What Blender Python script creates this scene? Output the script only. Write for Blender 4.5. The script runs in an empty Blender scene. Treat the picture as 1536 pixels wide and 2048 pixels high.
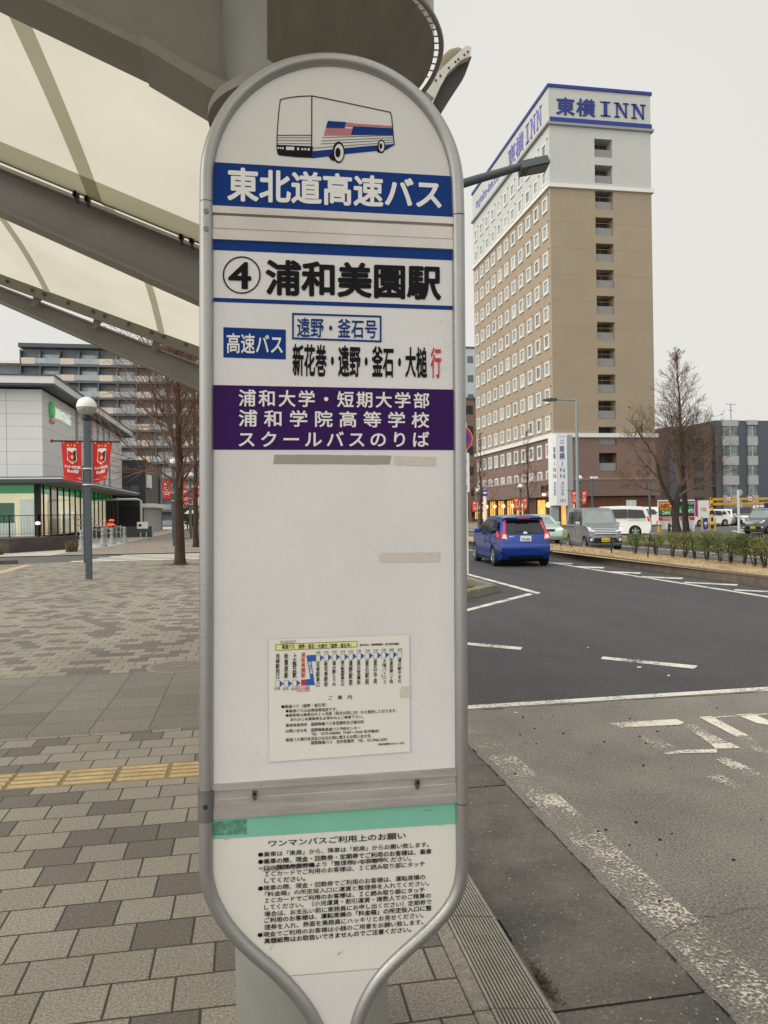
import bpy, math, random
from mathutils import Vector, Matrix
random.seed(7)
C = bpy.context.scene
COL = C.collection
# ------------------------------------------------------------------ camera
H = 1.55
FPX = 1543.26
MR = Vector((0.98485908, -0.17274478, -0.01455487))
MD = Vector((-0.01404955, 0.00414766, -0.9998927))
MF = Vector((0.17278661, 0.98495789, 0.00165787))
EYE = Vector((0, 0, H))
cd = bpy.data.cameras.new('camera')
cam = bpy.data.objects.new('camera', cd); COL.objects.link(cam)
cd.sensor_fit = 'VERTICAL'; cd.sensor_height = 24.0; cd.lens = FPX / 2048 * 24.0
cd.clip_start = 0.05; cd.clip_end = 3000
cam.matrix_world = Matrix(((MR.x, -MD.x, -MF.x, 0), (MR.y, -MD.y, -MF.y, 0), (MR.z, -MD.z, -MF.z, H), (0, 0, 0, 1)))
C.camera = cam
# ------------------------------------------------------------------ sky, sun, exposure
SUN_EL, SUN_AZ = math.radians(42), math.radians(262)     # azimuth clockwise from +Y
w = bpy.data.worlds.new('World'); C.world = w; w.use_nodes = True
nt = w.node_tree; nt.nodes.clear()
wo = nt.nodes.new('ShaderNodeOutputWorld'); bg = nt.nodes.new('ShaderNodeBackground')
sky = nt.nodes.new('ShaderNodeTexSky'); sky.sky_type = 'NISHITA'; sky.sun_disc = False
sky.sun_elevation = SUN_EL; sky.sun_rotation = SUN_AZ; sky.dust_density = 3.0
hs = nt.nodes.new('ShaderNodeHueSaturation'); hs.inputs['Saturation'].default_value = 0.12
mx = nt.nodes.new('ShaderNodeMixRGB'); mx.inputs[0].default_value = 0.93
tcw = nt.nodes.new('ShaderNodeTexCoord'); nzw = nt.nodes.new('ShaderNodeTexNoise')
nzw.inputs['Scale'].default_value = 1.1; nzw.inputs['Detail'].default_value = 3
rw = nt.nodes.new('ShaderNodeValToRGB')
rw.color_ramp.elements[0].position = 0.3; rw.color_ramp.elements[0].color = (6.95, 6.9, 6.6, 1)
rw.color_ramp.elements[1].position = 0.75; rw.color_ramp.elements[1].color = (7.7, 7.62, 7.25, 1)
nt.links.new(tcw.outputs['Generated'], nzw.inputs['Vector']); nt.links.new(nzw.outputs['Fac'], rw.inputs['Fac'])
nt.links.new(sky.outputs[0], hs.inputs['Color']); nt.links.new(hs.outputs[0], mx.inputs[1])
# sky brightened out of view behind and left, added to light sign and walls
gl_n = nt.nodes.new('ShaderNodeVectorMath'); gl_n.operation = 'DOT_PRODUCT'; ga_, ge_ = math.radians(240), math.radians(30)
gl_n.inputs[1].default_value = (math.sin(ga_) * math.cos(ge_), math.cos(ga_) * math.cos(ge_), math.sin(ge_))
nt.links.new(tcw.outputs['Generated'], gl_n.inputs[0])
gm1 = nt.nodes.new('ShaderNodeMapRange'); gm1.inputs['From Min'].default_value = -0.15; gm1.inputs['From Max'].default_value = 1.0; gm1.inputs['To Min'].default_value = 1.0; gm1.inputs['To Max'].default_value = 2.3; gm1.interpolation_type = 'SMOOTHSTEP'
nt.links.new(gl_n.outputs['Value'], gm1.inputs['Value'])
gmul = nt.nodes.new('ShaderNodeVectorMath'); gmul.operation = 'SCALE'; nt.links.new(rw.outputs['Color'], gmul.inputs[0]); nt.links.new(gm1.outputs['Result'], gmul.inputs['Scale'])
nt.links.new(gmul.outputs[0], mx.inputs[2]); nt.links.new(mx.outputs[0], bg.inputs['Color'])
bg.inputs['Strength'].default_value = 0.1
nt.links.new(bg.outputs[0], wo.inputs['Surface'])
sd = bpy.data.lights.new('sun', 'SUN'); sd.energy = 1.5; sd.angle = math.radians(35); sd.color = (1.0, 0.96, 0.88)
sun = bpy.data.objects.new('sun', sd); COL.objects.link(sun)
sdir = Vector((math.sin(SUN_AZ) * math.cos(SUN_EL), math.cos(SUN_AZ) * math.cos(SUN_EL), math.sin(SUN_EL)))
sun.rotation_euler = sdir.to_track_quat('Z', 'Y').to_euler()
C.view_settings.view_transform = 'Standard'; C.view_settings.look = 'None'
C.view_settings.exposure = 0.13; C.view_settings.gamma = 1.0

# ------------------------------------------------------------------ photo pixel -> place
def ray(x, y):
    return MR * ((x - 768) / FPX) + MD * ((y - 1024) / FPX) + MF
def G(x, y, z=0.0):
    d = ray(x, y); return EYE + d * ((z - H) / d.z)
def AY(x, y, Y):
    d = ray(x, y); return EYE + d * (Y / d.y)
def AX(x, y, X):
    d = ray(x, y); return EYE + d * (X / d.x)
def AZ(x, y, zc):
    return EYE + ray(x, y) * zc
ROAD = -0.10

# ------------------------------------------------------------------ materials
def lin(c):
    return tuple((v / 255 / 12.92) if v / 255 <= 0.04045 else ((v / 255 + 0.055) / 1.055) ** 2.4 for v in c[:3]) + (1,)
MATS = {}
def mat(name, rgb, rough=0.6, metal=0.0, noise=0.0, scale=8.0, bump=0.0, bscale=60.0, emit=None, es=0.0, spec=0.4, coat=0.0, rgb2=None, stretch=None, fine=0.0, fscale=300.0, speck=None, sscale=150.0, sthr=0.60, tracks=0.0):
    """principled material; noise = amount of large-scale tone variation, fine = speckle"""
    if name in MATS: return MATS[name]
    m = bpy.data.materials.new(name); m.use_nodes = True; MATS[name] = m
    t = m.node_tree; p = t.nodes['Principled BSDF']
    base = lin(rgb)
    p.inputs['Base Color'].default_value = base; p.inputs['Roughness'].default_value = rough
    p.inputs['Metallic'].default_value = metal; p.inputs['Specular IOR Level'].default_value = spec
    if coat: p.inputs['Coat Weight'].default_value = coat; p.inputs['Coat Roughness'].default_value = 0.08
    if emit: p.inputs['Emission Color'].default_value = lin(emit); p.inputs['Emission Strength'].default_value = es
    if noise or bump or fine:
        tc = t.nodes.new('ShaderNodeTexCoord'); vec = tc.outputs['Object']
        if stretch:
            mp = t.nodes.new('ShaderNodeMapping'); mp.inputs['Scale'].default_value = stretch
            t.links.new(vec, mp.inputs['Vector']); vec = mp.outputs['Vector']
    col = None
    if noise:
        n = t.nodes.new('ShaderNodeTexNoise'); n.inputs['Scale'].default_value = scale; n.inputs['Detail'].default_value = 6; n.inputs['Roughness'].default_value = 0.65
        t.links.new(vec, n.inputs['Vector'])
        r = t.nodes.new('ShaderNodeValToRGB'); r.color_ramp.elements[0].position = 0.3; r.color_ramp.elements[1].position = 0.7
        b2 = lin(rgb2) if rgb2 else tuple(v * (1 - noise) for v in base[:3]) + (1,)
        r.color_ramp.elements[0].color = b2
        r.color_ramp.elements[1].color = base if rgb2 else tuple(min(1, v * (1 + noise * 0.6)) for v in base[:3]) + (1,)
        t.links.new(n.outputs['Fac'], r.inputs['Fac']); col = r.outputs['Color']
    if fine:
        n3 = t.nodes.new('ShaderNodeTexNoise'); n3.inputs['Scale'].default_value = fscale; n3.inputs['Detail'].default_value = 3; n3.inputs['Roughness'].default_value = 0.8
        t.links.new(tc.outputs['Object'], n3.inputs['Vector'])
        r3 = t.nodes.new('ShaderNodeMapRange'); r3.inputs['From Min'].default_value = 0.3; r3.inputs['From Max'].default_value = 0.7
        r3.inputs['To Min'].default_value = 1 - fine; r3.inputs['To Max'].default_value = 1 + fine
        t.links.new(n3.outputs['Fac'], r3.inputs['Value'])
        mm = t.nodes.new('ShaderNodeMixRGB'); mm.blend_type = 'MULTIPLY'; mm.inputs[0].default_value = 1
        if col: t.links.new(col, mm.inputs[1])
        else: mm.inputs[1].default_value = base
        t.links.new(r3.outputs['Result'], mm.inputs[2]); col = mm.outputs[0]
    if tracks:   # long streaks along the driving direction plus broad patches
        mpt = t.nodes.new('ShaderNodeMapping'); mpt.inputs['Scale'].default_value = (1.1, 0.035, 1); t.links.new(tc.outputs['Object'], mpt.inputs['Vector'])
        n5 = t.nodes.new('ShaderNodeTexNoise'); n5.inputs['Scale'].default_value = 1.0; n5.inputs['Detail'].default_value = 5; t.links.new(mpt.outputs['Vector'], n5.inputs['Vector'])
        r5 = t.nodes.new('ShaderNodeMapRange'); r5.inputs['From Min'].default_value = 0.3; r5.inputs['From Max'].default_value = 0.7; r5.inputs['To Min'].default_value = 1 - tracks; r5.inputs['To Max'].default_value = 1 + tracks
        t.links.new(n5.outputs['Fac'], r5.inputs['Value']); m5 = t.nodes.new('ShaderNodeMixRGB'); m5.blend_type = 'MULTIPLY'; m5.inputs[0].default_value = 1
        t.links.new(col, m5.inputs[1]); t.links.new(r5.outputs['Result'], m5.inputs[2]); col = m5.outputs[0]
    if speck:
        n4 = t.nodes.new('ShaderNodeTexNoise'); n4.inputs['Scale'].default_value = sscale; n4.inputs['Detail'].default_value = 2; t.links.new(tc.outputs['Object'], n4.inputs['Vector'])
        r4 = t.nodes.new('ShaderNodeMapRange'); r4.inputs['From Min'].default_value = sthr; r4.inputs['From Max'].default_value = sthr + 0.05; t.links.new(n4.outputs['Fac'], r4.inputs['Value'])
        m4 = t.nodes.new('ShaderNodeMixRGB'); t.links.new(r4.outputs['Result'], m4.inputs[0]); t.links.new(col, m4.inputs[1]); m4.inputs[2].default_value = lin(speck); col = m4.outputs[0]
    if col: t.links.new(col, p.inputs['Base Color'])
    if bump:
        n2 = t.nodes.new('ShaderNodeTexNoise'); n2.inputs['Scale'].default_value = bscale; n2.inputs['Detail'].default_value = 4
        t.links.new(tc.outputs['Object'], n2.inputs['Vector'])
        b = t.nodes.new('ShaderNodeBump'); b.inputs['Strength'].default_value = bump; b.inputs['Distance'].default_value = 0.01
        t.links.new(n2.outputs['Fac'], b.inputs['Height']); t.links.new(b.outputs['Normal'], p.inputs['Normal'])
    return m
def nd(t, typ, **kw):
    n = t.nodes.new(typ)
    for k, v in kw.items(): setattr(n, k, v)
    return n
def mth(t, op, a, b=None, c=None):
    n = t.nodes.new('ShaderNodeMath'); n.operation = op
    for i, v in enumerate((a, b, c)):
        if v is None: continue
        if isinstance(v, (int, float)): n.inputs[i].default_value = v
        else: t.links.new(v, n.inputs[i])
    return n.outputs[0]
def paver(name, pw, ph, light, dark, share, joint, off=0.5, jcol=(70, 66, 58), fine=0.25, fscale=220, x0=0.0, y0=0.0, ribs=0.0, patch=0.0, scol=True):
    """bond of pw x ph pavers in the XY plane, a share of them dark; object coords are metres"""
    m = bpy.data.materials.new(name); m.use_nodes = True; t = m.node_tree; p = t.nodes['Principled BSDF']
    tc = nd(t, 'ShaderNodeTexCoord'); sx = nd(t, 'ShaderNodeSeparateXYZ'); t.links.new(tc.outputs['Object'], sx.inputs[0])
    wob = nd(t, 'ShaderNodeTexNoise'); wob.inputs['Scale'].default_value = 1.3; t.links.new(tc.outputs['Object'], wob.inputs['Vector'])
    wv = mth(t, 'MULTIPLY', mth(t, 'SUBTRACT', wob.outputs['Fac'], 0.5), 0.02)
    yy = mth(t, 'DIVIDE', mth(t, 'ADD', mth(t, 'SUBTRACT', sx.outputs['Y'], y0), wv), ph)
    row = mth(t, 'FLOOR', yy); fy = mth(t, 'SUBTRACT', yy, row)
    xx = mth(t, 'DIVIDE', mth(t, 'ADD', mth(t, 'SUBTRACT', sx.outputs['X'], x0), wv), pw)
    xx = mth(t, 'ADD', xx, mth(t, 'MULTIPLY', row, off))
    colm = mth(t, 'FLOOR', xx); fx = mth(t, 'SUBTRACT', xx, colm)
    dx = mth(t, 'MULTIPLY', mth(t, 'MINIMUM', fx, mth(t, 'SUBTRACT', 1.0, fx)), pw)
    dy = mth(t, 'MULTIPLY', mth(t, 'MINIMUM', fy, mth(t, 'SUBTRACT', 1.0, fy)), ph)
    dmin = mth(t, 'MINIMUM', dx, dy)
    jm = nd(t, 'ShaderNodeMapRange', interpolation_type='SMOOTHSTEP'); jm.inputs['From Min'].default_value = joint * 0.4; jm.inputs['From Max'].default_value = joint
    t.links.new(dmin, jm.inputs['Value'])
    cv = nd(t, 'ShaderNodeCombineXYZ'); t.links.new(colm, cv.inputs[0]); t.links.new(row, cv.inputs[1])
    wn = nd(t, 'ShaderNodeTexWhiteNoise', noise_dimensions='2D'); t.links.new(cv.outputs[0], wn.inputs['Vector'])
    # clustering: dark pavers come in drifts
    cl = nd(t, 'ShaderNodeTexNoise'); cl.inputs['Scale'].default_value = 0.6; cl.inputs['Detail'].default_value = 2; t.links.new(cv.outputs[0], cl.inputs['Vector'])
    cs = mth(t, 'ADD', mth(t, 'MULTIPLY', wn.outputs['Value'], 0.55), mth(t, 'MULTIPLY', mth(t, 'SUBTRACT', cl.outputs['Fac'], 0.25), 0.9))
    isd = nd(t, 'ShaderNodeMath', operation='LESS_THAN'); t.links.new(cs, isd.inputs[0]); isd.inputs[1].default_value = share
    m1 = nd(t, 'ShaderNodeMixRGB'); m1.inputs[1].default_value = lin(light); m1.inputs[2].default_value = lin(dark); t.links.new(isd.outputs[0], m1.inputs[0])
    tone = mth(t, 'ADD', 0.86, mth(t, 'MULTIPLY', wn.outputs['Color'], 0.28))
    g1 = nd(t, 'ShaderNodeTexNoise'); g1.inputs['Scale'].default_value = fscale; g1.inputs['Detail'].default_value = 3; g1.inputs['Roughness'].default_value = 0.75; t.links.new(tc.outputs['Object'], g1.inputs['Vector'])
    g2 = nd(t, 'ShaderNodeTexNoise'); g2.inputs['Scale'].default_value = 0.8; g2.inputs['Detail'].default_value = 6; t.links.new(tc.outputs['Object'], g2.inputs['Vector'])
    gmr = nd(t, 'ShaderNodeMapRange'); gmr.inputs['From Min'].default_value = 0.32; gmr.inputs['From Max'].default_value = 0.68; gmr.inputs['To Min'].default_value = 1 - fine; gmr.inputs['To Max'].default_value = 1 + fine; t.links.new(g1.outputs['Fac'], gmr.inputs['Value'])
    v = mth(t, 'MULTIPLY', tone, gmr.outputs['Result'])
    v = mth(t, 'MULTIPLY', v, mth(t, 'ADD', 0.72, mth(t, 'MULTIPLY', g2.outputs['Fac'], 0.56)))
    m2 = nd(t, 'ShaderNodeMixRGB', blend_type='MULTIPLY'); m2.inputs[0].default_value = 1; t.links.new(m1.outputs[0], m2.inputs[1]); t.links.new(v, m2.inputs[2])
    m3 = nd(t, 'ShaderNodeMixRGB'); m3.inputs[1].default_value = lin(jcol); t.links.new(m2.outputs[0], m3.inputs[2]); t.links.new(jm.outputs[0], m3.inputs[0])
    t.links.new(m3.outputs[0], p.inputs['Base Color']); p.inputs['Roughness'].default_value = 0.8
    hgt = mth(t, 'ADD', mth(t, 'MULTIPLY', jm.outputs[0], 1.0), mth(t, 'MULTIPLY', g1.outputs['Fac'], 0.35))
    if ribs:
        hgt = mth(t, 'ADD', hgt, mth(t, 'MULTIPLY', mth(t, 'SINE', mth(t, 'MULTIPLY', sx.outputs['Y'], 2 * math.pi / ribs)), 0.18))
    b = nd(t, 'ShaderNodeBump'); b.inputs['Strength'].default_value = 0.6; b.inputs['Distance'].default_value = 0.005
    t.links.new(hgt, b.inputs['Height']); t.links.new(b.outputs['Normal'], p.inputs['Normal'])
    return m
def worn_paint(name, rgb, wear=0.5, scale=30.0, edge=0.08, fx=1.0):
    """road paint rubbed off in grains: transparent where worn"""
    m = bpy.data.materials.new(name); m.use_nodes = True; t = m.node_tree; p = t.nodes['Principled BSDF']
    p.inputs['Base Color'].default_value = lin(rgb); p.inputs['Roughness'].default_value = 0.7
    tc = nd(t, 'ShaderNodeTexCoord')
    n1 = nd(t, 'ShaderNodeTexNoise'); n1.inputs['Scale'].default_value = scale; n1.inputs['Detail'].default_value = 6; n1.inputs['Roughness'].default_value = 0.8; t.links.new(tc.outputs['Object'], n1.inputs['Vector'])
    n2 = nd(t, 'ShaderNodeTexNoise'); n2.inputs['Scale'].default_value = 3.0; n2.inputs['Detail'].default_value = 3; t.links.new(tc.outputs['Object'], n2.inputs['Vector'])
    v = mth(t, 'ADD', mth(t, 'MULTIPLY', n1.outputs['Fac'], 0.65), mth(t, 'MULTIPLY', n2.outputs['Fac'], 0.35))
    mr = nd(t, 'ShaderNodeMapRange'); mr.inputs['From Min'].default_value = wear - edge / 2; mr.inputs['From Max'].default_value = wear + edge / 2; t.links.new(v, mr.inputs['Value'])
    t.links.new(mr.outputs[0], p.inputs['Alpha'])
    return m
def cloth_glow(name, rgb, trans=0.8, noise=0.06):
    """thin fabric that passes daylight"""
    m = bpy.data.materials.new(name); m.use_nodes = True; t = m.node_tree; t.nodes.remove(t.nodes['Principled BSDF'])
    o = t.nodes['Material Output']
    tc = nd(t, 'ShaderNodeTexCoord'); n = nd(t, 'ShaderNodeTexNoise'); n.inputs['Scale'].default_value = 1.2; n.inputs['Detail'].default_value = 7; t.links.new(tc.outputs['Object'], n.inputs['Vector'])
    r = nd(t, 'ShaderNodeValToRGB'); b = lin(rgb)
    r.color_ramp.elements[0].position = 0.25; r.color_ramp.elements[0].color = tuple(v * (1 - noise * 2) for v in b[:3]) + (1,)
    r.color_ramp.elements[1].position = 0.75; r.color_ramp.elements[1].color = tuple(min(1, v * (1 + noise)) for v in b[:3]) + (1,)
    t.links.new(n.outputs['Fac'], r.inputs['Fac'])
    d = nd(t, 'ShaderNodeBsdfDiffuse'); tr = nd(t, 'ShaderNodeBsdfTranslucent'); x = nd(t, 'ShaderNodeMixShader'); x.inputs[0].default_value = trans
    t.links.new(r.outputs['Color'], d.inputs['Color']); t.links.new(r.outputs['Color'], tr.inputs['Color'])
    t.links.new(d.outputs[0], x.inputs[1]); t.links.new(tr.outputs[0], x.inputs[2]); t.links.new(x.outputs[0], o.inputs['Surface'])
    return m

# ------------------------------------------------------------------ mesh builder
class MB:
    def __init__(s): s.v = []; s.f = []
    def face(s, pts):
        b = len(s.v); s.v += [tuple(p) for p in pts]; s.f.append(tuple(range(b, b + len(pts)))); return s
    def add(s, vs, fs):
        b = len(s.v); s.v += [tuple(p) for p in vs]; s.f += [tuple(i + b for i in f) for f in fs]; return s
    def hexa(s, p):   # p: 4 bottom (ccw from above) + 4 top
        return s.add(p, [(3, 2, 1, 0), (4, 5, 6, 7), (0, 1, 5, 4), (1, 2, 6, 5), (2, 3, 7, 6), (3, 0, 4, 7)])
    def box(s, x0, x1, y0, y1, z0, z1, bev=0.0):
        if x0 > x1: x0, x1 = x1, x0
        if y0 > y1: y0, y1 = y1, y0
        if z0 > z1: z0, z1 = z1, z0
        if not bev:
            return s.hexa([(x0, y0, z0), (x1, y0, z0), (x1, y1, z0), (x0, y1, z0), (x0, y0, z1), (x1, y0, z1), (x1, y1, z1), (x0, y1, z1)])
        b = min(bev, (x1 - x0) / 2.1, (y1 - y0) / 2.1, (z1 - z0) / 2.1)
        ring = lambda i, z: [(x0 + i, y0 + b, z), (x0 + b, y0 + i, z), (x1 - b, y0 + i, z), (x1 - i, y0 + b, z), (x1 - i, y1 - b, z), (x1 - b, y1 - i, z), (x0 + b, y1 - i, z), (x0 + i, y1 - b, z)]
        return s.loft([[(x0 + b, y0 + b, z0), (x0 + b, y0 + b, z0), (x1 - b, y0 + b, z0), (x1 - b, y0 + b, z0), (x1 - b, y1 - b, z0), (x1 - b, y1 - b, z0), (x0 + b, y1 - b, z0), (x0 + b, y1 - b, z0)], ring(0, z0 + b), ring(0, z1 - b),
                       [(x0 + b, y0 + b, z1), (x0 + b, y0 + b, z1), (x1 - b, y0 + b, z1), (x1 - b, y0 + b, z1), (x1 - b, y1 - b, z1), (x1 - b, y1 - b, z1), (x0 + b, y1 - b, z1), (x0 + b, y1 - b, z1)]])
    def loft(s, rings, cap=True, close=True):
        b = len(s.v); n = len(rings[0])
        for r in rings: s.v += [tuple(p) for p in r]
        for k in range(len(rings) - 1):
            for i in range(n if close else n - 1):
                j = (i + 1) % n
                s.f.append((b + k * n + i, b + k * n + j, b + (k + 1) * n + j, b + (k + 1) * n + i))
        if cap and close:
            s.f.append(tuple(b + i for i in reversed(range(n)))); s.f.append(tuple(b + (len(rings) - 1) * n + i for i in range(n)))
        return s
    def tube(s, pts, r, n=8, cap=True):
        pts = [Vector(p) for p in pts]; rings = []; up = None
        rr = r if isinstance(r, (list, tuple)) else [r] * len(pts)
        for i, p in enumerate(pts):
            t = (pts[min(i + 1, len(pts) - 1)] - pts[max(i - 1, 0)]).normalized()
            if up is None:
                a = Vector((0, 0, 1)) if abs(t.z) < 0.9 else Vector((1, 0, 0)); up = t.cross(a).normalized()
            up = (up - t * up.dot(t)).normalized(); sd = t.cross(up)
            rings.append([p + (up * math.cos(2 * math.pi * k / n) + sd * math.sin(2 * math.pi * k / n)) * rr[i] for k in range(n)])
        return s.loft(rings, cap)
    def cyl(s, x, y, z0, z1, r, n=16, r2=None):
        r2 = r if r2 is None else r2
        return s.loft([[(x + q * math.cos(2 * math.pi * k / n), y + q * math.sin(2 * math.pi * k / n), z) for k in range(n)] for q, z in ((r, z0), (r2, z1))])
    def lathe(s, x, y, prof, n=20):   # prof: (r, z)
        return s.loft([[(x + r * math.cos(2 * math.pi * k / n), y + r * math.sin(2 * math.pi * k / n), z) for k in range(n)] for r, z in prof])
    def prism(s, poly, d):   # poly: 3D points, d: extrusion vector
        d = Vector(d); a = [Vector(p) for p in poly]; n = len(a)
        return s.add(a + [p + d for p in a], [tuple(reversed(range(n))), tuple(range(n, 2 * n))] + [(i, (i + 1) % n, (i + 1) % n + n, i + n) for i in range(n)])
    def quad(s, a, b, c, d): return s.face([a, b, c, d])
    def build(s, name, m, parent=None, smooth=False, local=False, angle=35):
        me = bpy.data.meshes.new(name)
        o0 = Vector((0, 0, 0))
        if parent is not None and not local:
            q = parent
            while q is not None: o0 = o0 + q.location; q = q.parent
        me.from_pydata([(x - o0.x, y - o0.y, z - o0.z) for x, y, z in s.v], [], s.f)
        me.materials.append(m)
        if smooth:
            me.polygons.foreach_set('use_smooth', [True] * len(me.polygons)); me.set_sharp_from_angle(angle=math.radians(angle))
        me.update()
        o = bpy.data.objects.new(name, me); COL.objects.link(o)
        if parent is not None: o.parent = parent
        return o
def tag(o, label=None, cat=None, group=None, kind=None):
    if label: o['label'] = label
    if cat: o['category'] = cat
    if group: o['group'] = group
    if kind: o['kind'] = kind
    return o
def thing(name, label, cat, loc=(0, 0, 0), rz=0.0, group=None):
    o = bpy.data.objects.new(name, None); COL.objects.link(o); o.location = loc; o.rotation_euler = (0, 0, rz); o.empty_display_size = 0.2
    return tag(o, label, cat, group)
def struct(o): o['kind'] = 'structure'; return o
def copy_tree(o, parent=None):
    c = o.copy(); COL.objects.link(c)
    if parent is not None: c.parent = parent
    for ch in list(o.children): copy_tree(ch, c)
    return c

# ------------------------------------------------------------------ lettering
def glyphs(s, bold=0.0, spc=1.0, line=1.0, center=False):
    c = bpy.data.curves.new('lettering', 'FONT'); c.body = s; c.offset = bold; c.resolution_u = 3; c.space_character = spc; c.space_line = line
    if center: c.align_x = 'CENTER'
    o = bpy.data.objects.new('lettering', c); m = o.to_mesh()
    vs = [(v.co.x, v.co.y) for v in m.vertices]; fs = [tuple(p.vertices) for p in m.polygons]
    o.to_mesh_clear(); bpy.data.objects.remove(o); bpy.data.curves.remove(c)
    xs = [v[0] for v in vs]; ys = [v[1] for v in vs]
    return vs, fs, (min(xs), max(xs), min(ys), max(ys))
def put_text(mb, s, tl, tr, br, bl, bold=0.0, spc=1.0, line=1.0, center=False, thick=None):
    """lettering stretched over the quad of four 3D corners; thick = extrusion vector; bold = stroke widening in em"""
    vs, fs, (x0, x1, y0, y1) = glyphs(s, 0.0, spc, line, center)
    x0 -= bold; x1 += bold; y0 -= bold; y1 += bold
    tl, tr, br, bl = map(Vector, (tl, tr, br, bl))
    nrm = (tr - bl).cross(tl - bl).normalized(); step = 0.00003 if thick is None else 0.002
    k = 1 if bold == 0 else (10 if bold >= 0.021 else 6)
    edges = {}
    if thick is not None:
        for f in fs:
            for i in range(len(f)):
                a, b = f[i], f[(i + 1) % len(f)]
                if (b, a) in edges: del edges[(b, a)]
                else: edges[(a, b)] = 1
    for c in range(k):
        ox = bold * math.cos(2 * math.pi * c / k + 0.3); oy = bold * math.sin(2 * math.pi * c / k + 0.3); out = []
        for x, y in vs:
            u = (x + ox - x0) / (x1 - x0); v = (y + oy - y0) / (y1 - y0)
            out.append((bl * (1 - u) + br * u) * (1 - v) + (tl * (1 - u) + tr * u) * v + nrm * step * c)
        if thick is None: mb.add(out, fs)
        else:
            d = Vector(thick); n = len(out)
            mb.add(out + [p + d for p in out], [tuple(reversed(f)) for f in fs] + [tuple(i + n for i in f) for f in fs] + [(p, q, q + n, p + n) for p, q in edges])
def wall_text(mb, s, org, u, v, wd, ht, bold=0.0, spc=1.0, line=1.0, center=False, thick=None):
    o, u, v = Vector(org), Vector(u), Vector(v)
    put_text(mb, s, o + v * ht, o + u * wd + v * ht, o + u * wd, o, bold, spc, line, center, thick)

# ================================================================== SETTING
def flat(name, pts, z, m):
    return struct(MB().face([(x, y, z) for x, y in pts]).build(name, m))
asph = mat('asphalt_dark', (62, 62, 63), 0.75, noise=0.16, scale=1.6, bump=0.9, bscale=70, fine=0.65, fscale=75, speck=(118, 116, 112), sscale=90, sthr=0.62, tracks=0.14)
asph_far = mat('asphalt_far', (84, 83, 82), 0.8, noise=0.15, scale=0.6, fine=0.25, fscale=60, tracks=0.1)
asph_bay = mat('asphalt_bay', (121, 116, 108), 0.75, noise=0.24, scale=1.4, bump=1.0, bscale=70, fine=0.7, fscale=80, speck=(160, 152, 141), sscale=100, sthr=0.60, tracks=0.10)
conc_gut = mat('gutter_concrete', (114, 107, 97), 0.6, noise=0.3, scale=1.7, rgb2=(64, 62, 58), bump=0.5, bscale=120, fine=0.42, fscale=110, speck=(150, 142, 128), sscale=90, sthr=0.66)
conc = mat('kerb_concrete', (128, 122, 110), 0.8, noise=0.25, scale=5, bump=0.4, bscale=80, fine=0.3, fscale=120)
conc_old = mat('kerb_concrete_old', (98, 88, 76), 0.85, noise=0.35, scale=2.5, bump=0.4, bscale=60, fine=0.25, fscale=90)
granite = mat('kerb_granite', (140, 134, 122), 0.75, noise=0.3, scale=30, fine=0.6, fscale=220, bump=0.4, bscale=200)
ribbed = mat('kerb_ribbed', (146, 142, 132), 0.75, noise=0.2, scale=6, fine=0.35, fscale=160)
dark = mat('gap_dark', (22, 21, 20), 0.9)  # near-black for the kerb bed, gutter joints and cracks
PL, PD = (166, 154, 134), (120, 110, 98)
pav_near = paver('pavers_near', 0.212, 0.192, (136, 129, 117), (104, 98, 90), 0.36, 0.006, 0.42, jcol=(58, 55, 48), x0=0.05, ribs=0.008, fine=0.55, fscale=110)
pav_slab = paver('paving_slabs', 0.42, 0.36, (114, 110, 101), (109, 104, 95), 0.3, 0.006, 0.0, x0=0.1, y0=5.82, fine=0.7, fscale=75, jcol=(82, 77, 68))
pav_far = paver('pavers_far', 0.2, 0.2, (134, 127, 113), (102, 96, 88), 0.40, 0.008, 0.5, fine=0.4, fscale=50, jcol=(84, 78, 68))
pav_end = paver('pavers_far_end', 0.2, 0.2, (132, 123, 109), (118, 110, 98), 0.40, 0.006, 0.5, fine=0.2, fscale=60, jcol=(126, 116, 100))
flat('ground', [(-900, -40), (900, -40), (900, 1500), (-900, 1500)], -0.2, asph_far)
flat('pavement', [(-40, -4), (0.66, -4), (0.66, 5.82), (-40, 5.82)], 0, pav_near)
flat('pavement_slabs', [(-40, 5.82), (0.66, 5.82), (0.66, 8.03), (-40, 8.03)], 0, pav_slab)
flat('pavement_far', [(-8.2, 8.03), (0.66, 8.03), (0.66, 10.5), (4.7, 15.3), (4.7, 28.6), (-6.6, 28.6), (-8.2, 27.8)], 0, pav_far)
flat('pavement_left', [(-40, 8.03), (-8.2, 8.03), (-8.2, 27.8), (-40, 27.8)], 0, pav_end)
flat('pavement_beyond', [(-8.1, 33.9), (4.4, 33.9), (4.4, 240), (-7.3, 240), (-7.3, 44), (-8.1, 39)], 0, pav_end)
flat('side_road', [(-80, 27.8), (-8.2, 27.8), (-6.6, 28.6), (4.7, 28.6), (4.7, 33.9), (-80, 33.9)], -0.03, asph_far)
flat('bus_bay', [(1.5, -4), (16, -4), (16, 6.33), (1.5, 6.33)], ROAD, asph_bay)
flat('road', [(0.93, 6.33), (10.62, 6.33), (10.62, 60), (14, 260), (4.9, 260), (4.9, 15.3), (0.93, 10.5)], ROAD, asph)
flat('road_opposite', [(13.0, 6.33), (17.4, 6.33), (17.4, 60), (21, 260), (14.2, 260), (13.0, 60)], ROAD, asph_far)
flat('gutter', [(0.93, -4), (1.5, -4), (1.5, 6.33), (0.93, 6.33)], ROAD + 0.004, conc_gut)
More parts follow.
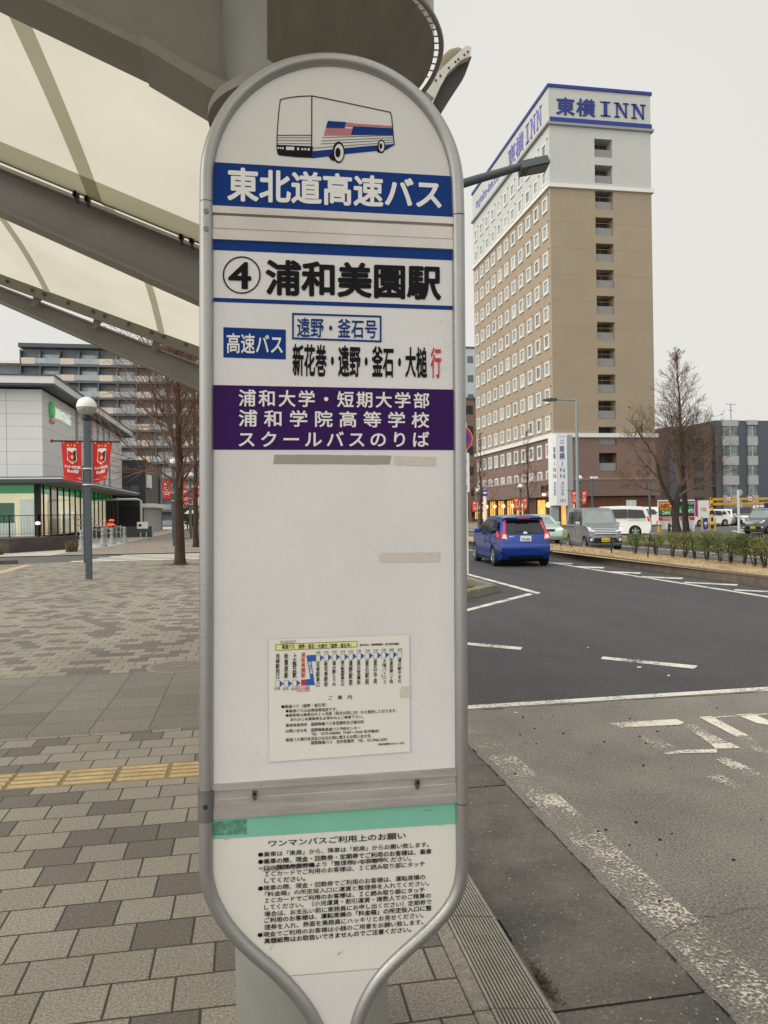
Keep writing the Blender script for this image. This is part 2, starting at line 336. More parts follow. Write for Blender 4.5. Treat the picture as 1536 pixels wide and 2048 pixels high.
# kerb along the bay: a granite strip, then ribbed slabs that slope to the gutter
kb = MB(); kr = MB()
ys = [-2.2 + 0.565 * k for k in range(22)]
for k in range(len(ys) - 1):
    a, b = ys[k] + 0.004, ys[k + 1] - 0.004
    kb.box(0.664, 0.722, a, b, -0.2, 0.002, 0.006)
    ring = []
    n = 15
    prof = [(0.724, -0.18), (0.724, 0.0)]
    for i in range(n):
        x = 0.728 + i * 0.0128; z0 = -0.0016 * i
        prof += [(x, z0), (x + 0.0058, z0 + 0.0005), (x + 0.0068, z0 - 0.010), (x + 0.0118, z0 - 0.0102)]
    prof += [(0.926, -0.034), (0.93, -0.045), (0.93, -0.18)]
    kr.loft([[(x, a, z) for x, z in prof], [(x, b, z) for x, z in prof]])
struct(kb.build('kerb_granite_strip', granite)); struct(kr.build('kerb_ribbed_slabs', ribbed))
struct(MB().box(0.664, 0.928, -4, 10.5, -0.21, -0.055).build('kerb_bed', dark))
# joints and the open slot of the gutter, cracked rim against the bay
jo = MB()
for yj in (0.6, 2.40, 4.45):
    jo.box(0.94, 1.5, yj, yj + 0.008, ROAD + 0.0045, ROAD + 0.0062)
x = 1.495; y = -1.0
while y < 6.3:
    l = random.uniform(0.02, 0.09); x2 = 1.5 + random.uniform(-0.003, 0.004); ww = random.uniform(0.002, 0.012)
    jo.face([(x, y, ROAD + 0.0075), (x + ww, y, ROAD + 0.0075), (x2 + ww * 0.7, y + l, ROAD + 0.0075), (x2, y + l, ROAD + 0.0075)]); x = x2; y += l
struct(jo.build('gutter_joints', dark))
dh = MB(); dh.box(0.934, 0.972, 2.83, 2.99, ROAD + 0.005, ROAD + 0.007)
tag(dh.build('drain_slot', mat('drain_black', (8, 8, 8), 1.0)), 'small black open drain slot beside the ribbed kerb', 'drain')
lf = MB()
for i in range(260):
    u = random.gauss(0, 1); x = 0.975 + abs(random.gauss(0, 0.018)); y = 2.56 + u * 0.06
    a = random.uniform(0, 6.28); s = random.uniform(0.003, 0.009); z = ROAD + 0.006 + random.uniform(0, 0.01)
    lf.face([(x + math.cos(a + q) * s * (1 if q % 3.14 < 1 else 0.4), y + math.sin(a + q) * s * (1 if q % 3.14 < 1 else 0.4), z + random.uniform(-0.003, 0.003)) for q in (0, 1.57, 3.14, 4.71)])
tag(lf.build('leaf_litter', mat('dry_leaf', (92, 70, 50), 0.9, noise=0.5, scale=40)), 'small pile of dry brown leaf litter in the gutter', 'litter', kind='stuff')
gr = MB(); gl_ = MB()
for i in range(150):
    x, y = random.uniform(1.6, 6.0), random.uniform(2.2, 6.2); s = random.uniform(0.003, 0.010); a = random.uniform(0, 6)
    gr.lathe(x, y, [(0.0, ROAD), (s, ROAD + 0.001), (s * 0.8, ROAD + s * 0.7), (0, ROAD + s)], 5)
for i in range(130):
    x, y = random.choice((random.uniform(0.94, 1.5), random.uniform(1.55, 6))), random.uniform(2.1, 7.5); s = random.uniform(0.003, 0.009); a = random.uniform(0, 6.28)
    gl_.face([(x + math.cos(a) * s, y + math.sin(a) * s, ROAD + 0.009), (x - math.sin(a) * s * 0.4, y + math.cos(a) * s * 0.4, ROAD + 0.007), (x - math.cos(a) * s, y - math.sin(a) * s, ROAD + 0.009), (x + math.sin(a) * s * 0.4, y - math.cos(a) * s * 0.4, ROAD + 0.008)])
for i in range(60):
    x, y = random.uniform(-2.4, 0.6), random.uniform(2.2, 5.6); s = random.uniform(0.003, 0.008); a = random.uniform(0, 6.28)
    gl_.face([(x + math.cos(a) * s, y + math.sin(a) * s, 0.003), (x - math.sin(a) * s * 0.3, y + math.cos(a) * s * 0.3, 0.002), (x - math.cos(a) * s, y - math.sin(a) * s, 0.003), (x + math.sin(a) * s * 0.3, y - math.cos(a) * s * 0.3, 0.002)])
tag(gr.build('road_grit', mat('grit_dark', (34, 32, 30), 0.9)), kind='stuff'); tag(gl_.build('leaf_crumbs', mat('crumb_pale', (190, 180, 160), 0.9)), kind='stuff')
ck = MB()
def crack(pts, w=0.006, z=ROAD + 0.003):
    for (xa, ya), (xb, yb) in zip(pts[:-1], pts[1:]):
        n = 14
        px_, py_ = xa, ya
        for i in range(1, n + 1):
            u = i / n; qx, qy = xa + (xb - xa) * u + random.gauss(0, 0.008), ya + (yb - ya) * u + random.gauss(0, 0.008); ww = w * random.uniform(0.3, 1.3)
            ck.face([(px_, py_, z), (qx, qy, z), (qx + ww * 0.7, qy + ww, z), (px_ + ww * 0.7, py_ + ww, z)]); px_, py_ = qx, qy
crack([(1.55, 2.75), (1.8, 2.85), (2.3, 2.9)], 0.003); crack([(1.5, 4.1), (1.75, 4.12)]); crack([(2.5, 6.9), (3.8, 6.85), (5.5, 7.0)], 0.004); crack([(1.9, 6.2), (4.6, 6.22), (7.5, 6.2)], 0.010)
struct(ck.build('road_cracks', dark))
# ---- painted markings
wp = worn_paint('paint_fresh', (206, 203, 192), 0.44, 34, 0.10)
wpm = worn_paint('paint_worn', (214, 208, 190), 0.455, 40, 0.08)
wpw = worn_paint('paint_nearly_gone', (206, 200, 182), 0.53, 60, 0.06)
def mark(mb, pts, z=ROAD + 0.004):
    mb.face([G(px, py, z) for px, py in pts])
def zz(px, py, s=2.4935, ox=920, oy=1150): return (ox + px / s, oy + py / s)
m1 = MB()
mark(m1, [zz(20, 651), zz(1536, 557), zz(1536, 574), zz(20, 669)])
m1.face([(x, y, ROAD + 0.004) for x, y in ((4.5, 6.24), (10.5, 6.24), (10.5, 6.36), (4.62, 6.36))])
for q in ([(20, 334), (312, 360), (302, 373), (20, 347)], [(712, 406), (1188, 452), (1165, 467), (702, 418)], [(270, 683), (290, 683), (288, 687), (270, 687)], [(632, 360), (642, 359), (645, 363), (633, 364)], [(882, 456), (905, 456), (903, 462), (884, 462)], [(1032, 498), (1048, 498), (1045, 504), (1034, 503)]):
    mark(m1, [zz(*p) for p in q])
# island edge lines
mark(m1, [zz(20, 184), zz(20, 173), zz(345, 90), zz(365, 97)])
m1.face([(x, y, ROAD + 0.004) for x, y in ((5.62, 14.6), (5.77, 14.75), (5.77, 27.5), (5.62, 27.5))])
# centre line and ticks towards the median
m1.face([(x, y, ROAD + 0.004) for x, y in ((9.36, 7), (9.5, 7), (9.5, 60), (9.36, 60))])
for a, b in (((1106, 1124.5), (1147, 1126.2)), ((1154, 1132), (1210, 1134.3)), ((1214, 1142.3), (1283, 1145)), ((1273, 1152), (1367, 1155.5)), ((1369, 1163.5), (1477, 1168.5)), ((1469, 1178.5), (1560, 1183))):
    mark(m1, [(a[0], a[1]), (b[0], b[1]), (b[0] - 4, b[1] + 2.6), (a[0], a[1] + 2.2)])
struct(m1.build('road_lines', wp))
m2 = MB()
for q in ([(747, 738), (1080, 718), (1120, 736), (1095, 746), (782, 762)], [(1008, 888), (1105, 872), (1280, 868), (1283, 885), (1100, 888), (1040, 894)], [(1250, 842), (1350, 836), (1400, 862), (1275, 866)], [(1190, 708), (1252, 704), (1440, 800), (1375, 804)], [(1375, 695), (1462, 691), (1560, 735), (1560, 750), (1480, 738)], [(1200, 712), (1530, 690), (1536, 694), (1205, 716)]):
    mark(m2, [zz(*p) for p in q])
struct(m2.build('road_lettering_worn', wpm))
m3 = MB()
for q in ([(880, 792), (945, 786), (1100, 872), (1005, 886)], [(1110, 746), (1165, 746), (1345, 838), (1250, 842)], [(1270, 915), (1322, 908), (1560, 1010), (1560, 1035), (1470, 1035)], [(1222, 1005), (1300, 994), (1430, 1050), (1375, 1064)], [(1440, 800), (1375, 804), (1480, 880), (1560, 900)]):
    mark(m3, [zz(*p) for p in q])
m3.face([(x, y, ROAD + 0.004) for x, y in ((1.56, 0.5), (1.75, 0.5), (1.75, 5.9), (1.56, 5.9))])
struct(m3.build('road_paint_nearly_gone', wpw))
m4 = MB()
for y in (29.2, 30.15, 31.1, 32.05, 33.0):
    m4.face([(x, yy, -0.026) for x, yy in ((-6.4 + (y - 29) * 0.3, y), (3.0, y), (3.0, y + 0.45), (-6.4 + (y - 29) * 0.3, y + 0.45))])
struct(m4.build('crosswalk', worn_paint('paint_crosswalk', (216, 212, 200), 0.38, 20, 0.1)))
# ---- pavement corner kerb with verge
def kerb_run(name, pts, z0, z1, wd, m, joint=0.6):
    mb = MB()
    for (xa, ya), (xb, yb) in zip(pts[:-1], pts[1:]):
        a, b = Vector((xa, ya, 0)), Vector((xb, yb, 0)); d = (b - a); L = d.length; d.normalize(); n = Vector((-d.y, d.x, 0))
        k = max(1, round(L / joint))
        for i in range(k):
            p = a + d * (L * i / k + 0.004); q = a + d * (L * (i + 1) / k - 0.004)
            c = 0.02
            prof = [(0, z0), (wd, z0), (wd, z1), (c, z1), (0, z1 - c)]
            mb.loft([[p + n * u + Vector((0, 0, z)) for u, z in prof], [q + n * u + Vector((0, 0, z)) for u, z in prof]])
    return struct(mb.build(name, m))
kerb_run('kerb_corner', [(0.93, 10.6), (5.0, 15.2), (5.0, 28.4)], -0.2, 0.06, 0.16, conc)
kerb_run('kerb_beyond', [(4.5, 34), (4.5, 120)], -0.2, 0.06, 0.16, conc_old, 2)
dirt = mat('verge_dirt', (108, 92, 68), 0.95, noise=0.4, scale=6, rgb2=(74, 62, 46), bump=1.0, bscale=40, fine=0.4, fscale=60)
struct(MB().face([(3.2, 14.6, 0.012), (4.2, 14.9, 0.012), (4.66, 15.5, 0.012), (4.66, 27, 0.012), (3.2, 27, 0.012)]).build('verge_soil', dirt))
straw = mat('straw_grass', (184, 160, 124), 0.95, noise=0.3, scale=3, rgb2=(156, 134, 100), bump=1.0, bscale=30, fine=0.3, fscale=40)
def blades(mb, x, y, z, h, r, n, lean=0.5):
    for _ in range(n):
        a = random.uniform(0, 6.28); d = random.random() ** 0.5 * r; px, py = x + math.cos(a) * d, y + math.sin(a) * d
        a2 = random.uniform(0, 6.28); l = random.uniform(0.2, 1) * lean * h; hh = h * random.uniform(0.5, 1); ww = h * 0.05
        mb.face([(px - ww * math.sin(a2), py + ww * math.cos(a2), z), (px + ww * math.sin(a2), py - ww * math.cos(a2), z), (px + l * math.cos(a2), py + l * math.sin(a2), z + hh)])
vg = MB()
for i in range(160):
    blades(vg, random.uniform(3.6, 4.6), random.uniform(15.1, 26), 0.01, 0.12, 0.2, 16)
for i in range(24):
    u = random.random(); blades(vg, 3.6 + 1.4 * u + 0.05, 13.5 + 1.6 * u, ROAD, 0.06, 0.05, 8)
tag(vg.build('verge_grass', mat('verge_green', (132, 122, 62), 0.9, noise=0.4, scale=1.5, rgb2=(104, 98, 50))), kind='stuff')
# ---- median
kerb_run('median_kerb', [(10.95, 60), (10.95, 23), (10.75, 16), (10.62, 6.4)][::-1], -0.2, 0.13, 0.18, conc_old, 0.62)
kerb_run('median_kerb_far', [(12.85, 60), (12.85, 6.4)], -0.2, 0.13, 0.18, conc_old, 2)
struct(MB().face([(10.5, 6.4, 0.105), (12.86, 6.4, 0.105), (12.86, 60, 0.105), (10.7, 60, 0.105)]).build('median_soil', straw))
mg = MB()
for i in range(900):
    blades(mg, random.uniform(10.9, 12.8), random.uniform(9, 34), 0.1, 0.10, 0.15, 9, 1.2)
tag(mg.build('median_grass', mat('dry_grass', (182, 158, 118), 0.95, noise=0.4, scale=2, rgb2=(140, 120, 86))), kind='stuff')
struct(MB().face([(x, y, ROAD + 0.004) for x, y in ((13.3, 8), (13.42, 8), (13.42, 60), (13.3, 60))]).build('far_edge_line', wp))
struct(MB().face([(x, y, ROAD + 0.004) for x, y in ((16.7, 8), (16.85, 8), (16.85, 60), (16.7, 60))]).build('far_lane_line', wp))
# ---- far side: verge, pavement, parking ground
kerb_run('kerb_far_side', [(17.4, 8), (17.4, 100)][::-1], -0.2, 0.05, 0.18, conc_old, 2)
grassm = mat('lawn_soil', (140, 138, 84), 0.95, noise=0.35, scale=1.2, rgb2=(112, 108, 62), bump=1, bscale=25, fine=0.3, fscale=40)
struct(MB().face([(17.56, 20, 0.03), (20.6, 20, 0.03), (20.6, 60, 0.03), (17.56, 60, 0.03)]).build('lawn_strip', grassm))
lg = MB()
for i in range(700): blades(lg, random.uniform(17.7, 20.4), random.uniform(26, 50), 0.03, 0.11, 0.2, 9)
tag(lg.build('lawn_grass', mat('lawn_green', (140, 140, 78), 0.9, noise=0.4, scale=1.2, rgb2=(112, 112, 58))), kind='stuff')
struct(MB().face([(20.6, 8, 0.0), (26.3, 8, 0.0), (26.3, 76, 0.0), (20.6, 76, 0.0)]).build('pavement_far_side', pav_end))
flat('parking_ground', [(26.3, 8), (120, 8), (120, 98), (60, 98), (60, 78), (26.3, 78)], -0.06, asph_far)
flat('hotel_forecourt', [(17.6, 60), (20.6, 60), (20.6, 76), (26.3, 76), (26.3, 78), (60, 78), (60, 98), (60, 120), (17.6, 120)], -0.02, pav_end)
flat('bank_ground', [(-60, 33.9), (-8.1, 33.9), (-8.1, 39), (-7.3, 44), (-7.3, 120), (-60, 120)], 0.0, mat('bank_paving', (176, 170, 160), 0.8, noise=0.15, scale=2))
pk = MB()
for k in range(8):
    x = 40 + k * 2.6; pk.face([(x, 58, -0.055), (x + 0.14, 58, -0.055), (x + 2.6, 63, -0.055), (x + 2.46, 63, -0.055)])
for (a, b, c, d) in (((1466, 1061), (1500, 1066.5), (1497, 1068), (1462, 1062)), ((1476, 1060), (1492, 1058), (1493, 1059.5), (1478, 1061.5))):
    pk.face([G(*q, -0.055) for q in (a, b, c, d)])
struct(pk.build('parking_lines', wp))
# tactile paving
tcl = mat('tactile_yellow', (182, 160, 118), 0.7, noise=0.25, scale=8, fine=0.25, fscale=120, bump=0.3, bscale=120)
tt = MB(); tb_ = MB()
for k in range(26):
    x0 = -7.2 + k * 0.302 + 0.06; x1 = x0 + 0.296
    if x1 > 0.5: break
    sh = lambda x: 0.0
    tb_.box(x0, x1, 4.72, 5.02, -0.02, 0.002)
    for j in range(4):
        yb = 4.733 + j * 0.07; n = 8
        tt.loft([[(x0 + 0.012 + i * (0.272), yb + 0.008, 0.002), (x0 + 0.012 + i * 0.272, yb + 0.014, 0.0068), (x0 + 0.012 + i * 0.272, yb + 0.04, 0.0068), (x0 + 0.012 + i * 0.272, yb + 0.046, 0.002)] for i in (0, 1)], True)
struct(tt.build('tactile_bars', tcl)); struct(tb_.build('tactile_paving', mat('tactile_base', (140, 120, 86), 0.8, noise=0.3, scale=9, fine=0.3, fscale=120)))
struct(MB().face([(-12, 18.2, 0.004), (-6.9, 23.1, 0.004), (-7.1, 27.4, 0.004), (-7.4, 27.4, 0.004), (-7.25, 23.3, 0.004), (-12, 18.7, 0.004)]).build('tactile_paving_far', tcl))
kerb_run('kerb_left_corner', [(-40, 28.7), (-8.6, 28.7), (-8.0, 28.9)][::-1], -0.1, 0.1, 0.18, conc_old, 1.2)
# manhole cover in the slab band
iron = mat('cast_iron', (126, 120, 109), 0.7, metal=0.0, noise=0.3, scale=20, bump=0.5, bscale=60)
mh = thing('manhole_cover', 'round cast iron manhole cover set in the paving slabs', 'manhole cover', (-0.72, 8.22, 0))
mb = MB(); mb.lathe(-0.72, 8.22, [(0.0, -0.02), (0.34, -0.02), (0.34, 0.003), (0.285, 0.003), (0.285, -0.004), (0.0, -0.004)], 40); mb.build('rim', granite, mh)
mb = MB(); mb.lathe(-0.72, 8.22, [(0.0, -0.01), (0.28, -0.01), (0.28, 0.004), (0.26, 0.004), (0.26, 0.002), (0.09, 0.002), (0.09, 0.005), (0.07, 0.005), (0.07, 0.002), (0, 0.002)], 40)
for i in range(-5, 6):
    for j in range(-5, 6):
        if 0.1 < math.hypot(i, j) * 0.046 < 0.245: mb.box(-0.72 + i * 0.046 - 0.014, -0.72 + i * 0.046 + 0.014, 8.22 + j * 0.046 - 0.014, 8.22 + j * 0.046 + 0.014, 0.0, 0.004)
mb.build('lid', iron, mh)
# ================================================================== BUS STOP SIGN
SO = Vector((0.14946135, 1.33966315, 1.45936843)); sa, sb, sc_ = -0.02470548, -0.02395061, 0.0116264
SA = Matrix.Rotation(sa, 3, 'Z') @ Matrix.Rotation(sb, 3, 'X') @ Matrix.Rotation(sc_, 3, 'Y')
SU, SN, SV = SA.col[0].copy(), SA.col[1].copy(), SA.col[2].copy()      # right, away from the reader, up
def S(px, py, off=0.0):
    """point on the sign's own plane (off = metres towards the reader)"""
    d = ray(px, py); t = (SO - EYE).dot(SN) / d.dot(SN)
    return EYE + d * t - SN * off
def z1(x, y): return (400 + x / 2.844, 80 + y / 2.844)
def z2(x, y): return (400 + x / 2.844, 460 + y / 2.844)
def z3(x, y): return (400 + x / 2.844, 900 + y / 2.844)
def z4(x, y): return (520 + x / 4.8, 1250 + y / 4.8)
def z5(x, y): return (390 + x / 2.743, 1530 + y / 2.743)
WHITE = mat('sign_white', (220, 217, 216), 0.42, noise=0.05, scale=5, fine=0.02, fscale=90)
WHITE_TOP = mat('sign_white_top', (212, 210, 205), 0.42, noise=0.05, scale=5)
WHITE_LOW = mat('sign_cream', (220, 217, 209), 0.45, noise=0.07, scale=6)
BLUE = mat('sign_blue', (12, 54, 122), 0.45, spec=0.12, noise=0.06, scale=6)
PURPLE = mat('sign_purple', (54, 18, 84), 0.45, spec=0.12, noise=0.06, scale=6)
GREEN = mat('sign_green', (124, 190, 166), 0.45, noise=0.08, scale=7)
INK = mat('sign_ink', (20, 20, 23), 0.5, spec=0.12)
RED = mat('sign_red', (196, 42, 44), 0.45)
PAPERW = mat('letter_white', (226, 224, 222), 0.45)
ALU = mat('brushed_aluminium', (164, 163, 161), 0.40, metal=0.8, noise=0.08, scale=4, bump=0.05, bscale=200, fine=0.06, fscale=300)
ALU_RAIL = mat('rail_aluminium', (200, 194, 188), 0.45, metal=0.45, noise=0.12, scale=6, fine=0.05, fscale=200)
ALU_RAIL_OLD = mat('rail_aluminium_stained', (176, 171, 167), 0.5, metal=0.45, noise=0.2, scale=9, stretch=(1, 1, 6), fine=0.08, fscale=200)
STEEL = mat('dull_steel', (132, 132, 130), 0.45, metal=0.8, noise=0.2, scale=20)
sign = thing('bus_stop_sign', 'tall white bus stop sign board in a rounded silver tube frame', 'bus stop sign', (SO.x, SO.y + 0.03, 0))
# --- frame tube
TR = 0.0118
PL_ = S(413.2, 358); PR_ = S(914.5, 376)
path_l = [S(412.5, 1640), S(411.8, 1725), S(412.6, 1752), S(421.5, 1792), S(444.7, 1838), S(474, 1875), S(510, 1909), S(554, 1945.6), S(594, 1989), S(623, 2029), S(643, 2072), S(652, 2112), S(655, 2160), S(655, 2240)]
path_r = [S(923.5, 1620), S(924.8, 1705), S(923.6, 1750), S(915, 1785), S(896.7, 1818), S(867.6, 1850.8), S(827.5, 1887), S(787, 1923.7), S(754.6, 1960), S(732.7, 1996.6), S(716, 2036.7), S(708, 2080), S(705, 2112), S(704, 2160), S(704, 2240)]
def smooth_path(p, it=2):
    for _ in range(it):
        q = [p[0]]
        for a, b in zip(p[:-1], p[1:]): q += [a * 0.75 + b * 0.25, a * 0.25 + b * 0.75]
        p = q + [p[-1]]
    return p
arc = []
ctr = (PL_ + PR_) / 2; rad = (PR_ - PL_) / 2; up = SV * rad.length * 1.0
for k in range(41):
    a = math.pi * (1 - k / 40); arc.append(ctr + rad * math.cos(a) + up * math.sin(a))
MB().tube([S(413, 404.5)] + arc + [S(916.2, 431)], TR, 16).build('frame_tube', ALU, sign, True, angle=60)
MB().tube([S(413, 406.0), S(413, 1000), S(412.5, 1579)], TR * 1.02, 16).build('frame_tube', ALU, sign, True, angle=60)
MB().tube([S(916.2, 433), S(920, 1000), S(923.4, 1605)], TR, 16).build('frame_tube', ALU, sign, True, angle=60)
def down(p, zt=0.05):   # continue straight down to the foot
    return p + [Vector((p[-1].x, p[-1].y, zt))]
MB().tube(down(smooth_path(path_l)), TR, 16).build('frame_tube', ALU, sign, True, angle=60)
MB().tube(down(smooth_path([S(923.4, 1606.5)] + path_r)), TR, 16).build('frame_tube', ALU, sign, True, angle=60)
cl = MB().tube([S(412.5, 1578), S(412.2, 1641)], TR * 1.16, 16).build('clamp_sleeve', STEEL, sign, True, angle=60)
q = S(412, 1609, TR * 1.16); MB().tube([q, q - SN * 0.002], [0.0045, 0.004], 12).build('screw', mat('dark_screw', (70, 66, 62), 0.5, metal=0.6), cl, True)
for p in ((413.5, 428), (413.5, 463)):
    q = S(*p, TR); MB().tube([q + SN * 0.002, q - SN * 0.0012, q - SN * 0.002], [0.0048, 0.0048, 0.002], 12).build('rivet', STEEL, sign, True)
bm_ = sign.location
MB().lathe(bm_.x - 0.0, bm_.y - 0.03, [(0.0, 0), (0.25, 0.0), (0.25, 0.06), (0.22, 0.09), (0, 0.10)], 32).build('foot_weight', conc, sign, True)
# --- boards
TH = 0.004
def plate(name, pts, m, parent, off=0.0, th=TH):
    mb = MB(); mb.prism([p + SN * (th - off) for p in pts][::1], -SN * th); return mb.build(name, m, parent)
def ppx(pts, off=0.0): return [S(x, y, 0) for x, y in pts]
arc_in = []
for k in range(41):
    a = math.pi * k / 40; arc_in.append(ctr + rad * 0.965 * math.cos(a) + up * 0.965 * math.sin(a))
top = plate('top_board', [S(421, 412), S(908, 437)] + arc_in, WHITE_TOP, sign)
mid = plate('middle_board', ppx([(421, 1568.5), (914, 1535), (909, 500), (421, 479)]), WHITE, sign)
lowp = [S(419, 1640), S(419, 1700), S(422, 1745), S(434, 1790), S(455, 1835), S(484, 1872), S(520, 1906), S(568, 1952), S(772, 1935)]
lowp += [S(792, 1914), S(832, 1877), S(868, 1842), S(893, 1808), S(908, 1775), S(915, 1735), S(917, 1600)]
low = plate('lower_board', lowp, WHITE_LOW, sign)
neck = plate('neck_board', ppx([(572, 1954), (600, 1985), (628, 2025), (648, 2068), (656, 2112), (700, 2112), (706, 2070), (722, 2025), (744, 1982), (768, 1938)]), mat('sign_white_neck', (216, 211, 209), 0.5, noise=0.06, scale=6), sign)
def band(name, pts, m, parent, off=0.0006):
    return MB().face([S(x, y, off) for x, y in pts]).build(name, m, parent)
def stext(s, tl, tr, br, bl, m, parent, bold=0.0, spc=1.0, line=1.0, center=False, off=0.0012, name='lettering'):
    mb = MB(); put_text(mb, s, S(*tl, off), S(*tr, off), S(*br, off), S(*bl, off), bold, spc, line, center); return mb.build(name, m, parent)
# top board
band('blue_band', [(421, 411.6), (421, 324), (906, 352.8), (906, 435.3)], BLUE, top)
stext('東北道高速バス', z1(155, 722), z1(1374, 794), z1(1374, 968), z1(155, 917), PAPERW, top, 0.030, 1.0)
# bus picture: line work and fills
bk = MB(); bb = MB(); br_ = MB(); bw = MB()
def pline(mb, pts, wpx, off=0.0010):
    pts = [Vector((p[0], p[1])) for p in pts]
    for a, b in zip(pts[:-1], pts[1:]):
        d = (b - a).normalized(); n = Vector((-d.y, d.x)) * wpx / 2; e = d * wpx * 0.35
        mb.face([S(*z1(*(a - n - e)), off), S(*z1(*(b - n + e)), off), S(*z1(*(b + n + e)), off), S(*z1(*(a + n - e)), off)])
def pfill(mb, pts, off): mb.face([S(*z1(*p), off) for p in pts])
def ell(mb, cx, cy, rx, ry, off): pfill(mb, [(cx + rx * math.cos(2 * math.pi * k / 28), cy + ry * math.sin(2 * math.pi * k / 28)) for k in range(28)], off)
pline(bk, [(438, 600), (438, 545), (447, 420), (457, 340), (500, 330), (560, 322), (636, 319), (720, 335), (800, 352), (1082, 412), (1090, 440), (1099, 540), (1105, 597)], 5)
pline(bk, [(636, 319), (635, 605)], 6); pline(bk, [(440, 543), (633, 543)], 4)
for y0, y1 in ((557, 557), (572, 573), (588, 592)): pline(bk, [(441, y0), (634, y1)], 2.6)
pfill(bk, [(434, 597), (641, 606), (641, 672), (540, 667), (447, 657), (438, 640)], 0.0011)
for q in ((441, 611, 8, 10), (454, 611, 8, 10), (467, 611, 8, 12), (490, 609, 46, 19), (552, 614, 12, 14), (577, 617, 10, 12), (594, 617, 10, 12), (612, 617, 12, 14)):
    pfill(bw, [(q[0], q[1]), (q[0], q[1] + q[3]), (q[0] + q[2], q[1] + q[3] + 1), (q[0] + q[2], q[1] + 1)], 0.0016)
pfill(bb, [(727, 461), (715, 500), (822, 504), (832, 468)], 0.0008)
pfill(bb, [(872, 491), (858, 541), (1097, 541), (1093, 503)], 0.0010)
pfill(bb, [(642, 633), (642, 673), (735, 662), (820, 650), (1060, 626), (1105, 598), (1105, 592), (940, 605)], 0.0008)
for i in range(7):
    t = i / 6; pline(br_, [(832 - 8 * t, 474 + 14 * t), (1092, 491 + 10 * t)] if t < 0.7 else [(832 - 8 * t, 474 + 14 * t), (872, 478 + 14 * t)], 2.3, 0.0008)
for i in range(8):
    t = i / 7; pline(br_, [(716 - 12 * t, 504 + 38 * t), (868 - 10 * t, 506 + 36 * t)], 3.2, 0.0008)
pfill(br_, [(832, 470), (826, 492), (866, 494), (872, 473)], 0.0007)
for a, b in (((697, 556), (1098, 543)), ((692, 575), (1099, 556)), ((687, 592), (1100, 569)), ((642, 616), (1102, 582))): pline(bk, [a, b], 2.6, 0.0009)
pfill(bk, [(730, 662), (758, 640), (764, 690), (745, 684)], 0.0011); pfill(bk, [(1004, 628), (1018, 620), (1020, 642), (1010, 640)], 0.0011)
ell(bk, 788, 640, 35, 61, 0.0012); ell(bw, 790, 643, 26, 49, 0.0014); ell(bk, 784, 643, 15, 28, 0.0016)
ell(bk, 1031, 606, 22, 39, 0.0012); ell(bw, 1032, 606, 15, 30, 0.0014); ell(bk, 1028, 606, 8, 17, 0.0016)
bk.build('bus_outline', INK, top); bb.build('bus_blue_paint', BLUE, top); br_.build('bus_red_stripes', mat('sign_red_pale', (200, 108, 108), 0.5), top); bw.build('bus_white_details', WHITE_TOP, top)
# rails: ribbed aluminium profiles between the boards
def rail(name, yl, yr, m, x0=(421, 421), x1=(907, 914), heights=None):
    """yl/yr: pixel rows of the profile's ridges at the left and right end"""
    mb = MB(); hs = heights or [0.004, 0.0015] * 9
    pl, pr = [], []
    for i in range(len(yl) - 1):
        for k in (i, i + 1):
            h = hs[i]
            g = 0.9 if k == i else -0.9
            pl.append(S(x0[0], yl[k] + g, h)); pr.append(S(x1[0], yr[k] + g, h))
    back_l = [S(x0[0], yl[-1], -0.006), S(x0[0], yl[0], -0.006)]; back_r = [S(x1[0], yr[-1], -0.006), S(x1[0], yr[0], -0.006)]
    mb.loft([pl + back_l, pr + back_r]); return mb.build(name, m, sign)
rail('upper_rail', [411.8, 427.5, 430.5, 457, 480], [435.5, 450.5, 454.5, 479.5, 500.5], ALU_RAIL, x1=(905.5, 0), heights=[0.005, -0.002, 0.003, 0.0042])
MB().face([S(421, 457.2, 0.0052), S(905, 479.6, 0.0052), S(905, 480.3, 0.0052), S(421, 458, 0.0052)][::-1]).build('rail_groove', mat('groove_grey', (120, 116, 112), 0.6), sign)
rail('lower_rail', [1568, 1582, 1599, 1617, 1638.5], [1535, 1551, 1566, 1587, 1604], ALU_RAIL_OLD, x1=(913, 0), heights=[0.0055, 0.002, 0.003, 0.0055])
for hx, hy in ((509, 1589), (833.5, 1567)):
    mb = MB()
    mb.prism([S(hx - 4, hy - 9, 0.004), S(hx - 4.5, hy + 2, 0.004), S(hx - 1.5, hy + 9, 0.004), S(hx + 2.5, hy + 9, 0.004), S(hx + 4.8, hy + 1, 0.004), S(hx + 5, hy - 9, 0.004)], -SN * 0.003)
    hk = mb.build('hook', mat('dark_hook', (92, 90, 88), 0.5, metal=0.5), sign)
    MB().tube([S(hx + 0.5, hy - 4, 0.006), S(hx + 0.5, hy - 4, 0.0085)], 0.0022, 8).build('screw', INK, hk)
    MB().tube([S(hx + 0.5, hy + 5, 0.007), S(hx + 0.5, hy + 7, 0.011), S(hx + 0.5, hy + 2, 0.013)], 0.0012, 8).build('hook_tip', STEEL, hk)
